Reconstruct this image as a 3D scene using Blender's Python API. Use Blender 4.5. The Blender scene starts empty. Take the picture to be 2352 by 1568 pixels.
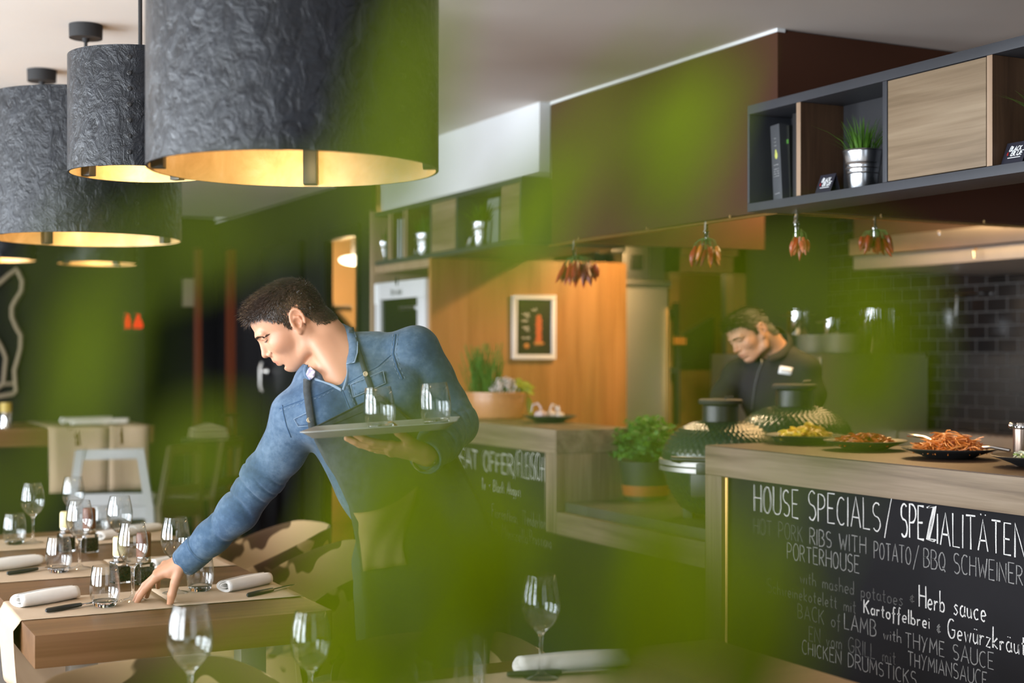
import bpy, bmesh, math, random
import numpy as np
from mathutils import Vector, Matrix
from mathutils.bvhtree import BVHTree

C = bpy.context.scene.collection
SC = bpy.context.scene
PI = math.pi
rnd = random.Random(7)

# ------------------------------------------------------------------ camera
# World: X across the room (to the kitchen), Y down the room, Z up. Eye at (0, 0, 1.42).
YAW = math.radians(27.167)
SY, CY_ = math.sin(YAW), math.cos(YAW)
EYE = Vector((0, 0, 1.42))
FPX, PCX, PHY = 3267.0, 1176.0, 812.0        # focal length, centre column and horizon row of a 2352x1568 frame
cam = bpy.data.cameras.new('camera')
cam.lens, cam.sensor_width, cam.sensor_fit = 50.0, 36.0, 'HORIZONTAL'
cam.shift_y = 28.0 / 2352.0
cam.clip_start, cam.clip_end = 0.02, 60
cam.dof.use_dof = True
cam.dof.focus_distance = 3.75
cam.dof.aperture_fstop = 2.0
cam.dof.aperture_blades = 0
cam_o = bpy.data.objects.new('camera', cam)
C.objects.link(cam_o)
cam_o.location = EYE
cam_o.rotation_euler = (PI / 2, 0, -YAW)
SC.camera = cam_o

# ------------------------------------------------------------------ view and sampling
vs = SC.view_settings
SC.display_settings.display_device = 'sRGB'
vs.view_transform, vs.look, vs.gamma, vs.use_curve_mapping = 'Standard', 'None', 1.0, False
vs.exposure = 0.25
cy = SC.cycles
cy.max_bounces, cy.diffuse_bounces, cy.glossy_bounces, cy.transmission_bounces = 10, 3, 4, 10
cy.transparent_max_bounces = 40
cy.caustics_reflective = False
cy.caustics_refractive = False
cy.sample_clamp_indirect = 4.0
cy.sample_clamp_direct = 0.0
cy.blur_glossy = 0.5
cy.use_denoising = True
cy.use_adaptive_sampling = True
cy.adaptive_threshold = 0.02

# ------------------------------------------------------------------ world and daylight
W = bpy.data.worlds.new('world'); SC.world = W
W.use_nodes = True
W.node_tree.nodes['Background'].inputs[0].default_value = (0.75, 0.86, 1.0, 1)
W.node_tree.nodes['Background'].inputs[1].default_value = 1.0

def area(name, loc, rot, sx, sy, power, col, spread=180):
    l = bpy.data.lights.new(name, 'AREA'); l.shape = 'RECTANGLE'
    l.size, l.size_y, l.energy, l.color = sx, sy, power, col
    l.spread = math.radians(spread)
    o = bpy.data.objects.new(name, l); C.objects.link(o)
    o.location, o.rotation_euler = loc, rot
    return o

def point(name, loc, power, col, r=0.03):
    l = bpy.data.lights.new(name, 'POINT'); l.energy, l.color, l.shadow_soft_size = power, col, r
    o = bpy.data.objects.new(name, l); C.objects.link(o); o.location = loc
    return o

def spot(name, loc, target, power, col, ang=80, blend=0.5, r=0.03):
    l = bpy.data.lights.new(name, 'SPOT'); l.energy, l.color, l.shadow_soft_size = power, col, r
    l.spot_size, l.spot_blend = math.radians(ang), blend
    o = bpy.data.objects.new(name, l); C.objects.link(o); o.location = loc
    o.rotation_euler = (Vector(target) - Vector(loc)).to_track_quat('-Z', 'Y').to_euler()
    return o

DAY = (0.86, 0.93, 1.0)
WARM = (1.0, 0.62, 0.26)
# daylight enters through the row of windows in the left wall and the one behind the photographer
WIN_L = ((0.55, 1.7), (2.95, 1.7), (5.35, 1.7), (7.75, 1.7))          # centre Y, width; last window added to brighten bulkhead and far ceiling
for wy, ww in WIN_L:
    area('window_daylight', (-2.56, wy, 1.42), (0, -PI / 2, 0), 1.75, ww, 185 if wy < 7 else 105, DAY)
area('window_daylight_rear', (0.9, -2.56, 1.45), (PI / 2, 0, 0), 2.6, 1.75, 16, DAY)
# small lamps of the kitchen and the bar, and added fill lights
spot('counter_spot', (4.15, 6.10, 2.25), (3.62, 6.77, 1.35), 62, WARM, 130, 0.6)
area('kitchen_strip', (4.4, 4.9, 2.40), (0, 0, 0), 0.5, 1.4, 50, (1.0, 0.62, 0.28))
area('canopy_strip', (5.3, 4.6, 1.93), (0, 0, 0), 0.4, 2.2, 30, (1.0, 0.55, 0.22))
area('shelf_fill', (3.03, 3.1, 1.893), (0, 0, 0), 0.08, 1.3, 3.2, (1.0, 0.74, 0.45))  # supposed strip, added to bring warm light onto the plates
spot('chef_fill', (3.25, 4.75, 1.90), (3.95, 5.15, 1.52), 16, (1.0, 0.84, 0.66), 60, 0.8)  # added fill that lights the chef's face
spot('grill_spot', (3.35, 5.25, 1.88), (3.35, 4.5, 0.95), 30, (1.0, 0.72, 0.42), 100, 0.6)
point('corridor_lamp', (3.75, 9.9, 1.9), 60, (1.0, 0.66, 0.32), 0.08)
point('store_lamp', (4.95, 7.55, 2.0), 5, (1.0, 0.62, 0.25), 0.06)

# ------------------------------------------------------------------ photograph geometry -> the room
def ray(px, py):
    u, v = (px - PCX) / FPX, (PHY - py) / FPX
    return Vector((SY + CY_ * u, CY_ - SY * u, v))
def P(px, py, d): return EYE + ray(px, py) * d
def on_x(px, py, X): r = ray(px, py); return EYE + r * (X / r.x)
def on_y(px, py, Y): r = ray(px, py); return EYE + r * (Y / r.y)
def on_z(px, py, z): r = ray(px, py); return EYE + r * ((z - EYE.z) / r.z)
IR = Vector((CY_, -SY, 0)); IU = Vector((0, 0, 1)); IT = Vector((-SY, -CY_, 0))   # image right, up, towards the viewer

# ------------------------------------------------------------------ object helpers
def tag(o, label=None, cat=None, group=None, kind=None):
    if label: o['label'] = label
    if cat: o['category'] = cat
    if group: o['group'] = group
    if kind: o['kind'] = kind
    return o

def thing(name, label, cat, loc=(0, 0, 0), rz=0, group=None):
    o = bpy.data.objects.new(name, None); C.objects.link(o)
    o.empty_display_size = 0.05
    o.location = loc; o.rotation_euler = (0, 0, rz)
    return tag(o, label, cat, group)

def kids(o): return [c for c in list(C.objects) if c.parent == o]

def dup(root, loc=None, rz=None, label=None, group=None, sc=None, tree=None):
    tr = tree if tree is not None else subtree(root)
    r = root.copy(); C.objects.link(r)
    if loc is not None: r.location = loc
    if rz is not None: r.rotation_euler = (0, 0, rz)
    if sc is not None: r.scale = (sc, sc, sc) if not hasattr(sc, '__len__') else sc
    if label: r['label'] = label
    if group: r['group'] = group
    def rec(src, dst, node):
        for ch, sub in node:
            c = ch.copy(); C.objects.link(c); c.parent = dst
            rec(ch, c, sub)
    rec(root, r, tr)
    return r

def subtree(o):
    return [(c, subtree(c)) for c in C.objects if c.parent == o]

def link_mesh(name, me, mat=None, parent=None, world=False):
    o = bpy.data.objects.new(name, me); C.objects.link(o)
    if mat is not None and not me.materials: me.materials.append(mat)
    if parent is not None:
        o.parent = parent
        if world:
            root = parent
            M = Matrix.Identity(4)
            chain = []
            while root is not None:
                chain.append(root); root = root.parent
            for q in reversed(chain):
                L = Matrix.Translation(q.location) @ q.rotation_euler.to_matrix().to_4x4() @ Matrix.Diagonal((*q.scale, 1))
                M = M @ q.matrix_parent_inverse @ L
            o.matrix_parent_inverse = M.inverted()
    return o

class MB:
    """collects shapes, then becomes ONE mesh object"""
    def __init__(self): self.v = []; self.f = []; self.m = []; self.cur = 0
    def add(self, vs_, fs_):
        b = len(self.v)
        self.v += [tuple(p) for p in vs_]
        self.f += [tuple(i + b for i in q) for q in fs_]
        self.m += [self.cur] * len(fs_)
        return self
    def box(self, a, b, bev=0.0, M=None):
        x0, y0, z0 = (min(a[i], b[i]) for i in range(3)); x1, y1, z1 = (max(a[i], b[i]) for i in range(3))
        if bev <= 0:
            v = [(x, y, z) for x in (x0, x1) for y in (y0, y1) for z in (z0, z1)]
            f = [(0, 1, 3, 2), (4, 6, 7, 5), (0, 4, 5, 1), (2, 3, 7, 6), (0, 2, 6, 4), (1, 5, 7, 3)]
        else:
            bm = bmesh.new(); bmesh.ops.create_cube(bm, size=1)
            for q in bm.verts:
                q.co = Vector((x0 + (q.co.x + .5) * (x1 - x0), y0 + (q.co.y + .5) * (y1 - y0), z0 + (q.co.z + .5) * (z1 - z0)))
            bmesh.ops.bevel(bm, geom=bm.edges[:], offset=min(bev, .45 * min(x1 - x0, y1 - y0, z1 - z0)), segments=2, affect='EDGES', profile=0.7)
            bm.verts.index_update()
            v = [tuple(q.co) for q in bm.verts]; f = [tuple(w.index for w in q.verts) for q in bm.faces]
            bm.free()
        if M is not None: v = [tuple(M @ Vector(p)) for p in v]
        return self.add(v, f)
    def lathe(self, prof, n=32, M=None, cap=True):
        v, f = [], []
        rings = []
        for (r, z) in prof:
            if r < 1e-6:
                rings.append([len(v)]); v.append((0, 0, z))
            else:
                rings.append(list(range(len(v), len(v) + n)))
                v += [(r * math.cos(2 * PI * i / n), r * math.sin(2 * PI * i / n), z) for i in range(n)]
        for a, b in zip(rings[:-1], rings[1:]):
            if len(a) == 1 and len(b) == 1: continue
            for i in range(n):
                j = (i + 1) % n
                if len(a) == 1: f.append((a[0], b[j], b[i]))
                elif len(b) == 1: f.append((a[i], a[j], b[0]))
                else: f.append((a[i], a[j], b[j], b[i]))
        if M is not None: v = [tuple(M @ Vector(p)) for p in v]
        return self.add(v, f)
    def tube(self, pts, r, n=8, cap=True, flat=None):
        pts = [Vector(p) for p in pts]
        if len(pts) < 2: return self
        rs = r if hasattr(r, '__len__') else [r] * len(pts)
        v, f = [], []
        up = None
        for i, p in enumerate(pts):
            t = (pts[min(i + 1, len(pts) - 1)] - pts[max(i - 1, 0)])
            t = t.normalized() if t.length > 1e-9 else Vector((0, 0, 1))
            if up is None:
                up = Vector((0, 0, 1)) if abs(t.z) < .9 else Vector((1, 0, 0))
                if flat is not None: up = Vector(flat)
            a = t.cross(up)
            a = a.normalized() if a.length > 1e-9 else t.orthogonal().normalized()
            b = a.cross(t).normalized(); up = b
            v += [tuple(p + rs[i] * (math.cos(2 * PI * k / n) * a + math.sin(2 * PI * k / n) * b)) for k in range(n)]
        for i in range(len(pts) - 1):
            for k in range(n):
                l = (k + 1) % n
                f.append((i * n + k, i * n + l, (i + 1) * n + l, (i + 1) * n + k))
        if cap:
            f.append(tuple(range(n))[::-1]); f.append(tuple((len(pts) - 1) * n + k for k in range(n)))
        return self.add(v, f)
    def loft(self, rings, close=True, cap=True):
        n = len(rings[0]); v = [tuple(p) for q in rings for p in q]; f = []
        for i in range(len(rings) - 1):
            for k in range(n if close else n - 1):
                l = (k + 1) % n
                f.append((i * n + k, i * n + l, (i + 1) * n + l, (i + 1) * n + k))
        if cap and close:
            f.append(tuple(range(n))[::-1]); f.append(tuple((len(rings) - 1) * n + k for k in range(n)))
        return self.add(v, f)
    def grid(self, rows):
        return self.loft(rows, close=False, cap=False)
    def prism(self, poly, h, M=None):
        """poly in XY extruded 0..h along Z"""
        n = len(poly)
        v = [(x, y, 0) for x, y in poly] + [(x, y, h) for x, y in poly]
        f = [tuple(range(n))[::-1], tuple(range(n, 2 * n))] + [(i, (i + 1) % n, n + (i + 1) % n, n + i) for i in range(n)]
        if M is not None: v = [tuple(M @ Vector(p)) for p in v]
        return self.add(v, f)
    def ball(self, c, r, nu=14, nv=8, M=None):
        rr = r if hasattr(r, '__len__') else (r, r, r)
        v = [(0, 0, -1)]; f = []
        for j in range(1, nv):
            a = -PI / 2 + PI * j / nv
            v += [(math.cos(a) * math.cos(2 * PI * i / nu), math.cos(a) * math.sin(2 * PI * i / nu), math.sin(a)) for i in range(nu)]
        v.append((0, 0, 1)); L = len(v) - 1
        for i in range(nu):
            k = (i + 1) % nu
            f.append((0, 1 + k, 1 + i)); f.append((L, 1 + (nv - 2) * nu + i, 1 + (nv - 2) * nu + k))
            for j in range(nv - 2):
                f.append((1 + j * nu + i, 1 + j * nu + k, 1 + (j + 1) * nu + k, 1 + (j + 1) * nu + i))
        R_ = M if M is not None else Matrix.Identity(3)
        v = [tuple(Vector(c) + R_ @ Vector((p[0] * rr[0], p[1] * rr[1], p[2] * rr[2]))) for p in v]
        return self.add(v, f)
    def mesh(self, name, mats=None, smooth=True, angle=38):
        me = bpy.data.meshes.new(name)
        me.from_pydata(self.v, [], self.f)
        if mats is not None:
            for m_ in (mats if isinstance(mats, (list, tuple)) else [mats]): me.materials.append(m_)
            if any(self.m): me.polygons.foreach_set('material_index', self.m)
        bm = bmesh.new(); bm.from_mesh(me)
        bmesh.ops.recalc_face_normals(bm, faces=bm.faces[:])
        bm.to_mesh(me); bm.free()
        if smooth:
            me.polygons.foreach_set('use_smooth', [True] * len(me.polygons))
            me.set_sharp_from_angle(angle=math.radians(angle))
        me.update()
        return me
    def build(self, name, mats=None, parent=None, world=False, smooth=True, angle=38):
        return link_mesh(name, self.mesh(name, mats, smooth, angle), None, parent, world)

def struct(name, mb, m):
    o = mb.build(name, m); o['kind'] = 'structure'; return o

def solidify(o, t, off=0.0):
    m = o.modifiers.new('thickness', 'SOLIDIFY'); m.thickness = t; m.offset = off; return o
def subsurf(o, n=1):
    m = o.modifiers.new('smooth', 'SUBSURF'); m.levels = n; m.render_levels = n; return o

# ------------------------------------------------------------------ materials
class NT:
    def __init__(self, name):
        self.mat = bpy.data.materials.new(name); self.mat.use_nodes = True
        self.t = self.mat.node_tree; self.b = self.t.nodes['Principled BSDF']; self.out = self.t.nodes['Material Output']
        self._co = None
    def n(self, typ, **kw):
        q = self.t.nodes.new(typ)
        for k, v in kw.items(): setattr(q, k, v)
        return q
    def l(self, a, b): self.t.links.new(a, b)
    def co(self, scale=(1, 1, 1), rot=(0, 0, 0), kind='Object'):
        tc = self.n('ShaderNodeTexCoord'); mp = self.n('ShaderNodeMapping')
        mp.inputs['Scale'].default_value = scale; mp.inputs['Rotation'].default_value = rot
        self.l(tc.outputs[kind], mp.inputs['Vector']); return mp.outputs['Vector']
    def noise(self, vec, scale, detail=4, rough=.55, dist=0.0):
        q = self.n('ShaderNodeTexNoise'); q.inputs['Scale'].default_value = scale; q.inputs['Detail'].default_value = detail
        q.inputs['Roughness'].default_value = rough; q.inputs['Distortion'].default_value = dist
        if vec is not None: self.l(vec, q.inputs['Vector'])
        return q.outputs['Fac']
    def ramp(self, fac, stops):
        q = self.n('ShaderNodeValToRGB'); e = q.color_ramp.elements
        while len(e) < len(stops): e.new(0.5)
        for el, (p, c) in zip(e, stops): el.position = p; el.color = (*c, 1) if len(c) == 3 else c
        self.l(fac, q.inputs['Fac']); return q.outputs['Color']
    def bump(self, h, strength, dist=0.01, prev=None):
        q = self.n('ShaderNodeBump'); q.inputs['Strength'].default_value = strength; q.inputs['Distance'].default_value = dist
        self.l(h, q.inputs['Height'])
        if prev is not None: self.l(prev, q.inputs['Normal'])
        self.l(q.outputs['Normal'], self.b.inputs['Normal']); return q.outputs['Normal']
    def base(self, c): self.l(c, self.b.inputs['Base Color'])
    def set(self, **kw):
        names = dict(rough='Roughness', metal='Metallic', spec='Specular IOR Level', trans='Transmission Weight', ior='IOR', alpha='Alpha',
                     sheen='Sheen Weight', coat='Coat Weight', sss='Subsurface Weight', aniso='Anisotropic')
        for k, v in kw.items(): self.b.inputs[names[k]].default_value = v
        return self

def plain(name, col, rough=.5, metal=0.0, spec=.5, **kw):
    q = NT(name); q.b.inputs['Base Color'].default_value = (*col, 1)
    q.set(rough=rough, metal=metal, spec=spec, **kw); return q.mat

def mottled(name, c1, c2, scale=8, rough=.6, metal=0, bump=0.0, bscale=60, spec=.5, dist=.004, detail=5, **kw):
    q = NT(name); v = q.co()
    q.base(q.ramp(q.noise(v, scale, detail), [(.35, c1), (.65, c2)])); q.set(rough=rough, metal=metal, spec=spec, **kw)
    if bump: q.bump(q.noise(v, bscale, 4), bump, dist)
    return q.mat

def wood(name, c1, c2, c3, axis='y', sc=1.0, rough=.5, spec=.35):
    """long grain along one axis"""
    q = NT(name)
    s = {'x': (1.2, 14, 14), 'y': (14, 1.2, 14), 'z': (14, 14, 1.0)}[axis]
    v = q.co(tuple(a * sc for a in s))
    n1 = q.noise(v, 1.0, 3, .5, 0.9)
    s2 = {'x': (3, 90, 90), 'y': (90, 3, 90), 'z': (90, 90, 3)}[axis]
    v2 = q.co(tuple(a * sc for a in s2)); n2 = q.noise(v2, 1.0, 3, .6, .2)
    mx = q.n('ShaderNodeMix', data_type='FLOAT'); mx.inputs[0].default_value = .38
    q.l(n1, mx.inputs[2]); q.l(n2, mx.inputs[3])
    q.base(q.ramp(mx.outputs[0], [(.34, c1), (.5, c2), (.66, c3)]))
    q.set(rough=rough, spec=spec); q.bump(n2, .12, .002); return q.mat

def emit(name, col, s):
    q = NT(name); q.b.inputs['Base Color'].default_value = (*col, 1)
    q.b.inputs['Emission Color'].default_value = (*col, 1); q.b.inputs['Emission Strength'].default_value = s; return q.mat
# ------------------------------------------------------------------ smooth-union modelling of bodies and cloth
class SDF:
    """tapered limbs and ellipsoids blended into ONE continuous surface, meshed with surface nets"""
    def __init__(self): self.p = []; self.M = Matrix.Identity(4); self.s = 1.0
    def frame(self, M, s=1.0): self.M, self.s = M, s; return self
    def _pt(self, a): return np.array(self.M @ (Vector(a) * self.s))
    def cone(self, a, b, ra, rb, k=.01, op=1):
        a, b = self._pt(a), self._pt(b); ra, rb, k = ra * self.s, rb * self.s, k * self.s
        c = (a + b) / 2; r = np.linalg.norm(b - a) / 2 + max(ra, rb)
        self.p.append(('c', op, k, c, r, (a, b, ra, rb))); return self
    def chain(self, pts, rs, k=.006, op=1):
        for i in range(len(pts) - 1): self.cone(pts[i], pts[i + 1], rs[i], rs[i + 1], k, op)
        return self
    def ell(self, c, rad, k=.01, op=1, R=None):
        """R: 3x3 whose columns are the ellipsoid's axes (in the current frame)"""
        c = self._pt(c); Rm = np.array(self.M.to_3x3().normalized() @ (R if R is not None else Matrix.Identity(3)))
        rad = np.array(rad) * self.s
        self.p.append(('e', op, k * self.s, c, float(max(rad)), (c, rad, Rm))); return self
    @staticmethod
    def one(pr, x):
        kind, q = pr[0], pr[5]
        if kind == 'c':
            a, b, ra, rb = q; ab = b - a; L = max(float(ab @ ab), 1e-12)
            h = np.clip((x - a) @ ab / L, 0, 1)
            return np.linalg.norm(x - a - h[:, None] * ab, axis=1) - (ra + (rb - ra) * h)
        c, rad, R = q
        y = (x - c) @ R
        k0 = np.linalg.norm(y / rad, axis=1); k1 = np.linalg.norm(y / rad ** 2, axis=1)
        return np.where(k1 > 1e-9, k0 * (k0 - 1) / np.maximum(k1, 1e-9), -min(rad))
    def ev(self, x, idx=None):
        d = None
        for i in (idx if idx is not None else range(len(self.p))):
            pr = self.p[i]; op, k = pr[1], pr[2]; e = self.one(pr, x)
            if d is None:
                d = e if op > 0 else np.full(len(x), 1.0); continue
            if op < 0: e = -e
            if k > 1e-9:
                h = np.clip(.5 + .5 * ((e - d) if op > 0 else (d - e)) / k, 0, 1)
                d = e + (d - e) * h - k * h * (1 - h) if op > 0 else e + (d - e) * h + k * h * (1 - h)
            else: d = np.minimum(d, e) if op > 0 else np.maximum(d, e)
        return d
    def mesh(self, h, disp=None, keep=None, amp=.004):
        B = 16
        lo = np.min([p[3] - p[4] for p in self.p if p[1] > 0], axis=0) - .03
        hi = np.max([p[3] + p[4] for p in self.p if p[1] > 0], axis=0) + .03
        nb = np.ceil((hi - lo) / (h * B)).astype(int)
        gi = np.stack(np.meshgrid(*[np.arange(n) for n in nb], indexing='ij'), -1).reshape(-1, 3)
        ctr = lo + (gi + .5) * h * B; hd = h * B * .87
        pc = np.array([p[3] for p in self.p]); prr = np.array([p[4] for p in self.p]); kk = np.array([p[2] for p in self.p])
        dc = self.ev(ctr)
        act = np.where(np.abs(dc) < 1.7 * hd + amp + .01)[0]
        N = 1 << 12
        t = np.arange(B + 1)
        loc = np.stack(np.meshgrid(t, t, t, indexing='ij'), -1).reshape(-1, 3)
        offs = np.array([[0, 0, 0], [1, 0, 0], [0, 1, 0], [1, 1, 0], [0, 0, 1], [1, 0, 1], [0, 1, 1], [1, 1, 1]])
        E = [(0, 1), (2, 3), (4, 5), (6, 7), (0, 2), (1, 3), (4, 6), (5, 7), (0, 4), (1, 5), (2, 6), (3, 7)]
        K, V, Q = [], [], []
        key = lambda c: c[..., 0].astype(np.int64) + c[..., 1].astype(np.int64) * N + c[..., 2].astype(np.int64) * N * N
        for a in act:
            c = ctr[a]
            idx = np.where(np.linalg.norm(pc - c, axis=1) - prr < hd + 2 * kk + .03)[0]
            if len(idx) == 0: continue
            base = gi[a] * B
            x = lo + (base + loc) * h
            d = self.ev(x, idx)
            if disp is not None: d = d + disp(x)
            if keep is not None: d = np.maximum(d, keep(x))
            D = d.reshape(B + 1, B + 1, B + 1)
            ins = D < 0
            if ins.all() or not ins.any(): continue
            cnt = sum(ins[o[0]:o[0] + B, o[1]:o[1] + B, o[2]:o[2] + B].astype(np.int8) for o in offs)
            cells = np.argwhere((cnt > 0) & (cnt < 8))
            cd = np.stack([D[cells[:, 0] + o[0], cells[:, 1] + o[1], cells[:, 2] + o[2]] for o in offs], 1)
            acc = np.zeros((len(cells), 3)); num = np.zeros(len(cells))
            for i, j in E:
                m = (cd[:, i] < 0) != (cd[:, j] < 0)
                den = cd[:, i] - cd[:, j]
                tt = np.where(m, cd[:, i] / np.where(np.abs(den) < 1e-12, 1, den), 0)
                acc += m[:, None] * (offs[i] + tt[:, None] * (offs[j] - offs[i])); num += m
            V.append(lo + (base + cells + acc / num[:, None]) * h); K.append(key(base + cells))
            for ax in range(3):
                s0 = ins[:B, :B, :B]
                s1 = (ins[1:, :B, :B], ins[:B, 1:, :B], ins[:B, :B, 1:])[ax]
                e = np.argwhere(s0 != s1)
                if not len(e): continue
                fl = s0[e[:, 0], e[:, 1], e[:, 2]]
                g = base + e
                u, w = [(1, 2), (2, 0), (0, 1)][ax]
                du = np.zeros(3, int); du[u] = 1; dw = np.zeros(3, int); dw[w] = 1
                q = np.stack([key(g - du - dw), key(g - dw), key(g), key(g - du)], 1)
                q[~fl] = q[~fl][:, ::-1]
                Q.append(q)
        K = np.concatenate(K); V = np.concatenate(V); Q = np.concatenate(Q)
        o = np.argsort(K); K, V = K[o], V[o]
        pos = np.searchsorted(K, Q); pos = np.minimum(pos, len(K) - 1)
        Q = pos[(K[pos] == Q).all(1)]
        return V, Q

def cuts(*planes):
    """flat cuts (point, outward direction, reach): cloth ends there"""
    def f(x):
        o = np.full(len(x), -1.0)
        for p, d, r in planes:
            p, d = np.array(p), np.array(Vector(d).normalized())
            near = np.linalg.norm(x - p, axis=1) < r
            o = np.where(near, np.maximum(o, (x - p) @ d), o)
        return o
    return f

def np_mesh(name, V, Q, mats=None, smooth=True):
    me = bpy.data.meshes.new(name)
    me.vertices.add(len(V)); me.vertices.foreach_set('co', np.asarray(V, np.float32).ravel())
    n = len(Q); w = Q.shape[1]
    me.loops.add(n * w); me.loops.foreach_set('vertex_index', np.asarray(Q, np.int32).ravel())
    me.polygons.add(n); me.polygons.foreach_set('loop_start', np.arange(0, n * w, w, dtype=np.int32))
    me.polygons.foreach_set('use_smooth', np.full(n, smooth))
    for m in (mats if isinstance(mats, (list, tuple)) else [mats] if mats else []): me.materials.append(m)
    me.update(calc_edges=True); me.validate()
    return me

def relax(V, Q, it=2, lam=.5):
    for _ in range(it):
        acc = np.zeros_like(V); num = np.zeros(len(V))
        for a, b in ((0, 1), (1, 2), (2, 3), (3, 0)):
            for s, t in ((a, b), (b, a)):
                np.add.at(acc, Q[:, s], V[Q[:, t]]); np.add.at(num, Q[:, s], 1)
        V = V + lam * (acc / np.maximum(num, 1)[:, None] - V)
    return V

def wob(x, f, seed):
    """smooth pseudo noise in -1..1"""
    r = np.random.RandomState(seed); o = 0
    for i in range(5):
        k = r.normal(size=3); k = k / np.linalg.norm(k) * f * (0.7 + .25 * i)
        o = o + np.sin(x @ k + r.rand() * 6.28 + 1.3 * np.sin(x @ (k[[1, 2, 0]] * .6) + i))
    return o / 3.2

def seg_param(x, a, b):
    a, b = np.array(a), np.array(b); ab = b - a
    t = (x - a) @ ab / (ab @ ab)
    return t, np.linalg.norm(x - a - np.clip(t, 0, 1)[:, None] * ab, axis=1)

def frame_of(o, xdir, up):
    """matrix with local x along xdir, local z near up, origin o"""
    x = Vector(xdir).normalized(); z = Vector(up); z = (z - x * z.dot(x)).normalized(); y = z.cross(x)
    return Matrix(((x.x, y.x, z.x, o[0]), (x.y, y.y, z.y, o[1]), (x.z, y.z, z.z, o[2]), (0, 0, 0, 1)))
# ------------------------------------------------------------------ shared materials
M = {}
M['floor'] = wood('oak_floor', (.20, .135, .085), (.26, .18, .115), (.31, .22, .145), 'y', .35, .45)
M['ceiling'] = mottled('ceiling_paint', (.70, .655, .61), (.74, .695, .65), 1.5, .9)
M['white'] = plain('white_paint', (.82, .85, .87), .85)
M['dark_wall'] = mottled('dark_wall_paint', (.0075, .007, .0075), (.0115, .0105, .0115), 2, .75, spec=.2)
M['black_wood'] = plain('black_lacquer', (.005, .0045, .005), .4, 0, .3)
M['brown'] = mottled('brown_panel', (.068, .026, .014), (.080, .031, .017), 1.2, .45, spec=.22)
M['oak_v'] = wood('oak_vertical', (.30, .135, .038), (.38, .18, .055), (.45, .225, .075), 'z', .75, .45)
M['oak_y'] = wood('oak_along', (.125, .088, .056), (.205, .150, .098), (.275, .21, .145), 'y', .9, .5)
M['oak_z'] = wood('oak_upright', (.125, .088, .056), (.205, .150, .098), (.275, .21, .145), 'z', .9, .5)
M['oak_top'] = wood('brown_counter_top', (.060, .034, .018), (.080, .047, .026), (.10, .062, .035), 'y', .7, .45)
M['table'] = wood('table_oak', (.085, .038, .014), (.125, .058, .022), (.165, .082, .036), 'x', .55, .42, .25)
M['walnut'] = wood('walnut_divider', (.055, .028, .015), (.085, .045, .024), (.115, .062, .033), 'z', 1.2, .5)
M['pale'] = wood('pale_oak_front', (.185, .128, .075), (.27, .195, .122), (.345, .26, .17), 'y', .8, .5)
M['edge'] = wood('pale_edge', (.33, .215, .14), (.38, .26, .17), (.43, .30, .205), 'z', 1.4, .55)
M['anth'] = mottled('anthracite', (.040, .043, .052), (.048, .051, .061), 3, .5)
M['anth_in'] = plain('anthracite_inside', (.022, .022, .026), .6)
M['steel'] = mottled('brushed_steel', (.50, .48, .45), (.58, .56, .53), 3, .32, 1.0)
M['steel_dull'] = mottled('dull_steel', (.42, .41, .39), (.48, .47, .45), 2, .42, .85)
M['chrome'] = plain('chrome', (.8, .8, .8), .08, 1)
M['brass'] = plain('brass_rail', (.75, .48, .20), .25, 1)
M['black'] = plain('black_satin', (.012, .012, .013), .38)
M['black_matt'] = plain('black_matt', (.014, .0135, .014), .75)
M['board'] = mottled('chalkboard', (.0055, .005, .0065), (.0095, .0088, .011), 3, .7, spec=.22)
M['paper'] = mottled('kraft_paper', (.46, .335, .225), (.51, .38, .265), 6, .85, bump=.12, bscale=35)
M['linen'] = mottled('white_linen', (.76, .73, .69), (.82, .79, .76), 20, .9, bump=.25, bscale=900, dist=.0006)
M['plate'] = plain('black_plate', (.016, .017, .018), .42)
def tiles():
    q = NT('black_metro_tile')
    v = q.co((1, 1, 1), (0, 0, 0))
    sx = q.n('ShaderNodeSeparateXYZ'); q.l(v, sx.inputs[0]); cb = q.n('ShaderNodeCombineXYZ')
    q.l(sx.outputs['Y'], cb.inputs['X']); q.l(sx.outputs['Z'], cb.inputs['Y'])
    b = q.n('ShaderNodeTexBrick'); q.l(cb.outputs[0], b.inputs['Vector'])
    b.inputs['Scale'].default_value = 1; b.inputs['Brick Width'].default_value = .15; b.inputs['Row Height'].default_value = .075
    b.inputs['Mortar Size'].default_value = .004; b.inputs['Mortar Smooth'].default_value = 1.0
    b.inputs['Color1'].default_value = (.012, .011, .011, 1); b.inputs['Color2'].default_value = (.017, .015, .015, 1)
    b.inputs['Mortar'].default_value = (.26, .25, .24, 1)  # joint colour raised to imitate glints on the bevelled tile edges
    q.base(b.outputs['Color']); q.set(rough=.14, spec=.6)
    mr = q.n('ShaderNodeMath', operation='SUBTRACT'); mr.inputs[0].default_value = 1.0; q.l(b.outputs['Fac'], mr.inputs[1])
    q.bump(mr.outputs[0], .9, .006); return q.mat
M['tiles'] = tiles()

# ------------------------------------------------------------------ the room
H = 2.54
struct('floor', MB().box((-2.6, -2.6, -.1), (6.1, 12.2, 0)), M['floor'])
struct('ceiling', MB().box((-2.6, -2.6, H), (6.1, 12.2, H + .12)), M['ceiling'])
struct('ceiling_far', MB().box((-2.6, 8.2, 2.435), (3.0, 10.5, H - .001)), M['ceiling'])
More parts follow.
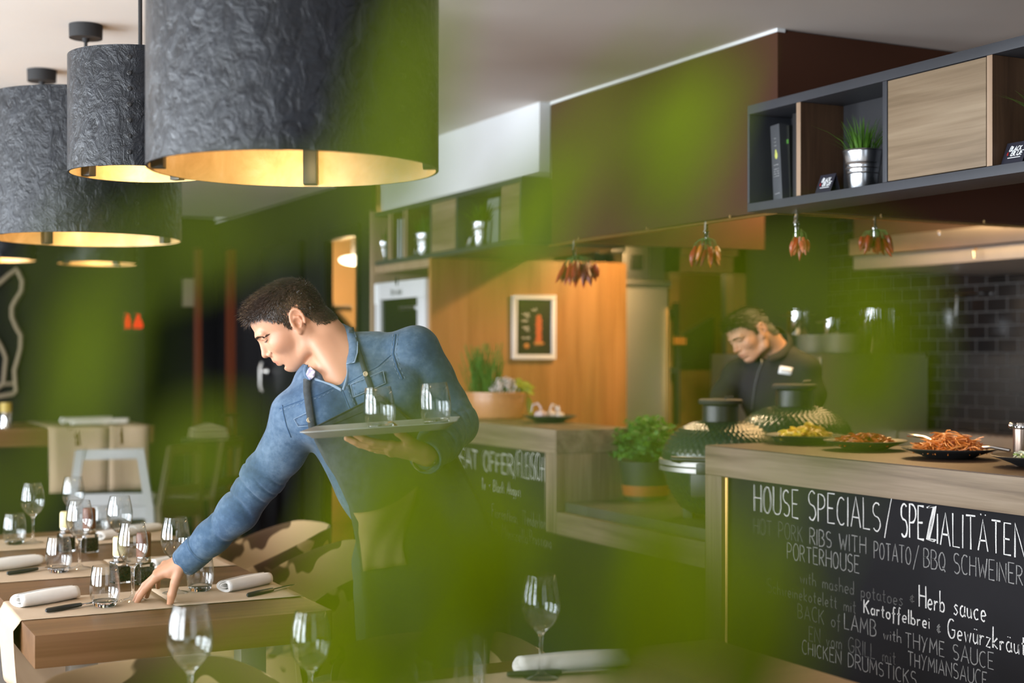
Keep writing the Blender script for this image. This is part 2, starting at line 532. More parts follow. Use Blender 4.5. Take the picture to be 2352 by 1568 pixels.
# left wall with window openings, the farthest one added for its light
mb = MB(); ys = [-2.6]
for wy, ww in WIN_L: ys += [wy - ww / 2, wy + ww / 2]
ys.append(12.2)
for i in range(0, len(ys), 2): mb.box((-2.7, ys[i], 0), (-2.5, ys[i + 1], H))
for wy, ww in WIN_L:
    mb.box((-2.7, wy - ww / 2, 0), (-2.5, wy + ww / 2, .52)).box((-2.7, wy - ww / 2, 2.32), (-2.5, wy + ww / 2, H))
struct('wall_left', mb, plain('left_wall_grey', (.22, .21, .20), .8))
for i, (wy, ww) in enumerate(WIN_L):
    mb = MB(); a, b = wy - ww / 2, wy + ww / 2
    for q in (a, wy - .025, b - .05): mb.box((-2.55, q, .52), (-2.49, q + .05, 2.32))
    mb.box((-2.55, a, .52), (-2.49, b, .57)).box((-2.55, a, 2.27), (-2.49, b, 2.32)).box((-2.53, a, 1.62), (-2.5, b, 1.66))
    struct('window_%d' % (i + 1), mb, M['white'])
mb = MB().box((-2.6, -2.7, 0), (-.5, -2.5, H)).box((2.3, -2.7, 0), (6.1, -2.5, H)).box((-.5, -2.7, 0), (2.3, -2.5, .52)).box((-.5, -2.7, 2.35), (2.3, -2.5, H))
struct('wall_front', mb, M['dark_wall'])
mb = MB()
for q in (-.5, .42, 1.35, 2.25): mb.box((q, -2.55, .52), (q + .05, -2.49, 2.35))
mb.box((-.5, -2.55, .52), (2.3, -2.49, .57)).box((-.5, -2.55, 2.3), (2.3, -2.49, 2.35))
struct('window_5', mb, M['white'])
# kitchen walls
struct('wall_right', MB().box((5.9, -2.5, 0), (6.1, 7.3, H)), M['tiles'])
mb = MB().box((4.18, 7.1, 0), (4.69, 7.25, H)).box((5.18, 7.1, 0), (5.9, 7.25, H)).box((4.69, 7.1, 2.03), (5.18, 7.25, H))
struct('wall_kitchen', mb, plain('kitchen_grey', (.075, .085, .085), .5))
# pass door into the store, with a wooden frame
mb = MB().box((4.66, 7.04, 0), (4.73, 7.12, 2.06)).box((5.12, 7.04, 0), (5.21, 7.12, 2.06)).box((4.66, 7.04, 1.90), (5.21, 7.12, 2.06)).box((4.73, 7.02, 2.0), (5.14, 7.06, 2.06))
struct('door_2', mb, wood('door_frame_oak', (.26, .15, .055), (.32, .19, .075), (.37, .23, .10), 'z', 1.0, .45))
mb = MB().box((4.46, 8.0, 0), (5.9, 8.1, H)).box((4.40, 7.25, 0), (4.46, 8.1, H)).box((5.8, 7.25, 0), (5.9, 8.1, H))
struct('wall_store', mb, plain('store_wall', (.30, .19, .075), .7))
# far walls: dark back wall, black recess, wall with the doorway to the corridor
struct('wall_back', MB().box((-2.6, 10.5, 0), (2.36, 10.65, H)).box((2.36, 10.9, 0), (2.999, 11.0, H)), M['dark_wall'])
a, b = on_x(823, 600, 3.0).y, on_x(761, 600, 3.0).y      # doorway jambs
zt = on_x(790, 546, 3.0).z
b += .07
mb = MB().box((3.0, on_x(855, 600, 3.0).y, 0), (3.03, a, 2.44)).box((3.0, b, 0), (3.03, 11.0, 2.44)).box((3.0, a, zt), (3.03, b, 2.44))
struct('wall_corridor', mb, M['dark_wall'])
for n_, (p0, p1) in enumerate(((459, 447), (541, 529))):
    if n_ == 0: mb = MB().box((on_y(449, 700, 10.45).x, 10.42, 0), (on_y(461, 700, 10.45).x, 10.5, 2.2))
    else: mb = MB().box((2.96, on_x(541, 700, 3.0).y, 0), (3.0, on_x(530, 700, 3.0).y, 2.2))
    struct('trim_%d' % (n_ + 1), mb, plain('orange_lit_jamb_%d' % n_, (.14, .026, .004), .5))  # warm light on the wood jambs is put into this orange
mb = MB().box((2.962, on_x(700, 700, 3.0).y, 0), (3.0, on_x(610, 700, 3.0).y, 2.15), .004)
struct('door_3', mb, M['black_wood'])
hy = on_x(615, 860, 2.96).y
o = MB().lathe([(0, 0), (.022, 0), (.03, .012), (.022, .02), (.01, .05), (0, .052)], 20, Matrix.Translation((2.962, hy, 1.30)) @ Matrix.Rotation(-PI / 2, 4, 'Y')).tube([(2.918, hy, 1.36), (2.905, hy, 1.32), (2.905, hy, 1.2), (2.918, hy, 1.16)], .013, 8).build('door_handle', M['steel']); o['kind'] = 'structure'
mb = MB().box((2.985, b - .003, 0), (3.035, b + .07, zt + .07)).box((2.985, a - .05, 0), (3.035, a + .003, zt + .07)).box((2.985, a, zt), (3.035, b, zt + .07))
struct('door_1', mb, M['black_wood'])
# lit corridor behind the doorway
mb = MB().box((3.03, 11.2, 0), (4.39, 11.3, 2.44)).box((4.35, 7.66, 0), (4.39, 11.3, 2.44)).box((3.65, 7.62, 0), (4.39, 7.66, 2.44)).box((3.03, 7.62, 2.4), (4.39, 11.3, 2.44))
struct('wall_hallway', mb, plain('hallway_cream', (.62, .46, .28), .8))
yy = on_x(790, 597, 4.2)
t = thing('ceiling_lamp', 'oval white lamp glowing in the corridor behind the doorway', 'lamp', (4.1, 9.55, 2.4))
pz = P(812, 597, 10.0)
t.location = (pz.x, pz.y, 2.40)
MB().lathe([(0, 0), (.05, 0), (.05, -.012), (.012, -.014), (.012, pz.z - 2.40 + .035), (0, pz.z - 2.40 + .035)], 20).build('rod', M['white'], t)
MB().ball((0, 0, pz.z - 2.40), (.10, .10, .035), 24, 12).build('glass_shade', emit('lamp_glass', (1, .86, .62), 6), t)
t = thing('stair_rail', 'dark sloping stair stringer seen through the corridor doorway', 'stair', (0, 0, 0))
p0, p1 = P(752, 690, 9.6), P(845, 800, 9.4)
dz = Vector((0, 0, -.75))
MB().loft([[p0, p1, p1 + dz, p0 + dz], [q + Vector((.05, .05, 0)) for q in (p0, p1, p1 + dz, p0 + dz)]]).build('stringer', plain('stringer_brown', (.07, .028, .012), .5), t, smooth=False)
MB().tube([P(745, 706, 9.55), P(808, 708, 9.55)], .018, 8).build('handrail', M['steel_dull'], t)
# white bulkhead over the oven tower
y_end = on_x(877, 600, 3.0).y
struct('wall_bulkhead', MB().box((3.0, 5.575, 2.226), (3.30, y_end, H)), M['white'])
# brown soffit hanging round the kitchen hatch
SX, SN, SF, SZ = 3.05, 3.94, 5.565, 1.915
struct('wall_soffit', MB().box((SX, SN, SZ), (SX + .04, SF, H - .012)).box((SX + .04, SN, SZ), (5.6, SN + .04, H - .004)).box((SX + .04, SF - .04, SZ), (4.2, SF, H - .004)), M['brown'])
struct('trim_3', MB().box((SX - .004, SN - .004, H - .012), (SX + .03, SF, H)), M['white'])
struct('trim_4', MB().box((SX + .041, SN + .041, SZ + .002), (SX + .10, SF - .05, SZ + .02)), plain('hatch_edge_oak', (.46, .27, .10), .45))
t = thing('hanging_rail', 'thin brass rail running round the lower edge of the brown soffit', 'rail', (SX, SN, SZ))
MB().tube([(SX - .012, SF, SZ - .012), (SX - .012, SN - .012, SZ - .012), (4.4, SN - .012, SZ - .012)], .006, 8).build('rod', M['brass'], t, world=True)
for q in ((SX - .012, 5.3), (SX - .012, 4.75), (SX - .012, 4.2), (3.5, SN - .012), (4.0, SN - .012)): MB().tube([(q[0], q[1], SZ - .016), (q[0], q[1], SZ + .004)], .004, 6).build('bracket', M['brass'], t, world=True)
# ------------------------------------------------------------------ chalk lettering (single strokes, hand-lettered look)
def arc(cx, cy, rx, ry, a0, a1, n=8):
    return [(cx + rx * math.cos(math.radians(a0 + (a1 - a0) * i / n)), cy + ry * math.sin(math.radians(a0 + (a1 - a0) * i / n))) for i in range(n + 1)]
G = {  # glyph: (width, strokes) in units of cap height
 'A': (.5, [[(0, 0), (.25, 1), (.5, 0)], [(.08, .33), (.42, .33)]]),
 'B': (.42, [[(0, 0), (0, 1)], [(0, 1)] + arc(.15, .76, .22, .24, 90, -90) + [(0, .52)], [(0, .52)] + arc(.17, .26, .25, .26, 90, -90) + [(0, 0)]]),
 'C': (.42, [arc(.25, .5, .25, .5, 55, 305, 14)]),
 'D': (.45, [[(0, 0), (0, 1)] + arc(.05, .5, .4, .5, 90, -90, 12) + [(0, 0)]]),
 'E': (.36, [[(.36, 1), (0, 1), (0, 0), (.36, 0)], [(0, .5), (.28, .5)]]),
 'F': (.36, [[(.36, 1), (0, 1), (0, 0)], [(0, .52), (.28, .52)]]),
 'G': (.46, [arc(.25, .5, .25, .5, 55, 330, 14) + [(.46, .45), (.26, .45)]]),
 'H': (.44, [[(0, 0), (0, 1)], [(.44, 0), (.44, 1)], [(0, .52), (.44, .52)]]),
 'I': (.02, [[(.01, 0), (.01, 1)]]),
 'J': (.3, [[(.28, 1), (.28, .2)] + arc(.14, .16, .14, .16, 0, -170, 6)]),
 'K': (.42, [[(0, 0), (0, 1)], [(.4, 1), (0, .45)], [(.12, .58), (.42, 0)]]),
 'L': (.34, [[(0, 1), (0, 0), (.34, 0)]]),
 'M': (.56, [[(0, 0), (.06, 1), (.28, .3), (.5, 1), (.56, 0)]]),
 'N': (.46, [[(0, 0), (0, 1), (.46, 0), (.46, 1)]]),
 'O': (.46, [arc(.23, .5, .23, .5, 90, 450, 18)]),
 'P': (.4, [[(0, 0), (0, 1)] + arc(.14, .73, .25, .27, 90, -90) + [(0, .46)]]),
 'Q': (.48, [arc(.23, .5, .23, .5, 90, 450, 18), [(.3, .2), (.5, -.08)]]),
 'R': (.42, [[(0, 0), (0, 1)] + arc(.14, .74, .24, .26, 90, -90) + [(0, .48)], [(.14, .48), (.42, 0)]]),
 'S': (.4, [arc(.2, .75, .19, .25, 40, 250, 9) + arc(.2, .25, .2, .26, 80, -140, 10)]),
 'T': (.46, [[(0, 1), (.46, 1)], [(.23, 1), (.23, 0)]]),
 'U': (.44, [[(0, 1), (0, .25)] + arc(.22, .25, .22, .25, 180, 360, 8) + [(.44, 1)]]),
 'V': (.44, [[(0, 1), (.22, 0), (.44, 1)]]),
 'W': (.6, [[(0, 1), (.15, 0), (.3, .7), (.45, 0), (.6, 1)]]),
 'X': (.42, [[(0, 1), (.42, 0)], [(.42, 1), (0, 0)]]),
 'Y': (.44, [[(0, 1), (.22, .5), (.44, 1)], [(.3, .68), (.12, -.05)]]),
 'Z': (.42, [[(.02, .96), (.42, 1), (.03, .03), (.42, 0)]]),
 '/': (.36, [[(0, -.12), (.36, 1.1)]]), '-': (.25, [[(0, .4), (.25, .4)]]), ' ': (.3, []), '.': (.04, [[(0, 0), (.03, .03)]]),
 '&': (.3, [[(.26, .62), (.12, .68), (.04, .55), (.12, .45), (.2, .45)], [(.12, .45), (.02, .34), (.1, .2), (.28, .26)], [(.17, .8), (.15, .1)]]),
 'a': (.3, [arc(.14, .23, .14, .23, 70, 350, 10), [(.28, .46), (.28, .1), (.33, 0)]]),
 'b': (.32, [[(0, 1), (0, 0)], arc(.15, .23, .15, .23, 160, -160, 10)]),
 'c': (.28, [arc(.16, .23, .16, .23, 50, 310, 10)]),
 'd': (.32, [arc(.14, .23, .14, .23, 20, 340, 10), [(.3, 1), (.3, 0)]]),
 'e': (.3, [[(.03, .22), (.28, .26)] + arc(.16, .24, .15, .24, 10, 310, 10)]),
 'f': (.24, [[(.26, .9), (.16, .96), (.12, .8), (.11, -.25)], [(0, .48), (.24, .48)]]),
 'g': (.3, [arc(.14, .25, .14, .21, 20, 340, 10), [(.28, .46), (.28, -.18), (.15, -.32), (.02, -.24)]]),
 'h': (.3, [[(0, 1), (0, 0)], [(0, .3), (.12, .46), (.26, .4), (.29, 0)]]),
 'i': (.04, [[(.02, .46), (.02, 0)], [(.02, .64), (.03, .67)]]),
 'k': (.28, [[(0, 1), (0, 0)], [(.26, .5), (0, .22), (.28, 0)]]),
 'l': (.05, [[(.02, 1), (.02, .06), (.06, 0)]]),
 'm': (.44, [[(0, .46), (0, 0)], [(0, .3), (.1, .46), (.2, .38), (.21, 0)], [(.21, .3), (.31, .46), (.42, .38), (.44, 0)]]),
 'n': (.28, [[(0, .46), (0, 0)], [(0, .3), (.12, .46), (.25, .38), (.27, 0)]]),
 'o': (.3, [arc(.15, .23, .15, .23, 90, 450, 12)]),
 'p': (.3, [[(0, .46), (0, -.3)], arc(.15, .24, .14, .22, 160, -160, 10)]),
 'r': (.22, [[(0, .46), (0, 0)], [(0, .26), (.1, .44), (.22, .42)]]),
 's': (.26, [[(.25, .42), (.12, .47), (.03, .37), (.14, .25), (.24, .14), (.14, 0), (.0, .05)]]),
 't': (.22, [[(.1, .8), (.1, .05), (.2, 0)], [(0, .5), (.22, .52)]]),
 'u': (.28, [[(0, .46), (.01, .12), (.1, 0), (.24, .1), (.27, .46)], [(.27, .46), (.28, 0)]]),
 'v': (.26, [[(0, .46), (.13, 0), (.26, .46)]]),
 'w': (.4, [[(0, .46), (.1, 0), (.2, .36), (.3, 0), (.4, .46)]]),
 'z': (.26, [[(0, .46), (.26, .46), (0, 0), (.26, 0)]]),
}
for a_, b_ in (('Ä', 'A'), ('ä', 'a'), ('ü', 'u')):
    w_, s_ = G[b_]; hh = 1.14 if a_ == 'Ä' else .66
    G[a_] = (w_, s_ + [[(w_ * .25, hh), (w_ * .3, hh + .03)], [(w_ * .72, hh), (w_ * .77, hh + .03)]])

def lettering(text, org, ex, ey, nrm, cap, width=None, t=.0022, jit=.012, slant=0.0, seed=1):
    """flat raised strokes; org is the left end of the base line; ex along the line, ey up; returns a MB"""
    rr = random.Random(seed); mb = MB()
    ex, ey, nrm, org = Vector(ex), Vector(ey), Vector(nrm), Vector(org)
    tot = sum(G[c][0] + .16 for c in text)
    sx = (width / (tot * cap)) if width else 1.0
    x = 0
    for c in text:
        w, st = G[c]
        oy, sc = rr.uniform(-jit, jit), 1 + rr.uniform(-.06, .06)
        for s in st:
            pts = []
            for k in range(len(s) - 1):
                n = max(1, int(max(abs(s[k + 1][0] - s[k][0]), abs(s[k + 1][1] - s[k][1])) / .35))
                for i in range(n): pts.append((s[k][0] + (s[k + 1][0] - s[k][0]) * i / n, s[k][1] + (s[k + 1][1] - s[k][1]) * i / n))
            pts.append(s[-1])
            q = [org + ex * ((x + px_ * sc + slant * py_ + rr.uniform(-jit, jit) * .6) * cap * sx) + ey * ((py_ * sc + oy + rr.uniform(-jit, jit) * .6) * cap) for px_, py_ in pts]
            L, R = [], []
            for i, p in enumerate(q):
                d = (q[min(i + 1, len(q) - 1)] - q[max(i - 1, 0)])
                d = d.normalized() if d.length > 1e-9 else ex
                sd = d.cross(nrm) * (t / 2) * rr.uniform(.65, 1.2)
                L.append(p - sd + nrm * .0006); R.append(p + sd + nrm * .0006)
            mb.grid([L, R])
        x += w + .16
    return mb

def chalk_mat(name, v):
    q = NT(name); n = q.noise(q.co(), 420, 2, .6)
    q.base(q.ramp(n, [(.32, (v * .35,) * 3), (.55, (v, v * .98, v * .95))])); q.set(rough=.95, spec=.1); return q.mat
CH1, CH2, CH3 = chalk_mat('chalk_white', .80), chalk_mat('chalk_soft', .30), chalk_mat('chalk_faint', .14)
CHB = chalk_mat('chalk_bright', .9)

# ------------------------------------------------------------------ the bar: three joined counter pieces
FX = 2.88                                    # front plane of the counters
yH = on_x(1619, 1019, FX).y                  # left end of the house counter
yH2 = on_x(1657, 1090, FX).y
yM = on_x(1277, 988, FX).y                   # near end of the meat counter
yM2 = on_x(1252, 1040, FX).y
ZT = 1.10
def oakbox(mb, a, b): return mb.box(a, b, .002)
# meat counter
barA = thing('bar_counter', 'tall oak bar block behind the waiter with the meat offer chalkboard on its front', 'counter', (3.07, 6.0, 0))
oakbox(MB(), (FX, yM, ZT - .10), (3.27, 6.765, ZT)).build('countertop', M['oak_y'], barA, world=True)
oakbox(MB(), (FX, yM, .665), (FX + .04, yM2, ZT - .101)).build('front_stile', M['oak_z'], barA, world=True)
oakbox(MB(), (FX + .041, yM, .70), (3.27, yM + .03, ZT - .101)).build('end_panel', M['oak_z'], barA, world=True)
cb = MB().box((FX + .012, yM2 - .002, .05), (FX + .03, 6.765, ZT - .10)).build('chalkboard', M['board'], barA, world=True)
MB().box((FX + .03, yM + .05, .0), (3.25, 6.765, .69)).build('plinth', M['black_matt'], barA, world=True)
def bline(text, px0, px1, py_top0, py_bot0, board, mat, X=FX + .012, t=.0024, name='chalk_lettering', seed=1, par=None, py_bot1=None, jit=.014, shadow=None):
    """one line of writing on the counter front from the column px0 to px1"""
    a = on_x(px0, py_bot0, X); b = on_x(px1, py_bot0, X); top = on_x(px0, py_top0, X)
    z = a.z; 
    if py_bot1 is not None: z = (a.z + on_x(px1, py_bot1, X).z) / 2
    cap = top.z - a.z
    mb = lettering(text, (X, a.y, z), (0, -1, 0), (0, 0, 1), (-1, 0, 0), cap, a.y - b.y, t, jit, 0, seed)
    return mb.build(name, mat, par, world=True, smooth=False)
# header of the meat board: drawn as double outline strokes
for k_, (dx, dy) in enumerate(((0, 0), (3.0, 2.5))):
    bline('MEAT OFFER', 1038 + dx, 1180 + dx, 1023 + dy, 1064 + dy, cb, CH1, t=.0032, seed=3, par=cb, py_bot1=1096 + dy)
bline('/FLEISCH', 1180, 1253, 1040, 1096, cb, CH1, t=.0042, seed=4, par=cb, py_bot1=1103)
bline('lle - Black Angus', 1106, 1196, 1098, 1124, cb, CH1, t=.0034, seed=5, par=cb, py_bot1=1142)
bline('Fiorentina', 1130, 1188, 1160, 1190, cb, CH2, t=.0034, seed=6, par=cb, py_bot1=1203)
bline('Tenderloin', 1200, 1254, 1172, 1204, cb, CH2, t=.0034, seed=7, par=cb, py_bot1=1217)
bline('La Marcella', 1130, 1212, 1200, 1230, cb, CH2, t=.0034, seed=8, par=cb, py_bot1=1250)
bline('Prussiana', 1214, 1268, 1216, 1246, cb, CH2, t=.0034, seed=9, par=cb, py_bot1=1262)
# low worktop between the two bars
barB = thing('worktop', 'low oak worktop between the two chalkboard bars, carrying the green grills', 'counter', (3.3, 4.7, 0))
oakbox(MB(), (FX, yH + .002, .665), (FX + .04, yM - .001, .757)).build('front_rail', M['oak_y'], barB, world=True)
MB().box((FX + .041, yH + .002, .745), (4.02, yM - .19, .795), .003).box((FX + .041, yM - .1899, .745), (3.72, yM - .001, .795), .003).box((3.275, yM - .0009, .745), (3.72, yM + .55, .795), .003).build('worktop_slab', mottled('worktop_slate', (.06, .055, .045), (.085, .075, .06), 4, .45), barB, world=True)
MB().box((FX + .012, yH, .05), (FX + .03, yM2 - .0025, .6645)).build('chalkboard', M['board'], barB, world=True)
MB().box((FX + .04, yH + .02, 0), (3.70, yM - .01, .744)).box((3.701, yH + .02, 0), (4.0, yM - .2, .744)).box((3.30, yM, 0), (3.70, yM + .53, .744)).build('cabinet', M['black_matt'], barB, world=True)
# house counter
barC = thing('bar_counter', 'near oak bar with plates of cut vegetables on top and the house specials chalkboard', 'counter', (3.2, 3.2, 0))
oakbox(MB(), (FX, 1.75, ZT - .103), (3.46, yH, ZT - .0031)).build('countertop', M['oak_y'], barC, world=True)
MB().box((FX + .002, 1.75, ZT - .003), (3.46, yH - .002, ZT)).build('top_surface', M['oak_top'], barC, world=True)
oakbox(MB(), (FX, yH2, .0), (FX + .06, yH, ZT - .104)).build('front_stile', M['oak_z'], barC, world=True)
oakbox(MB(), (FX + .061, yH - .03, .0), (3.44, yH, ZT - .104)).build('end_panel', M['oak_z'], barC, world=True)
cb2 = MB().box((FX + .03, 1.8, .05), (FX + .045, yH2, ZT - .104)).build('chalkboard', M['board'], barC, world=True)
MB().box((FX + .046, 1.8, .0), (3.40, yH - .04, ZT - .11)).build('carcass', M['black_matt'], barC, world=True)
MB().box((FX + .012, yH2 - .012, .3), (FX + .018, yH2 - .006, ZT - .108)).build('light_strip', emit('led_strip', (1, .62, .2), 1.0), barC, world=True)
X2 = FX + .03
def hline(text, px0, px1, t0, b0, b1, mat, t, seed):
    return bline(text, px0, px1, t0, b0, cb2, mat, X=X2, t=t, seed=seed, par=cb2, py_bot1=b1, jit=.016)
hline('HOUSE SPECIALS', 1733, 2030, 1112, 1172, 1222, CH1, .0042, 11)
hline('/', 2032, 2058, 1142, 1226, 1226, CH1, .0040, 12)
hline('SPE', 2070, 2128, 1158, 1232, 1238, CHB, .0062, 13)
for k_ in (0, 3, 6): hline('Z', 2128 + k_, 2150 + k_, 1164, 1240, 1242, CHB, .0062, 14 + k_)
hline('IALITÄTEN', 2153, 2362, 1172, 1244, 1288, CH1, .0046, 15)
hline('HOT PORK', 1732, 1848, 1195, 1230, 1240, CH3, .0030, 16)
hline('RIBS WITH', 1860, 1994, 1214, 1250, 1272, CH2, .0034, 17)
hline('POTATO', 2008, 2096, 1244, 1282, 1296, CH2, .0034, 18)
hline('/', 2098, 2116, 1258, 1304, 1304, CH2, .0034, 19)
hline('BBQ SCHWEINERI', 2122, 2362, 1262, 1304, 1344, CH2, .0036, 20)
hline('PORTERHOUSE', 1808, 1978, 1246, 1282, 1318, CH2, .0036, 21)
hline('with mashed potatoes', 1838, 2078, 1316, 1346, 1384, CH3, .0032, 22)
hline('&', 2090, 2106, 1362, 1388, 1388, CH3, .0030, 23)
hline('Herb sauce', 2112, 2270, 1346, 1394, 1428, CH1, .0046, 24)
hline('Schweinekotelett mit', 1762, 1970, 1336, 1366, 1402, CH3, .0034, 25)
hline('Kartoffelbrei', 1985, 2140, 1374, 1406, 1446, CH1, .0044, 26)
hline('&', 2152, 2166, 1428, 1458, 1458, CH2, .0034, 27)
hline('Gewürzkräut', 2178, 2362, 1420, 1466, 1504, CH1, .0046, 28)
hline('BACK of', 1832, 1934, 1390, 1422, 1440, CH3, .0034, 29)
hline('LAMB', 1940, 2018, 1410, 1446, 1460, CH2, .0036, 30)
hline('with', 2030, 2074, 1440, 1468, 1476, CH2, .0032, 31)
hline('THYME SAUCE', 2080, 2288, 1452, 1486, 1538, CH2, .0038, 32)
hline('EN vom GRILL mit', 1858, 2062, 1446, 1478, 1520, CH3, .0034, 33)
hline('THYMIANSAUCE', 2086, 2272, 1502, 1534, 1572, CH2, .0034, 34)
hline('CHICKEN DRUMSTICKS', 1842, 2110, 1480, 1510, 1566, CH2, .0034, 35)

# ------------------------------------------------------------------ kamado grills on the low worktop
def egg_mat():
    q = NT('dimpled_green_glaze'); v = q.co()
    vo = q.n('ShaderNodeTexVoronoi', feature='F1'); vo.inputs['Scale'].default_value = 64
    q.l(v, vo.inputs['Vector'])
    q.b.inputs['Base Color'].default_value = (.012, .034, .022, 1); q.set(rough=.22, spec=.6)
    q.bump(vo.outputs['Distance'], .12, .003); return q.mat
EGG = egg_mat()
def dimpled(prof, zr, nb=52, per=6):
    """turned body whose skin carries staggered rows of raised knobs between two heights"""
    pts = [prof[0]]; L = 0; ls = [0.0]
    for a, b in zip(prof[:-1], prof[1:]):
        d = math.hypot(b[0] - a[0], b[1] - a[1]); n = max(1, int(d / .0035))
        for k in range(1, n + 1):
            pts.append((a[0] + (b[0] - a[0]) * k / n, a[1] + (b[1] - a[1]) * k / n)); L += d / n; ls.append(L)
    for _ in range(12): pts = [pts[0]] + [((p[0] + q[0] * 2 + r[0]) / 4, (p[1] + q[1] * 2 + r[1]) / 4) for p, q, r in zip(pts[:-2], pts[1:-1], pts[2:])] + [pts[-1]]
    n = nb * per; rows = []
    for i, (r, z) in enumerate(pts):
        row = []
        p0, p1 = pts[max(i - 1, 0)], pts[min(i + 1, len(pts) - 1)]; tx, tz = p1[0] - p0[0], p1[1] - p0[1]; m = math.hypot(tx, tz) or 1
        nx, nz = tz / m, -tx / m; w = ls[i] / .021
        on = max(0, min(1, (z - zr[0]) / .008)) * max(0, min(1, (zr[1] - z) / .008)) * min(1, r / .06)
        for k in range(n):
            a = 2 * PI * k / n
            h = .0034 * on * (.5 + .5 * math.cos(nb * a) * math.cos(PI * w) ) ** 1.5
            rr_ = max(r + nx * h, 0); row.append((rr_ * math.cos(a), rr_ * math.sin(a), z + nz * h))
        rows.append(row)
    return MB().loft(rows)
def egg_thing(loc, sc, label, rz=0):
    t = thing('kamado_grill', label, 'grill', loc, rz, 'green dimpled kamado grills')
    t.scale = (sc, sc, sc)
    dimpled([(.0, .02), (.13, .02), (.165, .05), (.20, .11), (.222, .17), (.228, .200), (.215, .205), (0, .19)], (.03, .150)).build('base', EGG, t)
    dimpled([(.215, .218), (.230, .218), (.231, .235), (.222, .275), (.198, .318), (.162, .350), (.115, .370), (.085, .376), (0, .376)], (.250, .40)).build('dome_lid', EGG, t)
    MB().lathe([(.232, .190), (.240, .190), (.240, .207), (.232, .207)], 48).lathe([(.232, .213), (.240, .213), (.240, .232), (.232, .232)], 48).build('steel_band', M['steel_dull'], t)
    MB().lathe([(0, .372), (.066, .372), (.073, .380), (.073, .440), (.067, .446), (0, .446)], 32).build('top_cap', M['black'], t)
    mb = MB().lathe([(0, .447), (.084, .447), (.087, .452), (.087, .462), (.08, .466), (0, .466)], 32)
    mb.build('vent_wheel', M['black_matt'], t)
    MB().tube([(.03, -.04, .466), (.03, -.04, .474), (.06, -.03, .476)], .005, 8).build('vent_knob', M['black'], t)
    mb = MB().tube([(-.10, -.215, .235), (-.11, -.275, .245), (.11, -.275, .245), (.10, -.215, .235)], .011, 10)
    mb.build('handle', M['black'], t)
    MB().box((-.045, -.262, .10), (.045, -.222, .19), .01).box((-.02, -.27, .19), (.02, -.232, .23), .005).build('clasp', M['black'], t)
    MB().box((-.05, .22, .13), (.05, .27, .26), .01).build('hinge', M['black'], t)
    for a in (.5, 2.1, 3.7, 5.3):
        MB().box((-.02, -.02, 0), (.02, .02, .06), .004, Matrix.Translation((.13 * math.cos(a), .13 * math.sin(a), 0))).build('foot', M['black'], t)
    return t
e1 = P(1655, 1050, 5.42); e2 = P(1826, 1050, 5.90)
egg_thing((e1.x, e1.y, .795), .97, 'green kamado grill with black cap on the low worktop, left of the other one', -.9)
egg_thing((e2.x, e2.y, .795), 1.07, 'green kamado grill right behind the plate of yellow pepper strips', -.6)

# ------------------------------------------------------------------ oven tower with the wooden side wall
TY = 6.77
yl = on_x(856, 600, 3.0).y
tw = thing('tall_cabinet', 'tall oak cabinet housing the white fronted fridge, beside the doorway', 'cabinet', (3.3, 7.2, 0))
MB().box((3.0, TY + .031, 1.875), (3.6, yl - .041, 1.918), .002).build('top_panel', M['edge'], tw, world=True)
MB().box((2.985, yl - .04, 0), (3.6, yl, 2.235), .002).build('side_panel', M['edge'], tw, world=True)
MB().box((3.0, TY, 0), (4.195, TY + .03, 1.925), .001).build('wood_wall', M['oak_v'], tw, world=True)
MB().box((3.58, TY + .031, 0), (3.6, yl - .041, 1.874)).build('back_panel', M['black_matt'], tw, world=True)
fr = thing('ageing_fridge', 'built-in fridge with white framed dark glass door above the waiter\'s shoulder', 'fridge', (3.25, 7.18, 0))
r0, r1 = on_x(976, 622, 2.98), on_x(868, 640, 2.98)
zt_, zb_ = 1.815, .12
MB().box((3.02, r0.y + .02, zb_), (3.5, r1.y + .05, zt_)).build('body', M['black_matt'], fr, world=True)
g0, g1 = on_x(958, 690, 2.98).y, on_x(873, 690, 2.98).y
gz = on_x(958, 681, 2.98).z
mb = MB().box((2.98, r0.y, gz), (3.018, r1.y + .045, zt_), .002).box((2.98, r0.y, zb_), (3.018, g0, gz - .001), .002).box((2.98, g1, zb_), (3.018, r1.y + .045, gz - .001), .002).box((2.98, g0 + .001, zb_), (3.018, g1 - .001, zb_ + .3), .002)
dr = mb.build('door', plain('white_glass_front', (.74, .75, .78), .25), fr, world=True)
gl = NT('dark_door_glass'); gl.b.inputs['Base Color'].default_value = (.012, .014, .010, 1); gl.set(rough=.06, spec=.8)
MB().box((2.992, g0 - .002, zb_ + .29), (3.004, g1 + .002, gz + .002)).build('glass_pane', gl.mat, fr, world=True)
MB().tube([(2.972, g0 - .01, on_x(958, 706, 2.98).z), (2.972, on_x(923, 709, 2.98).y, on_x(958, 706, 2.98).z)], .011, 10).build('handle', M['chrome'], fr, world=True)
ey = on_x(912, 645, 2.98)
mb = MB().ball((2.98, ey.y, ey.z), (.003, .016, .028), 16, 8)
mb.build('emblem', M['black'], fr, world=True)
lettering('DRY AGER', (2.979, ey.y + .075, ey.z - .075), (0, -1, 0), (0, 0, 1), (-1, 0, 0), .028, .15, .004, 0, 0, 2).build('lettering', M['black_matt'], fr, world=True, smooth=False)
MB().box((2.978, r1.y - .01, 1.70), (2.981, r1.y + .045, 1.81)).build('price_tag', M['white'], fr, world=True)

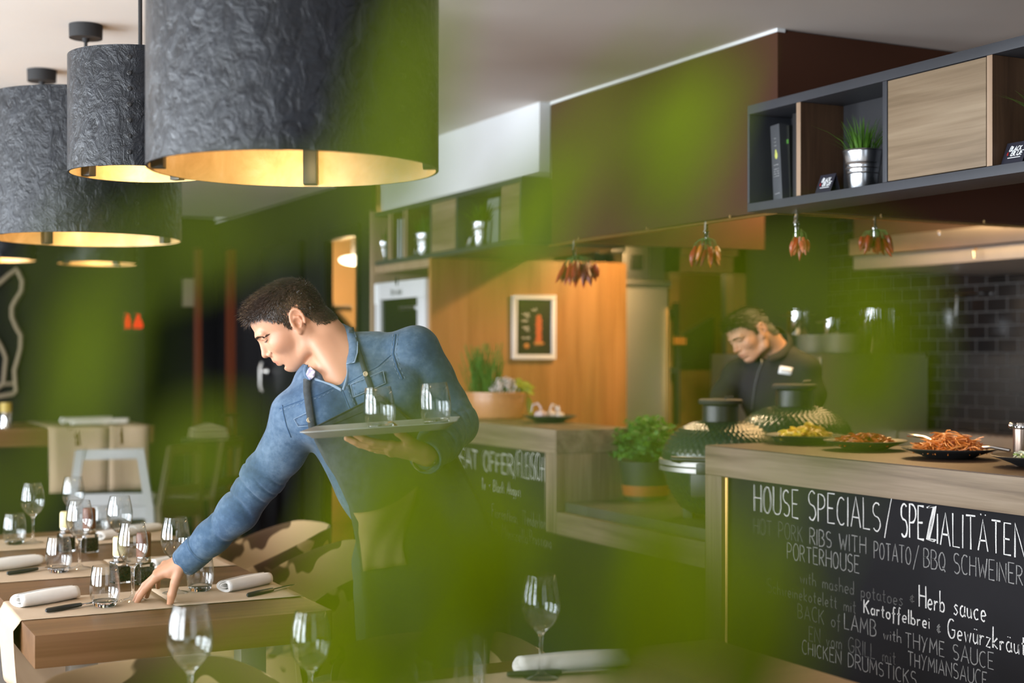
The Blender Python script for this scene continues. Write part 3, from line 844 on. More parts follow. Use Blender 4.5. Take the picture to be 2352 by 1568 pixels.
# framed poster on the wooden wall
a, b = on_y(1178, 675, TY - .02), on_y(1277, 825, TY - .02)
po = thing('framed_poster', 'dark meat doneness poster in a white frame on the oak wall', 'poster', ((a.x + b.x) / 2, TY - .012, (a.z + b.z) / 2))
w2, h2 = (b.x - a.x) / 2, (a.z - b.z) / 2
mb = MB()
f_ = .026
mb.box((-w2, -.012, h2 - f_), (w2, .010, h2), .004).box((-w2, -.012, -h2), (w2, .010, -h2 + f_), .004).box((-w2, -.012, -h2 + f_), (-w2 + f_, .010, h2 - f_), .004).box((w2 - f_, -.012, -h2 + f_), (w2, .010, h2 - f_), .004)
mb.build('frame', plain('frame_white', (.82, .80, .78), .3), po)
MB().box((-w2 + f_ * .8, -.001, -h2 + f_ * .8), (w2 - f_ * .8, .008, h2 - f_ * .8)).build('print', plain('poster_dark', (.028, .022, .012), .35), po)
red = plain('print_red', (.55, .10, .03), .5); cream = plain('print_cream', (.70, .62, .52), .6); orange = plain('print_orange', (.52, .20, .05), .5)
mb = MB(); k = 0
for zz, rw in ((.055, .016), (.035, .020), (.014, .021), (-.008, .021), (-.03, .020), (-.052, .019), (-.07, .021)):
    mb.ball((.028 + .002 * (k % 2), -.0012, zz), (rw, .0015, .013), 16, 8); k += 1
mb.build('printed_steaks', red, po)
MB().ball((.03, -.0012, -.088), (.034, .0012, .010), 16, 8).ball((-.045, -.0012, -.102), (.018, .001, .014), 12, 6).build('printed_board', orange, po)
mb = MB()
for tx, xx, zz, cp in (('RARE', -.012, .088, .013), ('MEDIUM', -.068, .066, .011), ('RARE', -.052, .052, .011), ('MEDIUM', -.074, .028, .011), ('MEDIUM', -.068, -.008, .011), ('WELL', -.052, -.022, .011), ('WELL DONE', -.074, -.064, .010), ('- - -', .0, -.110, .009)):
    q = lettering(tx, (xx, -.0022, zz), (1, 0, 0), (0, 0, 1), (0, -1, 0), cp, None, .0022, 0, 0, 4); mb.add(q.v, q.f)
mb.build('printed_words', cream, po, smooth=False)

# ------------------------------------------------------------------ shelf units
def grass_pot_parts(t, s=1.0, seed=1, n=80):
    pot = [(0, 0), (.043, 0), (.045, .004), (.0495, .048), (.0515, .050), (.0505, .054), (.0525, .064), (.054, .066), (.053, .070), (.0555, .080), (.057, .082), (.056, .086), (.061, .118), (.0635, .120), (.0625, .123), (.059, .120), (.052, .06), (0, .055)]
    MB().lathe([(r * s, z * s) for r, z in pot], 40).build('pot', mottled('zinc', (.55, .57, .60), (.62, .64, .67), 9, .26, 1.0), t)
    rr = random.Random(seed); mb = MB()
    for i in range(n):
        a = rr.uniform(0, 2 * PI); r0 = rr.uniform(0, .045) * s; L = rr.uniform(.09, .16) * s; lean = rr.uniform(.1, .95) * (.35 + .65 * r0 / (.045 * s))
        d = Vector((math.cos(a), math.sin(a), 0)); w = Vector((-d.y, d.x, 0)) * rr.uniform(.0014, .0028) * s
        rows = []
        for k in range(5):
            u = k / 4; p = d * r0 + Vector((0, 0, .085 * s)) + d * (L * lean * u * u * 1.1) + Vector((0, 0, L * u * (1 - .35 * lean * u)))
            ww = w * (1 - u * u * .95); rows.append([p - ww, p + ww])
        mb.grid(rows)
    mb.build('grass', GRASS, t)
def leafy(name, c1, c2, tr=.3, rough=.45):
    q = NT(name); q.base(q.ramp(q.noise(q.co(), 30, 3), [(.3, c1), (.7, c2)])); q.set(rough=rough, spec=.3)
    q.b.inputs['Transmission Weight'].default_value = 0
    tl = q.n('ShaderNodeBsdfTranslucent'); tl.inputs[0].default_value = (c2[0] * 1.6, c2[1] * 1.6, c2[2] * .9, 1)
    mx = q.n('ShaderNodeMixShader'); mx.inputs[0].default_value = tr
    q.l(q.b.outputs[0], mx.inputs[1]); q.l(tl.outputs[0], mx.inputs[2]); q.l(mx.outputs[0], q.out.inputs[0]); return q.mat
GRASS = leafy('grass_green', (.035, .11, .012), (.12, .27, .03))
def tent_card(loc, label, group, rz=-PI / 2):
    t = thing('tent_card', label, 'card', loc, rz, group)
    w, h, dp = .075, .062, .022
    navy = plain('card_navy', (.016, .016, .028), .55)
    MB().loft([[(-w / 2, -dp, 0), (w / 2, -dp, 0)], [(-w / 2 + .004, 0, h), (w / 2 + .004, 0, h)], [(-w / 2, dp, 0), (w / 2, dp, 0)]], close=False, cap=False).build('folded_card', navy, t, smooth=False)
    n = Vector((0, -h, dp)).normalized(); up = Vector((0, dp, h)).normalized()
    for tx, zz, xx in (('BLACK', .040, -.018), ('BLUE', .026, -.010)):
        q = lettering(tx, Vector((xx, -dp, 0)) + up * zz + n * .0004, (1, 0, 0), up, n, .013, .042, .0032, 0, .25, 2)
        q.build('lettering', M['white'], t, smooth=False)
    q = lettering('&', Vector((-.023, -dp, 0)) + up * .026 + n * .0004, (1, 0, 0), up, n, .014, None, .003, 0, 0, 2)
    q.build('ampersand', plain('card_red', (.5, .02, .02), .5), t, smooth=False)
    MB().box((-.018, -.0004, 0), (.026, .0004, .002), 0, Matrix.Translation(Vector((0, -dp, 0)) + up * .019 + n * .0008) @ Matrix.Rotation(math.atan2(dp, h), 4, 'X') .inverted()).build('underline', M['white'], t)
    return t
def book(loc, size, col, label, group, lean=0.0, marks=None, rz=-PI / 2):
    """size: spine width, depth, height; local x along the spine width, -y out to the reader"""
    w, dp, h = size
    t = thing('book', label, 'book', loc, rz, group)
    c = Matrix.Rotation(lean, 4, 'Y')
    m_ = plain('cover_%d' % (len(bpy.data.materials)), col, .5)
    MB().box((-w / 2, 0, 0), (-w / 2 + .003, dp, h), 0, c).box((w / 2 - .003, 0, 0), (w / 2, dp, h), 0, c).box((-w / 2, -.002, 0), (w / 2, .002, h), .001, c).build('cover', m_, t)
    MB().box((-w / 2 + .0032, .0022, .004), (w / 2 - .0032, dp - .004, h - .004), 0, c).build('pages', M['paper'], t)
    for nm, mb, mt in (marks or []):
        mb.v = [tuple(c @ Vector(p)) for p in mb.v]; mb.build(nm, mt, t, smooth=False)
    return t
# right-hand shelf, hung from the soffit over the bar
S1, S1b = 2.92, 3.11
zb1, zt1 = 1.901, 2.262
sy_ = lambda px: on_x(px, 812, S1).y
E0, D1a, D1b, D2a, D2b, P0, P1, D3a, D3b = (sy_(p) for p in (1715, 1829.5, 1838.5, 2027, 2037, 2039, 2264, 2267, 2279))
s1 = thing('hanging_shelf', 'long anthracite box shelf with oak doors hanging above the plates of vegetables', 'shelf', (3.0, 3.0, zb1))
NE = 1.9
MB().box((S1, NE, zt1 - .03), (S1b, E0 - .004, zt1), .001).build('top_board', M['anth'], s1, world=True)
MB().box((S1, NE, zb1), (S1b, E0 - .004, zb1 + .028), .001).build('bottom_board', M['anth'], s1, world=True)
MB().box((S1, E0 - .015, zb1 + .029), (S1b, E0 - .004, zt1 - .031), .001).build('upright', M['anth'], s1, world=True)
MB().box((S1, D2b, zb1 + .029), (S1b - .013, D2a, zt1 - .031), .001).build('upright', M['anth'], s1, world=True)
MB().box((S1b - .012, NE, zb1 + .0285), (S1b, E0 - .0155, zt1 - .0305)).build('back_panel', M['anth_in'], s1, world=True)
for q0, q1 in ((D1a, D1b), (D3a, D3b)):
    d_ = MB().box((S1 + .0015, q1, zb1 + .029), (S1b - .013, q0, zt1 - .031)).build('divider', M['walnut'], s1, world=True)
    MB().box((S1, q1 - .0003, zb1 + .029), (S1 + .0014, q0 + .0003, zt1 - .031)).build('front_edge', M['edge'], d_, world=True)
MB().box((S1 + .001, P1, zb1 + .031), (S1 + .019, P0, zt1 - .033), .001).build('door', M['pale'], s1, world=True)
MB().box((S1b - .03, 3.70, 2.05), (S1b, SN + .005, 2.11)).build('mounting_bracket', M['black'], s1, world=True)
# things on the right-hand shelf
zs = zb1 + .028
whitem = plain('print_white', (.75, .75, .75), .6)
q = on_x(1788, 460, S1 + .03)
lines = MB()
for k_, (tx, zz, cp) in enumerate((('--', .205, .010), ('--', .193, .010), ('--', .181, .010), ('----', .118, .006), ('---- -', .104, .006), ('-- ---', .096, .006), ('--- --', .088, .006), ('- ----', .080, .006), ('---', .022, .005))):
    l_ = lettering(tx, (-.013 if k_ > 2 else -.006, -.0025, zz), (1, 0, 0), (0, 0, 1), (0, -1, 0), cp, .026 if k_ > 2 else .012, .0012, 0, .2, 3); lines.add(l_.v, l_.f)
pear = MB().ball((.001, -.002, .152), (.007, .0012, .012), 14, 8).ball((.0, -.002, .165), (.004, .001, .007), 10, 6)
book((q.x, q.y, zs), (.047, .14, .255), (.055, .06, .068), 'tall grey book with a yellow pear on the spine, leaning in the first shelf bay', 'cookery books on the right shelf', -.07,
     [('spine_lettering', lines, whitem), ('printed_pear', pear, plain('pear_yellow', (.55, .58, .12), .5))])
q = on_x(1811, 450, S1 + .06)
gr = MB().box((-.009, -.0035, .19), (.009, -.0025, .204))
book((q.x, q.y - .004, zs), (.022, .13, .25), (.02, .022, .018), 'thin black book with a green band, just right of the tall grey one', 'cookery books on the right shelf', -.045, [('green_band', gr, plain('band_green', (.12, .35, .06), .5))])
q = on_x(1822, 450, S1 + .06)
book((q.x, q.y - .012, zs), (.026, .13, .285), (.012, .012, .013), 'tall black book against the first walnut divider of the right shelf', 'cookery books on the right shelf', 0)
q = on_x(1901, 450, S1 + .045)
tent_card((q.x, q.y, zs), 'navy tent card left of the zinc grass pot on the right shelf', 'navy tent cards')
q = on_x(1982, 440, S1 + .075)
gp = thing('grass_pot', 'zinc pot of green grass in the open bay beside the oak shelf door', 'potted plant', (q.x, q.y, zs), .4, 'zinc pots of grass')
grass_pot_parts(gp, 1.0, 3, 170)
q = on_x(2336, 380, S1 + .045)
tent_card((q.x, q.y, zs), 'navy tent card right of the oak door, at the picture\'s right edge', 'navy tent cards')
q = on_x(2420, 380, S1 + .08)
gp2 = dup(gp, (q.x, q.y, zs), 1.0, 'zinc grass pot in the bay right of the oak shelf door')
# far shelf, over the oven tower
S2, S2b = 3.0, 3.55
z2, t2 = 1.920, 2.2255
fy = lambda px: on_x(px, 812, S2).y
s2 = thing('hanging_shelf', 'anthracite box shelf with oak doors under the white bulkhead, above the white fridge', 'shelf', (3.1, 6.6, z2))
N2, F2 = fy(1200), yl - .042
MB().box((S2, N2, t2 - .024), (S2b, F2, t2), .001).build('top_board', M['anth'], s2, world=True)
MB().box((S2, N2, z2), (S2b, F2, z2 + .024), .001).build('bottom_board', M['anth'], s2, world=True)
MB().box((S2, N2, z2 + .0245), (S2b, N2 + .02, t2 - .0245), .001).build('upright', M['anth'], s2, world=True)
for p in (1046, 985): MB().box((S2, fy(p + 4), z2 + .0245), (S2 + .23, fy(p), t2 - .0245), .001).build('upright', M['anth'], s2, world=True)
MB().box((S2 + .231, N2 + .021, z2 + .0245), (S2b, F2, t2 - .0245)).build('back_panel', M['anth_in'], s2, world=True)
for p in (893, 927):
    d_ = MB().box((S2 + .0015, fy(p + 7), z2 + .0245), (S2 + .23, fy(p), t2 - .0245)).build('divider', M['walnut'], s2, world=True)
    MB().box((S2, fy(p + 7) - .0003, z2 + .0245), (S2 + .0014, fy(p) + .0003, t2 - .0245)).build('front_edge', M['edge'], d_, world=True)
for p0, p1 in ((989.5, 1045), (1152, 1196)):
    MB().box((S2 + .001, fy(p1) + (.003 if p1 < 1100 else .0), z2 + .026), (S2 + .019, fy(p0), t2 - .026), .001).build('door', M['pale'], s2, world=True)
zs2 = z2 + .024
for p, off, lb in ((886, .08, 'zinc grass pot in the leftmost bay of the far shelf'), (977, .07, 'zinc grass pot left of the first oak door of the far shelf'), (1109, .07, 'zinc grass pot beside the grey box between the far shelf\'s oak doors')):
    q = on_x(p, 580, S2 + off); dup(gp, (q.x, q.y, zs2), p * .1, lb)
for p, lb in ((961, 'navy tent card beside the grass pot left of the far shelf\'s first oak door'), (1082, 'navy tent card between the far shelf\'s two oak doors')):
    q = on_x(p, 580, S2 + .05); tent_card((q.x, q.y, zs2), lb, 'navy tent cards')
q = on_x(917, 590, S2 + .04); book((q.x, q.y, zs2), (.03, .15, .225), (.50, .54, .60), 'pale grey book between the two pale dividers of the far shelf', 'books on the far shelf')
q = on_x(923, 590, S2 + .06); book((q.x, q.y - .008, zs2), (.035, .14, .15), (.33, .30, .42), 'shorter lilac book right of the pale grey one on the far shelf', 'books on the far shelf')
q = on_x(1133, 560, S2 + .10)
t = thing('storage_box', 'pale grey box standing behind the zinc pot on the far shelf', 'box', (q.x, q.y, zs2), -PI / 2)
MB().box((-.065, 0, 0), (.065, .09, .235), .003).build('body', plain('box_grey', (.30, .33, .33), .6), t)
MB().box((-.066, -.001, .175), (.066, .012, .187), .001).build('lid_edge', M['steel_dull'], t)

# ------------------------------------------------------------------ chillies hanging from the brass rail
def chilli_mat(nm, c): return plain(nm, c, .28, 0, .5)
RED, RED2, ORG, STEM = chilli_mat('chilli_red', (.38, .022, .012)), chilli_mat('chilli_dark', (.20, .010, .008)), chilli_mat('chilli_orange', (.60, .16, .02)), plain('chilli_stem', (.10, .17, .04), .6)
def chilli_bunch(px, py_bot, at, label, seed, n, mats, sc=1.0, lean=0.0):
    loc = (at[0], at[1], SZ - .018)
    t = thing('chilli_bunch', label, 'chillies', loc, 0, 'chilli bunches on the brass rail')
    d = (Vector((at[0], at[1], 0)) - Vector((0, 0, 0))).length * .995
    drop = (loc[2] - P(px, py_bot, Vector((at[0], at[1])).dot(Vector((SY, CY_)))).z)
    rr = random.Random(seed)
    MB().box((-.006, -.005, -.075), (.006, .005, .012), .003).box((-.009, -.006, -.035), (.009, .006, -.02), .003).build('clip', M['chrome'], t)
    top = -drop * .35
    MB().tube([(0, 0, -.04), (lean * .4, 0, top * .8), (lean, 0, top)], .0022, 6).build('string', STEM, t)
    stems = MB()
    for i in range(n):
        a = rr.uniform(0, 2 * PI); r = rr.uniform(.012, .045) * sc
        z0 = top - rr.uniform(0, .2) * drop; z1 = z0 - rr.uniform(.12, .3) * drop
        p0 = Vector((lean, 0, top + .005)); p1 = Vector((lean + r * math.cos(a), r * math.sin(a), z0 - .12 * drop))
        stems.tube([p0, (p0 + p1) / 2 + Vector((r * .3 * math.cos(a), r * .3 * math.sin(a), .005)), p1], .0016, 5)
        dr = Vector((math.cos(a) * rr.uniform(.05, .4), math.sin(a) * rr.uniform(.05, .4), -1)).normalized(); L = rr.uniform(.035, .055) * sc
        bend = Vector((rr.uniform(-.2, .2), rr.uniform(-.2, .2), 0)) * L
        MB().tube([p1, p1 + dr * L * .3 + bend * .2, p1 + dr * L * .65 + bend * .6, p1 + dr * L + bend], [.004 * sc, .0075 * sc, .006 * sc, .0008], 8).build('chilli', mats[i % len(mats)], t)
    stems.build('stems', STEM, t)
    return t
chilli_bunch(1335, 645, (SX - .012, on_x(1318, 560, SX - .012).y), 'deep red chilli bunch with a hanging tail in front of the oak wall', 5, 26, (RED, RED2, RED), 1.7, .02)
chilli_bunch(1622, 608, (SX - .012, on_x(1622, 530, SX - .012).y), 'orange and dark chilli bunch above the wooden store door', 6, 18, (ORG, RED, RED2), 1.25, .0)
q = on_y(1829, 500, SN - .012); chilli_bunch(1840, 592, (q.x, q.y), 'sparse pale red chilli bunch near the soffit corner, under the shelf', 7, 11, (chilli_mat('chilli_pale', (.50, .09, .05)), RED), 1.25, .02)
q = on_y(2008, 505, SN - .012); chilli_bunch(2020, 575, (q.x, q.y), 'dense dark red chilli bunch before the copper coloured hood', 8, 26, (RED, RED2), 1.25, .012)

# ------------------------------------------------------------------ kitchen equipment
hood = thing('extractor_hood', 'long steel extractor hood reflecting copper light over the tiled wall', 'hood', (5.4, 4.2, 1.88))
hx = 4.92; hy1 = on_x(1950, 580, hx).y
hz0, hz1, hz2 = on_x(1950, 622, hx).z, on_x(1950, 591, hx).z, on_x(1954, 551, hx).z
mb = MB().box((hx, 2.2, hz1 + .004), (hx + .03, hy1, hz2), .002)
mb.build('front_band', M['steel'], hood, world=True)
MB().box((hx + .02, 2.2, hz0), (5.899, hy1 - .01, hz1), .003).build('gutter', M['steel_dull'], hood, world=True)
MB().box((hx + .031, 2.2, hz1 + .004), (5.899, hy1, H - .15)).build('casing', plain('casing_dark', (.05, .032, .02), .5, .6), hood, world=True)
mb = MB()
for k in range(8):
    yq = 2.6 + k * .42; mb.lathe([(0, -.012), (.009, -.008), (.009, .0), (0, .003)], 10, Matrix.Translation((hx - .001, yq, hz2 - .012)) @ Matrix.Rotation(-PI / 2, 4, 'Y'))
mb.build('bolts', M['chrome'], hood, world=True)
q = P(2243, 580, 6.9); hk = on_x(2243, 577, hx - .004)
MB().tube([(hx - .004, hk.y, hk.z + .012), (hx - .02, hk.y, hk.z), (hx - .016, hk.y, hk.z - .03)], .006, 8).build('hook', M['brass'], hood, world=True)
# fridge column beside the wooden wall
f0 = thing('fridge_column', 'narrow brushed steel fridge column at the end of the oak wall', 'fridge', (4.3, 6.9, 0))
xa, xb = 4.2, on_y(1534, 800, 6.86).x
MB().box((xa, 6.86, .1), (xb, 7.09, 1.80), .006).build('door', M['steel_dull'], f0, world=True)
MB().box((xa, 6.84, 1.802), (xb + .01, 7.09, 1.835), .004).box((xa, 6.87, 0), (xb, 7.09, .098)).build('cornice', M['steel'], f0, world=True)
MB().box((xb - .012, 6.835, .6), (xb - .002, 6.859, 1.68), .003).build('handle', M['brass'], f0, world=True)
f1 = thing('ventilation_box', 'steel ventilation box on top of the narrow fridge column', 'vent', (4.25, 6.95, 1.836))
c0, c1 = on_y(1432, 600, 6.9), on_y(1492, 600, 6.9)
MB().box((c0.x, 6.9, 1.836), (c1.x, 7.09, 2.03), .01).build('casing', M['steel'], f1, world=True)
MB().box((c0.x + .05, 6.885, 1.90), (c1.x - .05, 6.899, 1.985), .006).build('grille', M['black'], f1, world=True)
MB().box((c0.x - .1, 6.86, 1.99), (c0.x - .002, 7.0, 2.03), .01).build('duct', M['steel'], f1, world=True)
# store doorway details: dark gate bars and cabinet seen inside
t = thing('store_cabinet', 'warm lit wooden cabinet inside the store doorway behind the chef', 'cabinet', (5.0, 7.6, 0))
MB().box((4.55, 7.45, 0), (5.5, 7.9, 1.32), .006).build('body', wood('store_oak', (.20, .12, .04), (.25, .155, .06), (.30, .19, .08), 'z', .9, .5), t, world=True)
MB().box((4.55, 7.44, 1.321), (5.5, 7.9, 1.36), .004).build('top', M['black'], t, world=True)
MB().lathe([(0, 0), (.02, 0), (.026, .015), (.018, .03), (0, .032)], 14, Matrix.Translation((4.83, 7.449, 1.17)) @ Matrix.Rotation(PI / 2, 4, 'X')).build('knob', M['black'], t, world=True)
t = thing('store_shadow', 'black triangle standing in for the diagonal shadow in the store doorway', 'shadow shape', (5.1, 7.6, 1.361))  # dark wedge modelled where a diagonal shadow falls
MB().loft([[(4.72, 7.5, 1.361), (5.3, 7.5, 1.361), (5.3, 7.5, 1.66)], [(4.72, 7.56, 1.361), (5.3, 7.56, 1.361), (5.3, 7.56, 1.66)]]).build('top_piece', M['black_matt'], t, world=True, smooth=False)
t = thing('door_closer', 'black vertical lock bar with hinges on the store door frame', 'lock', (4.75, 7.02, 0))
ba = on_y(1553, 800, 7.0)
MB().box((ba.x - .012, 6.99, 1.0), (ba.x + .02, 7.019, 1.72), .004).build('bar', M['black'], t, world=True)
for py_ in (715, 850): 
    q = on_y(1545, py_, 7.0); MB().box((q.x - .05, 6.985, q.z - .018), (q.x + .03, 7.019, q.z + .018), .004).build('hinge', M['black'], t, world=True)
q = on_y(1556, 782, 7.0); MB().box((q.x - .04, 6.975, q.z - .022), (q.x + .045, 6.989, q.z + .022), .004).build('catch', plain('catch_orange', (.55, .22, .05), .5), t, world=True)
# steel refrigerator behind the chef
u0 = thing('steel_refrigerator', 'wide steel refrigerator behind the chef with plates and pots on top', 'fridge', (5.4, 6.6, 0))
ux0 = 4.98; ux1 = on_y(2130, 900, 6.18).x
MB().box((ux0, 6.20, .1), (ux1, 7.08, 1.42), .006).build('cabinet', M['steel_dull'], u0, world=True)
xm = on_y(1885, 900, 6.18).x
MB().box((xm + .006, 6.178, .12), (ux1 - .004, 6.199, 1.40), .004).build('door', M['steel_dull'], u0, world=True)
MB().box((ux0 + .004, 6.178, .12), (xm - .012, 6.199, 1.40), .004).build('door', M['steel_dull'], u0, world=True)
MB().box((xm - .008, 6.16, .5), (xm + .002, 6.195, 1.40), .003).build('handle', M['chrome'], u0, world=True)
MB().box((ux0 + .03, 6.25, 0), (ux1 - .03, 7.05, .099)).build('plinth', M['black'], u0, world=True)
ztop = 1.42
def pot_thing(px, d, r, h, label, z=ztop, top_piece=True):
    q = P(px, 812, d)
    t = thing('cooking_pot', label, 'pot', (q.x, q.y, z), 0, 'steel cooking pots')
    MB().lathe([(0, 0), (r * .96, 0), (r, .006), (r, h), (r + .006, h + .003), (r - .004, h + .003), (r - .004, .01), (0, .008)], 36).build('body', M['chrome'], t)
    for s in (-1, 1):
        MB().tube([(s * r, -.035, h * .8), (s * (r + .035), -.03, h * .82), (s * (r + .035), .03, h * .82), (s * r, .035, h * .8)], .005, 8).build('handle', M['steel'], t)
    return t
# two piles of plates
def piles():
    words = ['bottom', 'second from bottom', 'third from bottom', 'fourth from bottom', 'fifth from bottom', 'fourth from top', 'third from top', 'second from top', 'top']
    for px, nm in ((1879, 'left'), (1937, 'right')):
        q = P(px, 812, 8.4 if nm == 'left' else 8.05); first = None
        for k in range(9):
            lb = '%s plate of the %s pile of white plates on the refrigerator' % (words[k], nm)
            if first is None:
                first = thing('dinner_plate', lb, 'plate', (q.x, q.y, ztop), 0, 'white plates piled on the refrigerator'); r = .125 if nm == 'left' else .11
                MB().lathe([(0, .002), (r * .55, 0), (r * .6, .003), (r, .012), (r, .0145), (r * .6, .0060), (0, .0055)], 36).build('dish', plain('plate_cream', (.70, .68, .58), .3), first)
                tr = subtree(first)
            else: dup(first, (q.x, q.y, ztop + k * .0122), 0, lb, None, None, tr)
piles()
pt = ztop + 8 * .0122 + .0148
pot_thing(1832, 8.45, .066, .145, 'shiny steel pot on top of the left pile of plates', pt)
pot_thing(1911, 8.02, .045, .085, 'small steel saucepan on the right pile of plates', pt)
pot_thing(2012, 8.3, .105, .255, 'tall steel stock pot right of the plate piles', ztop)
# cooking line along the tiled wall
cl = thing('cooking_range', 'steel cooking range with a perforated back shelf along the tiled wall', 'stove', (5.5, 4.3, 0))
MB().box((5.2, 2.0, 0), (5.885, 6.17, .90), .004).build('body', M['steel_dull'], cl, world=True)
MB().box((5.62, 2.0, .901), (5.89, 6.17, .985), .004).build('back_shelf', M['steel_dull'], cl, world=True)
for g_ in range(4):
    mb = MB().box((5.64, 2.6 + g_ * .82, .9855), (5.86, 2.6 + g_ * .82 + .75, .989))
    for k in range(13):
        yy_ = 2.62 + g_ * .82 + k * .055; mb.box((5.645, yy_, .987), (5.855, yy_ + .028, .993))
    mb.build('grate', M['steel'], cl, world=True)
# wall tap on tiles
q = on_x(2215, 700, 5.86)
t = thing('wall_hook', 'chrome utensil hook rail catching light on the black tiles', 'rail', (5.88, q.y, q.z))
MB().tube([(0, .12, .06), (-.03, .12, .06), (-.03, -.12, .06), (0, -.12, .06)], .007, 8).tube([(-.03, .05, .06), (-.035, .05, -.06), (-.05, .05, -.07)], .006, 8).build('bar', M['chrome'], t)
# ------------------------------------------------------------------ pendant lamps with hammered dark shades and gold lining
def shade_mats():
    q = NT('hammered_black_resin'); v = q.co((1, 1, .75), (0, 0, .5))
    n1 = q.noise(v, 26, 5, .62, .9); n2 = q.noise(v, 75, 4, .6, .5)
    q.base(q.ramp(n1, [(.3, (.006, .0065, .008)), (.7, (.018, .020, .025))]))
    q.set(rough=.27, spec=.26)
    b1 = q.bump(n1, .75, .010)
    b = q.n('ShaderNodeBump'); b.inputs['Strength'].default_value = .5; b.inputs['Distance'].default_value = .003
    q.l(n2, b.inputs['Height']); q.l(b1, b.inputs['Normal']); q.l(b.outputs[0], q.b.inputs['Normal'])
    g = NT('gold_leaf_lining'); v = g.co(); n = g.noise(v, 9, 6, .7, .6)
    g.base(g.ramp(n, [(.3, (.60, .40, .17)), (.55, (.78, .56, .28)), (.75, (.84, .66, .42))])); g.set(rough=.42, metal=.45)
    g.bump(n, .35, .004)
    return q.mat, g.mat
SHADE, GOLD = shade_mats()
BULB = emit('warm_bulb', (1.0, .70, .36), 14)
def pendant(loc, dia, hgt, label, watt, rod_off=(0, 0), rz=0):
    """loc: centre of the lower rim"""
    t = thing('pendant_lamp', label, 'lamp', loc, rz, 'black hammered pendant lamps over the table')
    r = dia / 2
    rr = random.Random(int(loc[1] * 1000))
    n = 96; rows = []
    for k, (dr, z) in enumerate(((0, 0), (0, hgt), (-.006, hgt), (-.006, 0), (0, 0))):
        rows.append([((r + dr) * math.cos(2 * PI * i / n) , (r + dr) * math.sin(2 * PI * i / n), z) for i in range(n)])
    me = MB(); me.cur = 0; me.loft(rows[:2], cap=False); me.cur = 1; me.loft(rows[2:4], cap=False); me.cur = 0; me.loft([rows[1], rows[2]], cap=False); me.loft([rows[3], rows[4]], cap=False)
    me.build('shade', (SHADE, GOLD), t, angle=60)
    # riveted seams
    riv = MB()
    for a in (rz + 4.15, rz + 1.0, rz + 5.75):
        for k in range(7):
            z = .035 + k * (hgt - .07) / 6
            R_ = Matrix.Translation(((r + .001) * math.cos(a), (r + .001) * math.sin(a), z)) @ Matrix.Rotation(a, 4, 'Z') @ Matrix.Rotation(PI / 2, 4, 'Y')
            riv.lathe([(0, 0), (.0065, 0), (.0065, .003), (.004, .0035), (.003, .002), (0, .002)], 12, R_)
    o = riv.build('rivets', M['black'], t)
    # inner bracket: cross bar, four clips and lamp holder
    for k in range(4):
        a = .62 + k * PI / 2
        c = Matrix.Rotation(a, 4, 'Z')
        MB().box((r - .034, -.016, .003), (r - .0065, .016, .12), .003, c).build('clip', M['black'], t)
    mb = MB()
    for k in range(4):
        c = Matrix.Rotation(.62 + k * PI / 2, 4, 'Z'); mb.box((.0, -.008, .112), (r - .0345, .008, .12), 0, c)
    mb.lathe([(0, .112), (.035, .112), (.035, .16), (0, .16)], 24)
    mb.build('bracket', M['black'], t)
    MB().lathe([(0, .045), (.028, .052), (.034, .075), (.022, .105), (.016, .112), (0, .112)], 20).build('bulb', BULB, t)
    MB().tube([(0, 0, .158), (0, 0, H - loc[2] - .055)], .006, 8).build('rod', M['black'], t)
    MB().lathe([(0, H - loc[2] - .058), (.010, H - loc[2] - .058), (.012, H - loc[2] - .046), (.055, H - loc[2] - .046), (.056, H - loc[2] - .0005), (0, H - loc[2] - .0005)], 32).build('canopy', M['black_matt'], t)
    if watt:
        l = point('pendant_bulb_light', (loc[0], loc[1], loc[2] + .03), watt, (1.0, .70, .38), .03)
        l2 = point('pendant_uplight', (loc[0], loc[1], loc[2] + .22), watt * .35, (1.0, .66, .36), .04)
    return t
def at_col(px, d, z): q = P(px, 812, d); return (q.x, q.y, z)
pendant(at_col(676, 3.06, 1.815), .622, .46, 'largest black drum lamp, hanging in front of the other lamps', 2.3, rz=.5)
pendant(at_col(322, 4.02, 1.927), .395, .325, 'narrow black drum lamp between the two wide ones', 1.9, rz=.1)
pendant(at_col(197, 4.85, 1.808), .640, .47, 'wide black drum lamp at the left edge behind the narrow one', 2.3, rz=-.35)
pendant(at_col(96, 5.62, 1.927), .395, .325, 'narrow black drum lamp hidden behind the wide left one, on the second rod from left', 1.9, rz=.7)
pendant(at_col(223, 7.7, 1.905), .42, .33, 'far small black drum lamp glowing below the wide left lamp', 1.9, rz=.2)
pendant(at_col(-2, 7.3, 1.90), .37, .33, 'far small black drum lamp cut by the left picture edge', 1.9, rz=.9)
# gold lining lit ceiling spots: small recessed light in the far ceiling step
t = thing('ceiling_spot', 'small bright recessed strip in the dropped ceiling edge', 'lamp', (0, 0, 0))
q0, q1 = on_y(905, 421, 8.19), on_y(927, 417, 8.19)
MB().box((q0.x, 8.186, q1.z - .012), (q1.x, 8.199, q1.z + .012)).build('diffuser', emit('strip_glow', (1, .9, .75), 1.2), t, world=True)

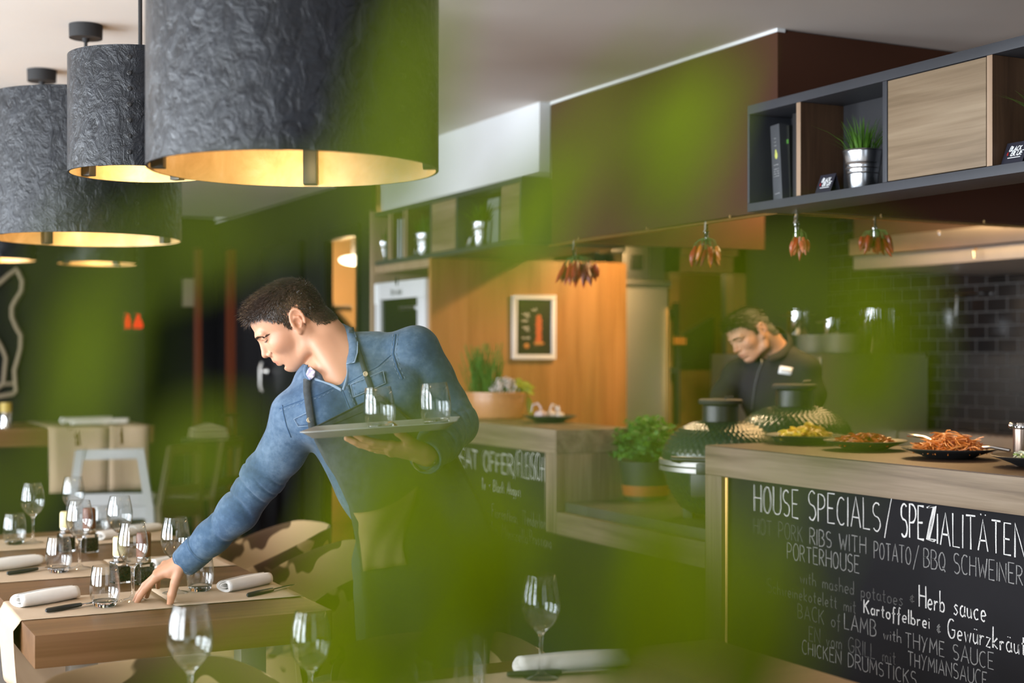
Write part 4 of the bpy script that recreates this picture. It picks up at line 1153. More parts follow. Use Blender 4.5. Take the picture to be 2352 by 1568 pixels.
# ------------------------------------------------------------------ glasses, mills, napkins, cutlery
def glass_mat(nm):
    q = NT(nm); q.b.inputs['Base Color'].default_value = (1, 1, 1, 1); q.set(rough=0.0, trans=1.0, ior=1.46); return q.mat
def thin_glass(nm):
    """a wall so thin that light passes straight on, with a clear mirror-like sheen growing towards the rim of the shape"""
    q = NT(nm); tb = q.n('ShaderNodeBsdfTransparent'); tb.inputs[0].default_value = (.965, .97, .97, 1)
    gb = q.n('ShaderNodeBsdfGlossy'); gb.inputs['Roughness'].default_value = .02; fr = q.n('ShaderNodeFresnel'); ge = q.n('ShaderNodeNewGeometry'); io = q.n('ShaderNodeMath', operation='MULTIPLY_ADD'); q.l(ge.outputs['Backfacing'], io.inputs[0]); io.inputs[1].default_value = -.8333; io.inputs[2].default_value = 1.5; q.l(io.outputs[0], fr.inputs[0])
    m = q.n('ShaderNodeMath', operation='MULTIPLY'); m.inputs[1].default_value = 1.7; q.l(fr.outputs[0], m.inputs[0])
    mx = q.n('ShaderNodeMixShader'); q.l(m.outputs[0], mx.inputs[0]); q.l(tb.outputs[0], mx.inputs[1]); q.l(gb.outputs[0], mx.inputs[2]); q.l(mx.outputs[0], q.out.inputs[0]); return q.mat
GLASS, THIN = glass_mat('clear_glass'), thin_glass('thin_glass')
WG_OUT = [(0, .0), (.036, .0), (.0365, .0015), (.030, .004), (.012, .008), (.0055, .016), (.0042, .03), (.0038, .06), (.0045, .085), (.009, .0945), (.018, .1015), (.0285, .112), (.0365, .126), (.0405, .142), (.0408, .155), (.0385, .175), (.0345, .195), (.0305, .2125)]
WG_IN = [(.0297, .2125), (.0337, .195), (.0377, .175), (.0399, .155), (.0396, .142), (.0356, .1265), (.0274, .113), (.0165, .1035), (.006, .0985), (0, .0975)]
TB_OUT = [(0, .0), (.024, .0), (.027, .002), (.0335, .014), (.0385, .032), (.0398, .046), (.0388, .066), (.0355, .090), (.0322, .108)]
TB_IN = [(.0312, .108), (.0344, .090), (.0376, .066), (.0384, .046), (.0362, .032), (.030, .018), (.02, .0125), (0, .011)]
def wine_glass():
    t = thing('wine_glass', '', 'wine glass', (0, 0, 0), 0, 'empty wine glasses')
    mb = MB().lathe(WG_OUT[5:11] + [(.0165, .1035), (.006, .0985), (0, .0975)], 40); mb.cur = 1
    mb.lathe(WG_OUT[:6], 40).lathe(WG_OUT[10:] + WG_IN[:8], 40); o = mb.build('bowl_and_stem', (GLASS, THIN), t, angle=80); return t
def tumbler():
    t = thing('tumbler', '', 'tumbler', (0, 0, 0), 0, 'empty stemless tumblers')
    mb = MB().lathe(TB_OUT[:4] + TB_IN[-3:], 40); mb.cur = 1
    mb.lathe(TB_OUT[3:] + TB_IN[:-2], 40); mb.build('glass_body', (GLASS, THIN), t, angle=80); return t
TZ = .75
first = {}
def put(kind, fn, pos, label, group, rz=0, sc=1.0):
    if kind not in first:
        o = fn(); first[kind] = (o, subtree(o)); o.location = pos; o.rotation_euler = (0, 0, rz); o.scale = (sc,) * 3 if not hasattr(sc, '__len__') else sc
        o['label'] = label; o['group'] = group; return o
    o, tr = first[kind]
    return dup(o, pos, rz, label, group, sc, tr)
PMT = .0012      # thickness of the paper mats
def onmat(px, py): q = on_z(px, py, TZ + PMT); return (q.x, q.y, TZ + PMT + .0004)
def ontab(px, py): q = on_z(px, py, TZ); return (q.x, q.y, TZ + .0004)

# ------------------------------------------------------------------ long table with paper mats
TX0, TX1, TY0, TY1 = .534, 1.281, 3.525, 5.56
tb = thing('dining_table', 'long oak table laid with paper mats and glasses, under the lamps', 'table', (.907, 4.55, 0))
MB().box((TX0, TY0, TZ - .08), (TX1, TY1, TZ), .003).build('tabletop', M['table'], tb, world=True)
for x in (TX0 + .12, TX1 - .18):
    for y in (TY0 + .22, TY1 - .28):
        MB().box((x, y, 0), (x + .07, y + .07, TZ - .081), .003).build('leg', M['steel_dull'], tb, world=True)
def mat_sheet(x0, x1, y0, y1, z, label, drop=0.0, seed=0):
    """paper mat; drop > 0: the left end hangs over the table edge"""
    rr = random.Random(seed); rows = []
    xs = []
    if drop:
        n = 10
        for k in range(n): xs.append((TX0 - .004 - .012 * math.sin(k / n * 1.5), z - drop + drop * k / n - .006))
        for k in range(6): a = k / 5 * PI / 2; xs.append((TX0 - .004 + .006 * (1 - math.cos(a)), z - .006 + .006 * math.sin(a)))
        x0 = TX0 + .004
    n = 14
    for k in range(n + 1): xs.append((x0 + (x1 - x0) * k / n, z))
    for x, zz in xs:
        row = []
        for j in range(9):
            y = y0 + (y1 - y0) * j / 8
            w = 0.0
            if zz < z - .01: w = .006 * math.sin(j * .9 + seed)
            row.append((x + w, y + .003 * math.sin(x * 9 + seed), zz + (.0006 * rr.random() if zz >= z else 0)))
        rows.append(row)
    o = MB().grid(rows).build('paper_placemat', M['paper'])
    solidify(o, .0006, 1)
    return tag(o, label, 'placemat', 'kraft paper mats on the long table')
rowsY = ((3.742, 4.045), (4.385, 4.69), (5.09, 5.40))
words = ('nearest row of the long table', 'middle row of the long table', 'far row of the long table')
for (y0, y1), wd in zip(rowsY, words):
    mat_sheet(.5, .933, y0 - .005, y1, TZ + .0010, 'kraft paper mat hanging over the left table edge, %s' % wd, .19, int(y0 * 10))
    mat_sheet(.927, TX1 - .003, y0 + .012, y1 + .012, TZ + .0022, 'kraft paper mat on the aisle side, %s' % wd, 0, int(y0 * 10) + 1)
for px, py, lb in ((305, 1380, 'wine glass the waiter is setting down with his fingers'), (403, 1362, 'wine glass behind the waiter\'s hand, next to his cuff'), (183, 1306, 'wine glass in front of the cream topped mill, middle row'),
                   (275, 1291, 'wine glass beside the white napkins in the middle of the table'), (75, 1247, 'wine glass at the far left of the table'), (168, 1226, 'farthest wine glass, in front of the grey chair')):
    put('wg', wine_glass, onmat(px, py), lb, 'empty wine glasses')
for px, py, lb in ((241, 1393, 'tumbler left of the wine glass under the waiter\'s hand'), (459, 1357, 'tumbler half hidden below the waiter\'s denim cuff'), (135, 1314, 'tumbler in the middle row, beside the rolled napkin'),
                   (33, 1250, 'tumbler at the far left table corner'), (228, 1229, 'tumbler behind the far pair of mills')):
    put('tb', tumbler, onmat(px, py), lb, 'empty stemless tumblers')

# salt and pepper mills
def pepper_mat():
    q = NT('peppercorns'); v = q.co(); vo = q.n('ShaderNodeTexVoronoi'); vo.inputs['Scale'].default_value = 230; q.l(v, vo.inputs['Vector'])
    q.base(q.ramp(vo.outputs['Color'], [(.2, (.035, .02, .013)), (.5, (.16, .055, .03)), (.75, (.30, .12, .065)), (.9, (.45, .34, .22))])); q.set(rough=.6)
    q.bump(vo.outputs['Distance'], .8, .004); return q.mat
PEP = pepper_mat()
def mill(pos, top, label, h=.135, rz=.3):
    t = thing('spice_mill', label, 'mill', pos, rz, 'spice mills on the long table')
    w = .023
    MB().box((-w, -w, 0), (w, w, .062), .004).build('glass_jar', GLASS, t)
    MB().box((-w + .003, -w + .003, .005), (w - .003, w - .003, .048), .003).build('peppercorns', PEP, t)
    MB().lathe([(.0, .062), (.020, .062), (.0215, .066), (.0205, .080), (.0, .080)], 28).build('steel_collar', M['chrome'], t)
    MB().lathe([(0, .080), (.0205, .080), (.0215, .083), (.021, h - .005), (.018, h), (0, h)], 28).build('grip', top, t)
    return t
CRM = plain('cream_grip', (.72, .62, .33), .5); BRN = plain('brown_grip', (.16, .035, .012), .35)
mill(ontab(276, 1338), CRM, 'cream topped spice mill next to the wine glass under the waiter\'s hand')
mill(ontab(330, 1341), BRN, 'brown topped spice mill right beside the cream one, nearest the hand', .15)
mill(ontab(152, 1266), CRM, 'cream topped spice mill at the far left of the table')
mill(ontab(205, 1268), BRN, 'brown topped spice mill of the farther pair', .15)

def napkin_roll(L, r, seed):
    """folded cloth rolled into a flat tube, spiral visible at its ends"""
    rows = []
    n = 46
    for j in range(15):
        u = j / 14; x = (u - .5) * L; k_ = 1 + .12 * math.sin(u * PI) - .10 * abs(u - .5)
        row = []
        for i in range(n):
            s = i / (n - 1); a = s * 2.35 * 2 * PI - 1.2; rr_ = r * (.34 + .66 * s ** .6) * k_
            row.append((x + .004 * math.sin(a * 2 + seed), rr_ * 1.25 * math.cos(a), max(r * .80 + rr_ * .78 * math.sin(a), .0015)))
        rows.append(row)
    return MB().grid(rows)
def napkin(pos, L, r, rz, label, grp='rolled white napkins', tilt=0):
    t = thing('rolled_napkin', label, 'napkin', pos, rz, grp)
    o = napkin_roll(L, r, int(rz * 100)).build('cloth', M['linen'], t, angle=70)
    solidify(o, .0022, 0)
    return t
def knife(pos, rz, label, L=.21):
    t = thing('table_knife', label, 'knife', pos, rz, 'black handled steak knives')
    mb = MB(); rows = []
    for u, w, hh in ((0, .003, .004), (.03, .0075, .0065), (.25, .0085, .007), (.45, .0085, .006), (.52, .006, .005)):
        rows.append([(u * L, w * math.cos(2 * PI * k / 12), .007 + hh * math.sin(2 * PI * k / 12)) for k in range(12)])
    mb.loft(rows).build('handle', M['black'], t)
    MB().prism([(.5 * L, -.006), (.5 * L, .006), (.86 * L, .009), (.96 * L, .006), (L, -.002), (.9 * L, -.006)], .0014, Matrix.Translation((0, 0, .006))).build('blade', M['chrome'], t)
    return t
AX = math.atan2(.0, 1)
napkin(onmat(108, 1385), .185, .0235, .14 + .35, 'rolled white napkin on the nearest left mat, beside the open knife')
knife((onmat(105, 1409)[0], onmat(105, 1409)[1], TZ + PMT + .001), .48, 'black handled knife beside the nearest left napkin')
napkin(onmat(30, 1306), .19, .0235, .46, 'rolled white napkin at the left edge, middle row')
knife((onmat(16, 1322)[0], onmat(16, 1322)[1], TZ + PMT + .001), .50, 'black handled knife at the left edge, middle row')
napkin(onmat(566, 1351), .18, .0225, .55, 'rolled white napkin on the aisle side mat, before the cowhide chairs')
knife((onmat(556, 1377)[0] + .02, onmat(556, 1377)[1] + .02, TZ + PMT + .001), .58, 'black handled knife beside the napkin near the cowhide chairs')
napkin(onmat(392, 1300), .15, .020, .5, 'rolled napkin right behind the waiter\'s wrist')
napkin(onmat(268, 1236), .15, .021, .45, 'rolled napkin lying across the far row, below the grey chair')
napkin(onmat(334, 1222), .12, .020, .4, 'farthest rolled napkin, at the foot of the grey chair\'s right post')

# ------------------------------------------------------------------ cowhide tub chairs
def hide_mat():
    q = NT('cowhide'); v = q.co((1, 1, 1.2), (.3, .2, .9)); n = q.noise(v, 3.6, 2, .5, .9)
    q.base(q.ramp(n, [(.0, (.40, .27, .14)), (.50, (.40, .27, .14)), (.515, (.07, .036, .015)), (1, (.055, .03, .013))])); q.set(rough=.85, spec=.2, sheen=.2)
    q.bump(q.noise(v, 300, 2), .25, .002); return q.mat
HIDE = hide_mat()
def tub_chair():
    """opening towards local -x (the sitter faces -x)"""
    t = thing('tub_chair', '', 'chair', (0, 0, 0), 0, 'cowhide tub chairs')
    R0 = .275; rows = []; n = 40
    for j, (k_, f_) in enumerate(((0, .80), (.35, .90), (.75, .98), (1.0, 1.0), (1.03, .985), (1.0, .955), (.7, .915), (.3, .84), (.06, .76))):
        row = []
        for i in range(n + 1):
            a = math.radians(-128 + 256 * i / n); e = abs(a) / math.radians(128)
            top = .755 - .155 * max(0, (e - .32) / .68) ** 1.35
            z = .30 + (top - .30) * min(k_, 1.0) + (.012 if k_ > 1 else 0)
            row.append((R0 * f_ * math.cos(a) * 1.02, R0 * f_ * math.sin(a), z))
        rows.append(row)
    o = MB().grid(rows).build('backrest', HIDE, t); solidify(o, .004, -1); subsurf(o, 1)
    MB().lathe([(0, .30), (.20, .30), (.222, .32), (.228, .40), (.21, .445), (.15, .458), (0, .46)], 36).build('seat', HIDE, t)
    for a in (45, 135, 225, 315):
        c, s = math.cos(math.radians(a)), math.sin(math.radians(a))
        MB().tube([(.13 * c, .13 * s, .30), (.20 * c, .20 * s, .001)], [.018, .012], 12).build('leg', M['black'], t)
    return t
for (x, y, rz, lb) in ((1.60, 4.55, .05, 'cowhide tub chair left of the waiter\'s apron, beside the aisle side napkin'), (1.60, 5.22, -.08, 'cowhide tub chair under the waiter\'s reaching arm, far end of the table'), (1.575, 3.93, .12, 'cowhide tub chair mostly hidden behind the waiter\'s legs')):
    put('chair', tub_chair, (x, y, 0), lb, 'cowhide tub chairs', rz)
for (x, y, rz, lb) in ((.69, 2.82, PI / 2 + .1, 'cowhide tub chair at the lower left, behind the large wine glass'), (1.31, 2.825, PI / 2 - .1, 'cowhide tub chair behind the straight tumbler at the bottom')):
    put('chair', tub_chair, (x, y, 0), lb, 'cowhide tub chairs', rz)

# ------------------------------------------------------------------ table in front, at the picture's lower edge
ft = thing('dining_table', 'nearest table, cut off by the lower picture edge', 'table', (1.2, 2.3, 0))
FY1 = 2.76
MB().box((.38, 1.75, TZ - .08), (1.95, FY1, TZ), .003).build('tabletop', M['table'], ft, world=True)
for x in (.5, 1.78):
    for y in (1.85, 2.62): MB().box((x, y, 0), (x + .07, y + .07, TZ - .081), .003).build('leg', M['steel_dull'], ft, world=True)
mb = MB()
fm = MB().grid([[(x, y, TZ + .0012) for x in (1.05, 1.25, 1.5, 1.66)] for y in (2.36, 2.5, 2.66)]).build('paper_placemat', M['paper']); solidify(fm, .0006, 1)
tag(fm, 'kraft paper mat under the long napkin at the bottom', 'placemat', 'kraft paper mats on the nearest table')
fm = MB().grid([[(x, y, TZ + .0012) for x in (.45, .6, .8, .9)] for y in (2.36, 2.5, 2.66)]).build('paper_placemat', M['paper']); solidify(fm, .0006, 1)
tag(fm, 'kraft paper mat under the lower left wine glass', 'placemat', 'kraft paper mats on the nearest table')
zf = TZ + PMT + .001
q = P(1243, 812, 2.93); put('wg', wine_glass, (q.x, q.y, zf), 'wine glass in front of the long napkin at the bottom centre', 'empty wine glasses', 0, 1.0)
q = P(436, 812, 2.58); put('wg', wine_glass, (q.x, q.y, zf), 'largest wine glass at the lower left, over the cowhide chair', 'empty wine glasses', 0, 1.0)
q = P(711, 812, 2.60); put('wg', wine_glass, (q.x, q.y, zf - .001), 'wine glass below the waiter, dimmed by green leaves', 'empty wine glasses', 0, (.9, .9, .94))
q = P(1080, 812, 2.72)
t = thing('straight_tumbler', 'straight sided tumbler at the bottom before the cowhide chair', 'tumbler', (q.x, q.y, TZ + .0015))
MB().lathe([(0, 0), (.029, 0), (.030, .002), (.0315, .125), (.0305, .125), (.028, .010), (0, .009)], 36).build('glass_body', THIN, t, angle=60)
for px, d, hh, lb in ((935, 2.70, .118, 'taller glass spice jar at the bottom, left of the straight tumbler'), (967, 2.62, .10, 'shorter glass spice jar at the bottom, nearest the straight tumbler')):
    q = P(px, 812, d); t = thing('spice_jar', lb, 'jar', (q.x, q.y, TZ + .0005), 0, 'spice jars on the nearest table')
    MB().lathe([(0, 0), (.022, 0), (.0225, .002), (.0225, hh), (.021, hh), (.0205, .008), (0, .007)], 28).build('glass_body', THIN, t, angle=60)
    MB().lathe([(0, .0085), (.0195, .0085), (.0195, .05), (0, .052)], 24).build('peppercorns', PEP, t)
q = P(1316, 812, 3.0)
napkin((q.x, q.y, zf), .245, .0235, -.19 + .06, 'long rolled white napkin lying across the bottom, behind the wine glass')
q = P(1165, 812, 2.93); knife((q.x, q.y, zf), -.25, 'black handled knife in front of the long bottom napkin', .22)

# ------------------------------------------------------------------ far left: high table, ladder back chairs, wall sign
hx0, hx1, hyf = .75, on_y(343, 980, 8.3).x, 8.3
hz = on_y(300, 979, 8.3).z
ht = thing('high_table', 'high oak table with a hanging paper runner, far left behind the grey chair', 'table', (1.3, 8.7, 0))
MB().box((hx0, hyf, hz - .10), (hx1 + .03, hyf + .8, hz), .003).build('tabletop', M['table'], ht, world=True)
for x in (hx0 + .05, hx1 - .08):
    for y in (hyf + .3, hyf + .65): MB().box((x, y, 0), (x + .08, y + .08, hz - .101)).build('leg', M['black_matt'], ht, world=True)
ra, rb = on_y(112, 980, hyf - .004).x, on_y(343, 980, hyf - .004).x
zb_ = on_y(200, 1128, hyf - .004).z
for k_, (xa_, xb_, lb) in enumerate(((ra, (ra * .42 + rb * .58) - .002, 'left'), ((ra * .42 + rb * .58) + .002, rb, 'right'))):
    rows = []
    for s in range(9): rows.append([(xa_ + (xb_ - xa_) * j / 6, hyf - .006 - .008 * math.sin(j * 1.1 + s * .25 + k_), zb_ + (hz - .004 - zb_) * s / 8) for j in range(7)])
    rows.append([(xa_ + (xb_ - xa_) * j / 6, hyf + .0, hz + .003) for j in range(7)]); rows.append([(xa_ + (xb_ - xa_) * j / 6, hyf + .78, hz + .003) for j in range(7)])
    o = MB().grid(rows).build('paper_runner', M['paper']); solidify(o, .0008, 1)
    tag(o, '%s strip of the paper runner hanging from the high table' % lb, 'table runner', 'paper runners on the high table')
q = on_y(230, 972, hyf + .22); napkin((q.x, q.y, hz + .0045), .33, .024, .05, 'flat white napkin lying on the high table', 'napkins on the high table')
q = on_y(160, 968, hyf + .42); napkin((q.x + .1, q.y, hz + .0045), .30, .026, .12, 'second napkin behind the flat one on the high table', 'napkins on the high table')
q = on_y(14, 975, hyf + .2)
t = thing('spice_mill', 'steel and glass spice mill with a yellow band on the high table', 'mill', (q.x, q.y, hz + .0005))
MB().lathe([(0, 0), (.036, 0), (.034, .01), (.028, .05), (.033, .085), (0, .086)], 28).build('steel_body', M['chrome'], t)
MB().lathe([(0, .086), (.033, .086), (.033, .14), (.0, .142)], 28).build('yellow_band', plain('band_yellow', (.45, .32, .06), .5), t)
GREY = plain('grey_chair_paint', (.40, .41, .42), .5)
def ladder_chair(mat_, seat_z, back_z, w):
    t = thing('ladder_chair', '', 'chair', (0, 0, 0), 0, 'ladder back chairs')
    d_ = .40
    for s in (-1, 1):
        MB().loft([[(s * (w / 2 + a), b, z), (s * (w / 2 + a) + .045 * s, b, z), (s * (w / 2 + a) + .045 * s, b + .035, z), (s * (w / 2 + a), b + .035, z)] for a, b, z in ((.03, -.04, 0), (.0, .0, seat_z), (-.045, -.05, back_z))]).build('rear_post', mat_, t, angle=30)
        MB().box((s * (w / 2 + .015) - .022, d_ - .02, 0), (s * (w / 2 + .015) + .022, d_ + .022, seat_z - .002), .003).build('front_leg', mat_, t)
    MB().box((-w / 2 - .045, -.0, seat_z), (w / 2 + .045, d_ + .04, seat_z + .03), .006).build('seat', mat_, t)
    for z in (back_z - .055, back_z - .30):
        k_ = (z - seat_z) / (back_z - seat_z); y = -.05 * k_
        MB().box((-w / 2 + .045 * k_ - .003, y + .004, z), (w / 2 - .045 * k_ + .003, y + .026, z + .055), .003).build('slat', mat_, t)
    MB().box((-w / 2 - .02, .01, seat_z - .07), (w / 2 + .02, .03, seat_z - .001)).build('apron_rail', mat_, t)
    return t
q = P(254, 812, 7.72)
sz_ = P(250, 1163, 7.72).z; bz_ = P(250, 1030, 7.72).z
c = ladder_chair(GREY, sz_, bz_, .36); c.location = (q.x, q.y, 0); c.rotation_euler = (0, 0, -.27)
c['label'] = 'grey ladder back chair standing before the high table with the paper runner'; c['group'] = 'ladder back chairs'
OAKC = plain('oak_chair', (.17, .105, .038), .5)
q = P(418, 812, 8.75); c2 = ladder_chair(OAKC, .48, .86, .34); c2.location = (q.x, q.y, 0); c2.rotation_euler = (0, 0, .7)
c2['label'] = 'yellowish oak chair right of the grey chair, far back'; c2['group'] = 'ladder back chairs'
q = P(520, 812, 9.35); c3 = dup(c2, (q.x, q.y, 0), .9, 'farthest oak chair, seen just left of the waiter\'s sleeve')
# small side table with a napkin holder and a tap-like stand
st = thing('side_table', 'small dark side table with a folded cloth, left of the waiter\'s chest', 'table', (0, 0, 0))
q0, q1 = on_y(455, 1012, 9.6), on_y(545, 1012, 9.6)
st.location = ((q0.x + q1.x) / 2, 9.75, 0)
MB().box((q0.x - .02, 9.6, q0.z - .03), (q1.x + .03, 9.95, q0.z), .003).build('top', M['black'], st, world=True)
for x in (q0.x, q1.x - .02):
    for y in (9.62, 9.90): MB().box((x, y, 0), (x + .03, y + .03, q0.z - .031)).build('leg', M['black'], st, world=True)
t = thing('folded_cloth', 'folded cream cloth on the small dark side table', 'cloth', ((q0.x + q1.x) / 2 - .03, 9.74, q0.z + .001))
MB().box((-.115, -.09, 0), (.115, .09, .045), .012).box((-.11, -.085, .046), (.11, .085, .075), .012).prism([(-.10, 0), (.10, 0), (0, .03)], .12, Matrix.Translation((0, .06, .076)) @ Matrix.Rotation(PI / 2, 4, 'X')).build('cloth', plain('cloth_cream', (.58, .47, .30), .8), t)
t = thing('bottle_stand', 'dark tap shaped stand beside the folded cream cloth', 'stand', (q1.x - .01, 9.72, q0.z + .001))
MB().lathe([(0, 0), (.03, 0), (.03, .012), (.012, .02), (.012, .15), (.0, .152)], 16).tube([(-.055, 0, .155), (.055, 0, .16)], .012, 8).build('body', plain('bronze', (.10, .065, .035), .4, .8), t)
# glowing washroom sign and branch wall ornament
q = on_y(302, 738, 10.49)
w_ = (on_y(326, 738, 10.49).x - on_y(278, 738, 10.49).x) / 2
t = thing('washroom_sign', 'small black sign with two glowing red figures on the dark wall', 'sign', (q.x, 10.485, q.z))
MB().box((-w_, -.012, -w_), (w_, .014, w_), .003).build('panel', M['black_matt'], t)
REDG = emit('sign_red', (1, .012, .008), .55)
MB().ball((-w_ * .52, -.014, w_ * .52), (.017, .002, .018), 16, 8).box((-w_ * .52 - .024, -.0155, -w_ * .66), (-w_ * .52 + .024, -.0122, w_ * .30), .002).build('figure_man', REDG, t)
MB().ball((w_ * .5, -.014, w_ * .52), (.017, .002, .018), 16, 8).prism([(-.022, .3 * w_), (.022, .3 * w_), (.040, -.45 * w_), (.03, -.66 * w_), (-.03, -.66 * w_), (-.040, -.45 * w_)], .0033, Matrix.Translation((w_ * .5, -.0122, 0)) @ Matrix.Rotation(PI / 2, 4, 'X')).build('figure_woman', REDG, t)
t = thing('branch_ornament', 'curly pale branch ornament on the dark wall at the left edge', 'wall decoration', (1.4, 10.47, 1.6))
def branch(pts, r): MB().tube([on_y(px, py, 10.475) for px, py in pts], r, 8).build('twig', plain('pale_branch_%d' % len(bpy.data.materials), (.34, .27, .17), .7), t, world=True)
branch([(40, 620), (52, 645), (50, 668), (36, 690), (28, 705), (28, 728), (38, 752), (49, 770), (48, 800), (40, 830), (34, 850), (36, 880), (38, 898), (30, 905), (0, 910), (-30, 914)], .016)
branch([(40, 618), (20, 632), (5, 645), (-20, 665)], .016)
branch([(-20, 760), (0, 790), (8, 806), (14, 822), (11, 850), (8, 880), (-20, 905)], .014)
branch([(-20, 893), (10, 882), (36, 880)], .012)
# beige sconce on the dark wall
q = on_y(432, 665, 10.42)
t = thing('wall_sconce', 'unlit beige rectangular sconce on the dark back wall', 'lamp', (q.x, 10.895, q.z))
MB().box((-.045, -.09, -.11), (.045, -.02, .11), .012).build('shade', plain('sconce_beige', (.42, .33, .22), .7), t)
MB().box((-.03, -.022, -.05), (.03, .004, .05), .003).build('mount', M['black'], t)
t.location.x = on_y(432, 665, 10.85).x

# ------------------------------------------------------------------ plates on the bars, herbs
def coupe(label, pos, r, parent_group, parts):
    t = thing('black_plate', label, 'plate', pos, 0, parent_group)
    MB().lathe([(0, .001), (.42 * r, 0), (.50 * r, .002), (.62 * r, .010), (.86 * r, .022), (r, .029), (r + .0015, .031), (r - .001, .0325), (.84 * r, .0265), (.6 * r, .015), (.45 * r, .008), (0, .0075)], 56).build('dish', M['plate'], t)
    return t
def onbar(px, py): q = on_z(px, py, ZT); return Vector((q.x, q.y, ZT + .0004))
def strips(name, label, cat, pos, R, hgt, n, size, cols, seed, curl=.3):
    """a heap of cut strips: one uncountable pile"""
    rr = random.Random(seed); mb = MB()
    for i in range(n):
        a = rr.uniform(0, 2 * PI); ra_ = R * math.sqrt(rr.random()); hmax = hgt * (1 - (ra_ / R) ** 2) ** .8
        z = rr.uniform(.15, 1) * hmax + .004; L = size[0] * rr.uniform(.6, 1.15); w = size[1] * rr.uniform(.7, 1.2); b = rr.uniform(0, 2 * PI); el = rr.uniform(-.55, .55)
        c = Vector((ra_ * math.cos(a), ra_ * math.sin(a), z)); d = Vector((math.cos(b) * math.cos(el), math.sin(b) * math.cos(el), math.sin(el)))
        s = d.cross(Vector((0, 0, 1))).normalized(); k = rr.uniform(-curl, curl) * L
        pts = [c + d * L * (u - .5) + s * k * (u - .5) ** 2 * 4 + Vector((0, 0, abs(k) * .5 * (1 - (2 * u - 1) ** 2))) for u in (0, .25, .5, .75, 1)]
        mn = min(p.z for p in pts)
        if mn < .002: pts = [p + Vector((0, 0, .002 - mn)) for p in pts]
        mb.cur = i % len(cols)
        mb.tube(pts, [w * .6, w, w, w, w * .5], 5)
    o = mb.build(name, cols); o.location = pos
    tag(o, label, cat, None, 'stuff'); return o
def food(nm, c): q = NT(nm); q.base(q.ramp(q.noise(q.co(), 60, 3), [(.3, tuple(a * .75 for a in c)), (.7, c)])); q.set(rough=.35, spec=.5, sss=.0); return q.mat
YEL = (food('pepper_yellow', (.85, .50, .02)), food('pepper_yellow_pale', (.88, .62, .06)))
REDP = (food('pepper_red', (.50, .045, .010)), food('pepper_red_orange', (.58, .10, .02)))
CAR = (food('carrot', (.70, .20, .03)), food('carrot_pale', (.78, .28, .06)))
p1, p2, p3, p4 = onbar(1851, 1018), onbar(1987, 1032), onbar(2181, 1052), onbar(2395, 1072)
coupe('black plate holding the heap of yellow pepper strips', p1, .138, 'black plates on the house counter', 0)
coupe('black plate holding the heap of red pepper strips', p2, .137, 'black plates on the house counter', 0)
coupe('black plate holding the heap of shredded carrot', p3, .142, 'black plates on the house counter', 0)
coupe('black plate of chopped greens at the right picture edge', p4, .14, 'black plates on the house counter', 0)
up = Vector((0, 0, .0085))
strips('pepper_strips', 'heap of yellow pepper strips on the leftmost black plate', 'vegetables', p1 + up + Vector((0, 0, .006)), .083, .046, 150, (.045, .0045), YEL, 1, .5)
strips('pepper_strips', 'heap of red pepper strips on the middle black plate', 'vegetables', p2 + up + Vector((0, 0, .006)), .098, .036, 220, (.038, .0045), REDP, 2, .3)
strips('carrot_shreds', 'heap of shredded orange carrot on the black plate right of the red peppers', 'vegetables', p3 + up + Vector((0, 0, .006)), .093, .056, 300, (.07, .0021), CAR, 3, .35)
strips('spring_onion_rings', 'pale green chopped onions on the plate at the right edge', 'vegetables', p4 + up + Vector((0, 0, .006)), .08, .03, 120, (.03, .004), (food('onion_green', (.30, .42, .12)), food('onion_white', (.70, .72, .55))), 4, .3)
def server(a, b, label, seed=0):
    t = thing('serving_fork', label, 'cutlery', a, 0, 'steel serving forks')
    a, b = Vector(a), Vector(b); L = b - a; s = L.cross(Vector((0, 0, 1))).normalized()
    MB().tube([Vector((0, 0, 0)), L * .45 + Vector((0, 0, .006)), L * .72], [.006, .0045, .005], 8).build('handle', M['chrome'], t)
    rows = []
    for u, w in ((.70, .005), (.78, .012), (.86, .0135), (.9, .012)): rows.append([L * u - s * w, L * u + s * w])
    o = MB().grid(rows).build('head', M['chrome'], t); solidify(o, .0015)
    return t
a = P(2086, 1012, 4.68); b = P(2172, 1030, 4.45); server((a.x, a.y, ZT + .052), (b.x, b.y, ZT + .036), 'steel serving fork propped on the rim between red peppers and carrot')
a = P(2320, 1037, 4.25); b = P(2228, 1043, 4.35); server((a.x, a.y, ZT + .030), (b.x, b.y, ZT + .034), 'steel serving fork lying at the right rim of the carrot plate')
q = on_z(2347, 1048, ZT)
t = thing('spice_mill', 'tall steel mill standing at the right edge behind the plates', 'mill', (P(2345, 812, 4.15).x, P(2345, 812, 4.15).y, ZT + .0005))
MB().lathe([(0, 0), (.021, 0), (.022, .003), (.022, .10), (.0, .102)], 28).build('steel_body', mottled('mill_steel', (.34, .25, .20), (.40, .30, .24), 5, .3, .9), t)
MB().lathe([(0, .1025), (.022, .1025), (.023, .108), (.018, .118), (0, .12)], 28).tube([(0, 0, .112), (-.035, 0, .114)], .005, 8).ball((-.037, 0, .111), .010, 12, 8).build('cap_and_crank', M['chrome'], t)
g = on_z(1262, 970, ZT)
coupe('black plate of garlic on the meat counter beside the planter', (g.x, g.y, ZT + .0004), .128, 'black plates on the meat counter', 0)
GAR = mottled('garlic_skin', (.62, .52, .46), (.74, .68, .60), 30, .6); GAR2 = mottled('garlic_purple', (.48, .33, .36), (.66, .55, .52), 22, .6)
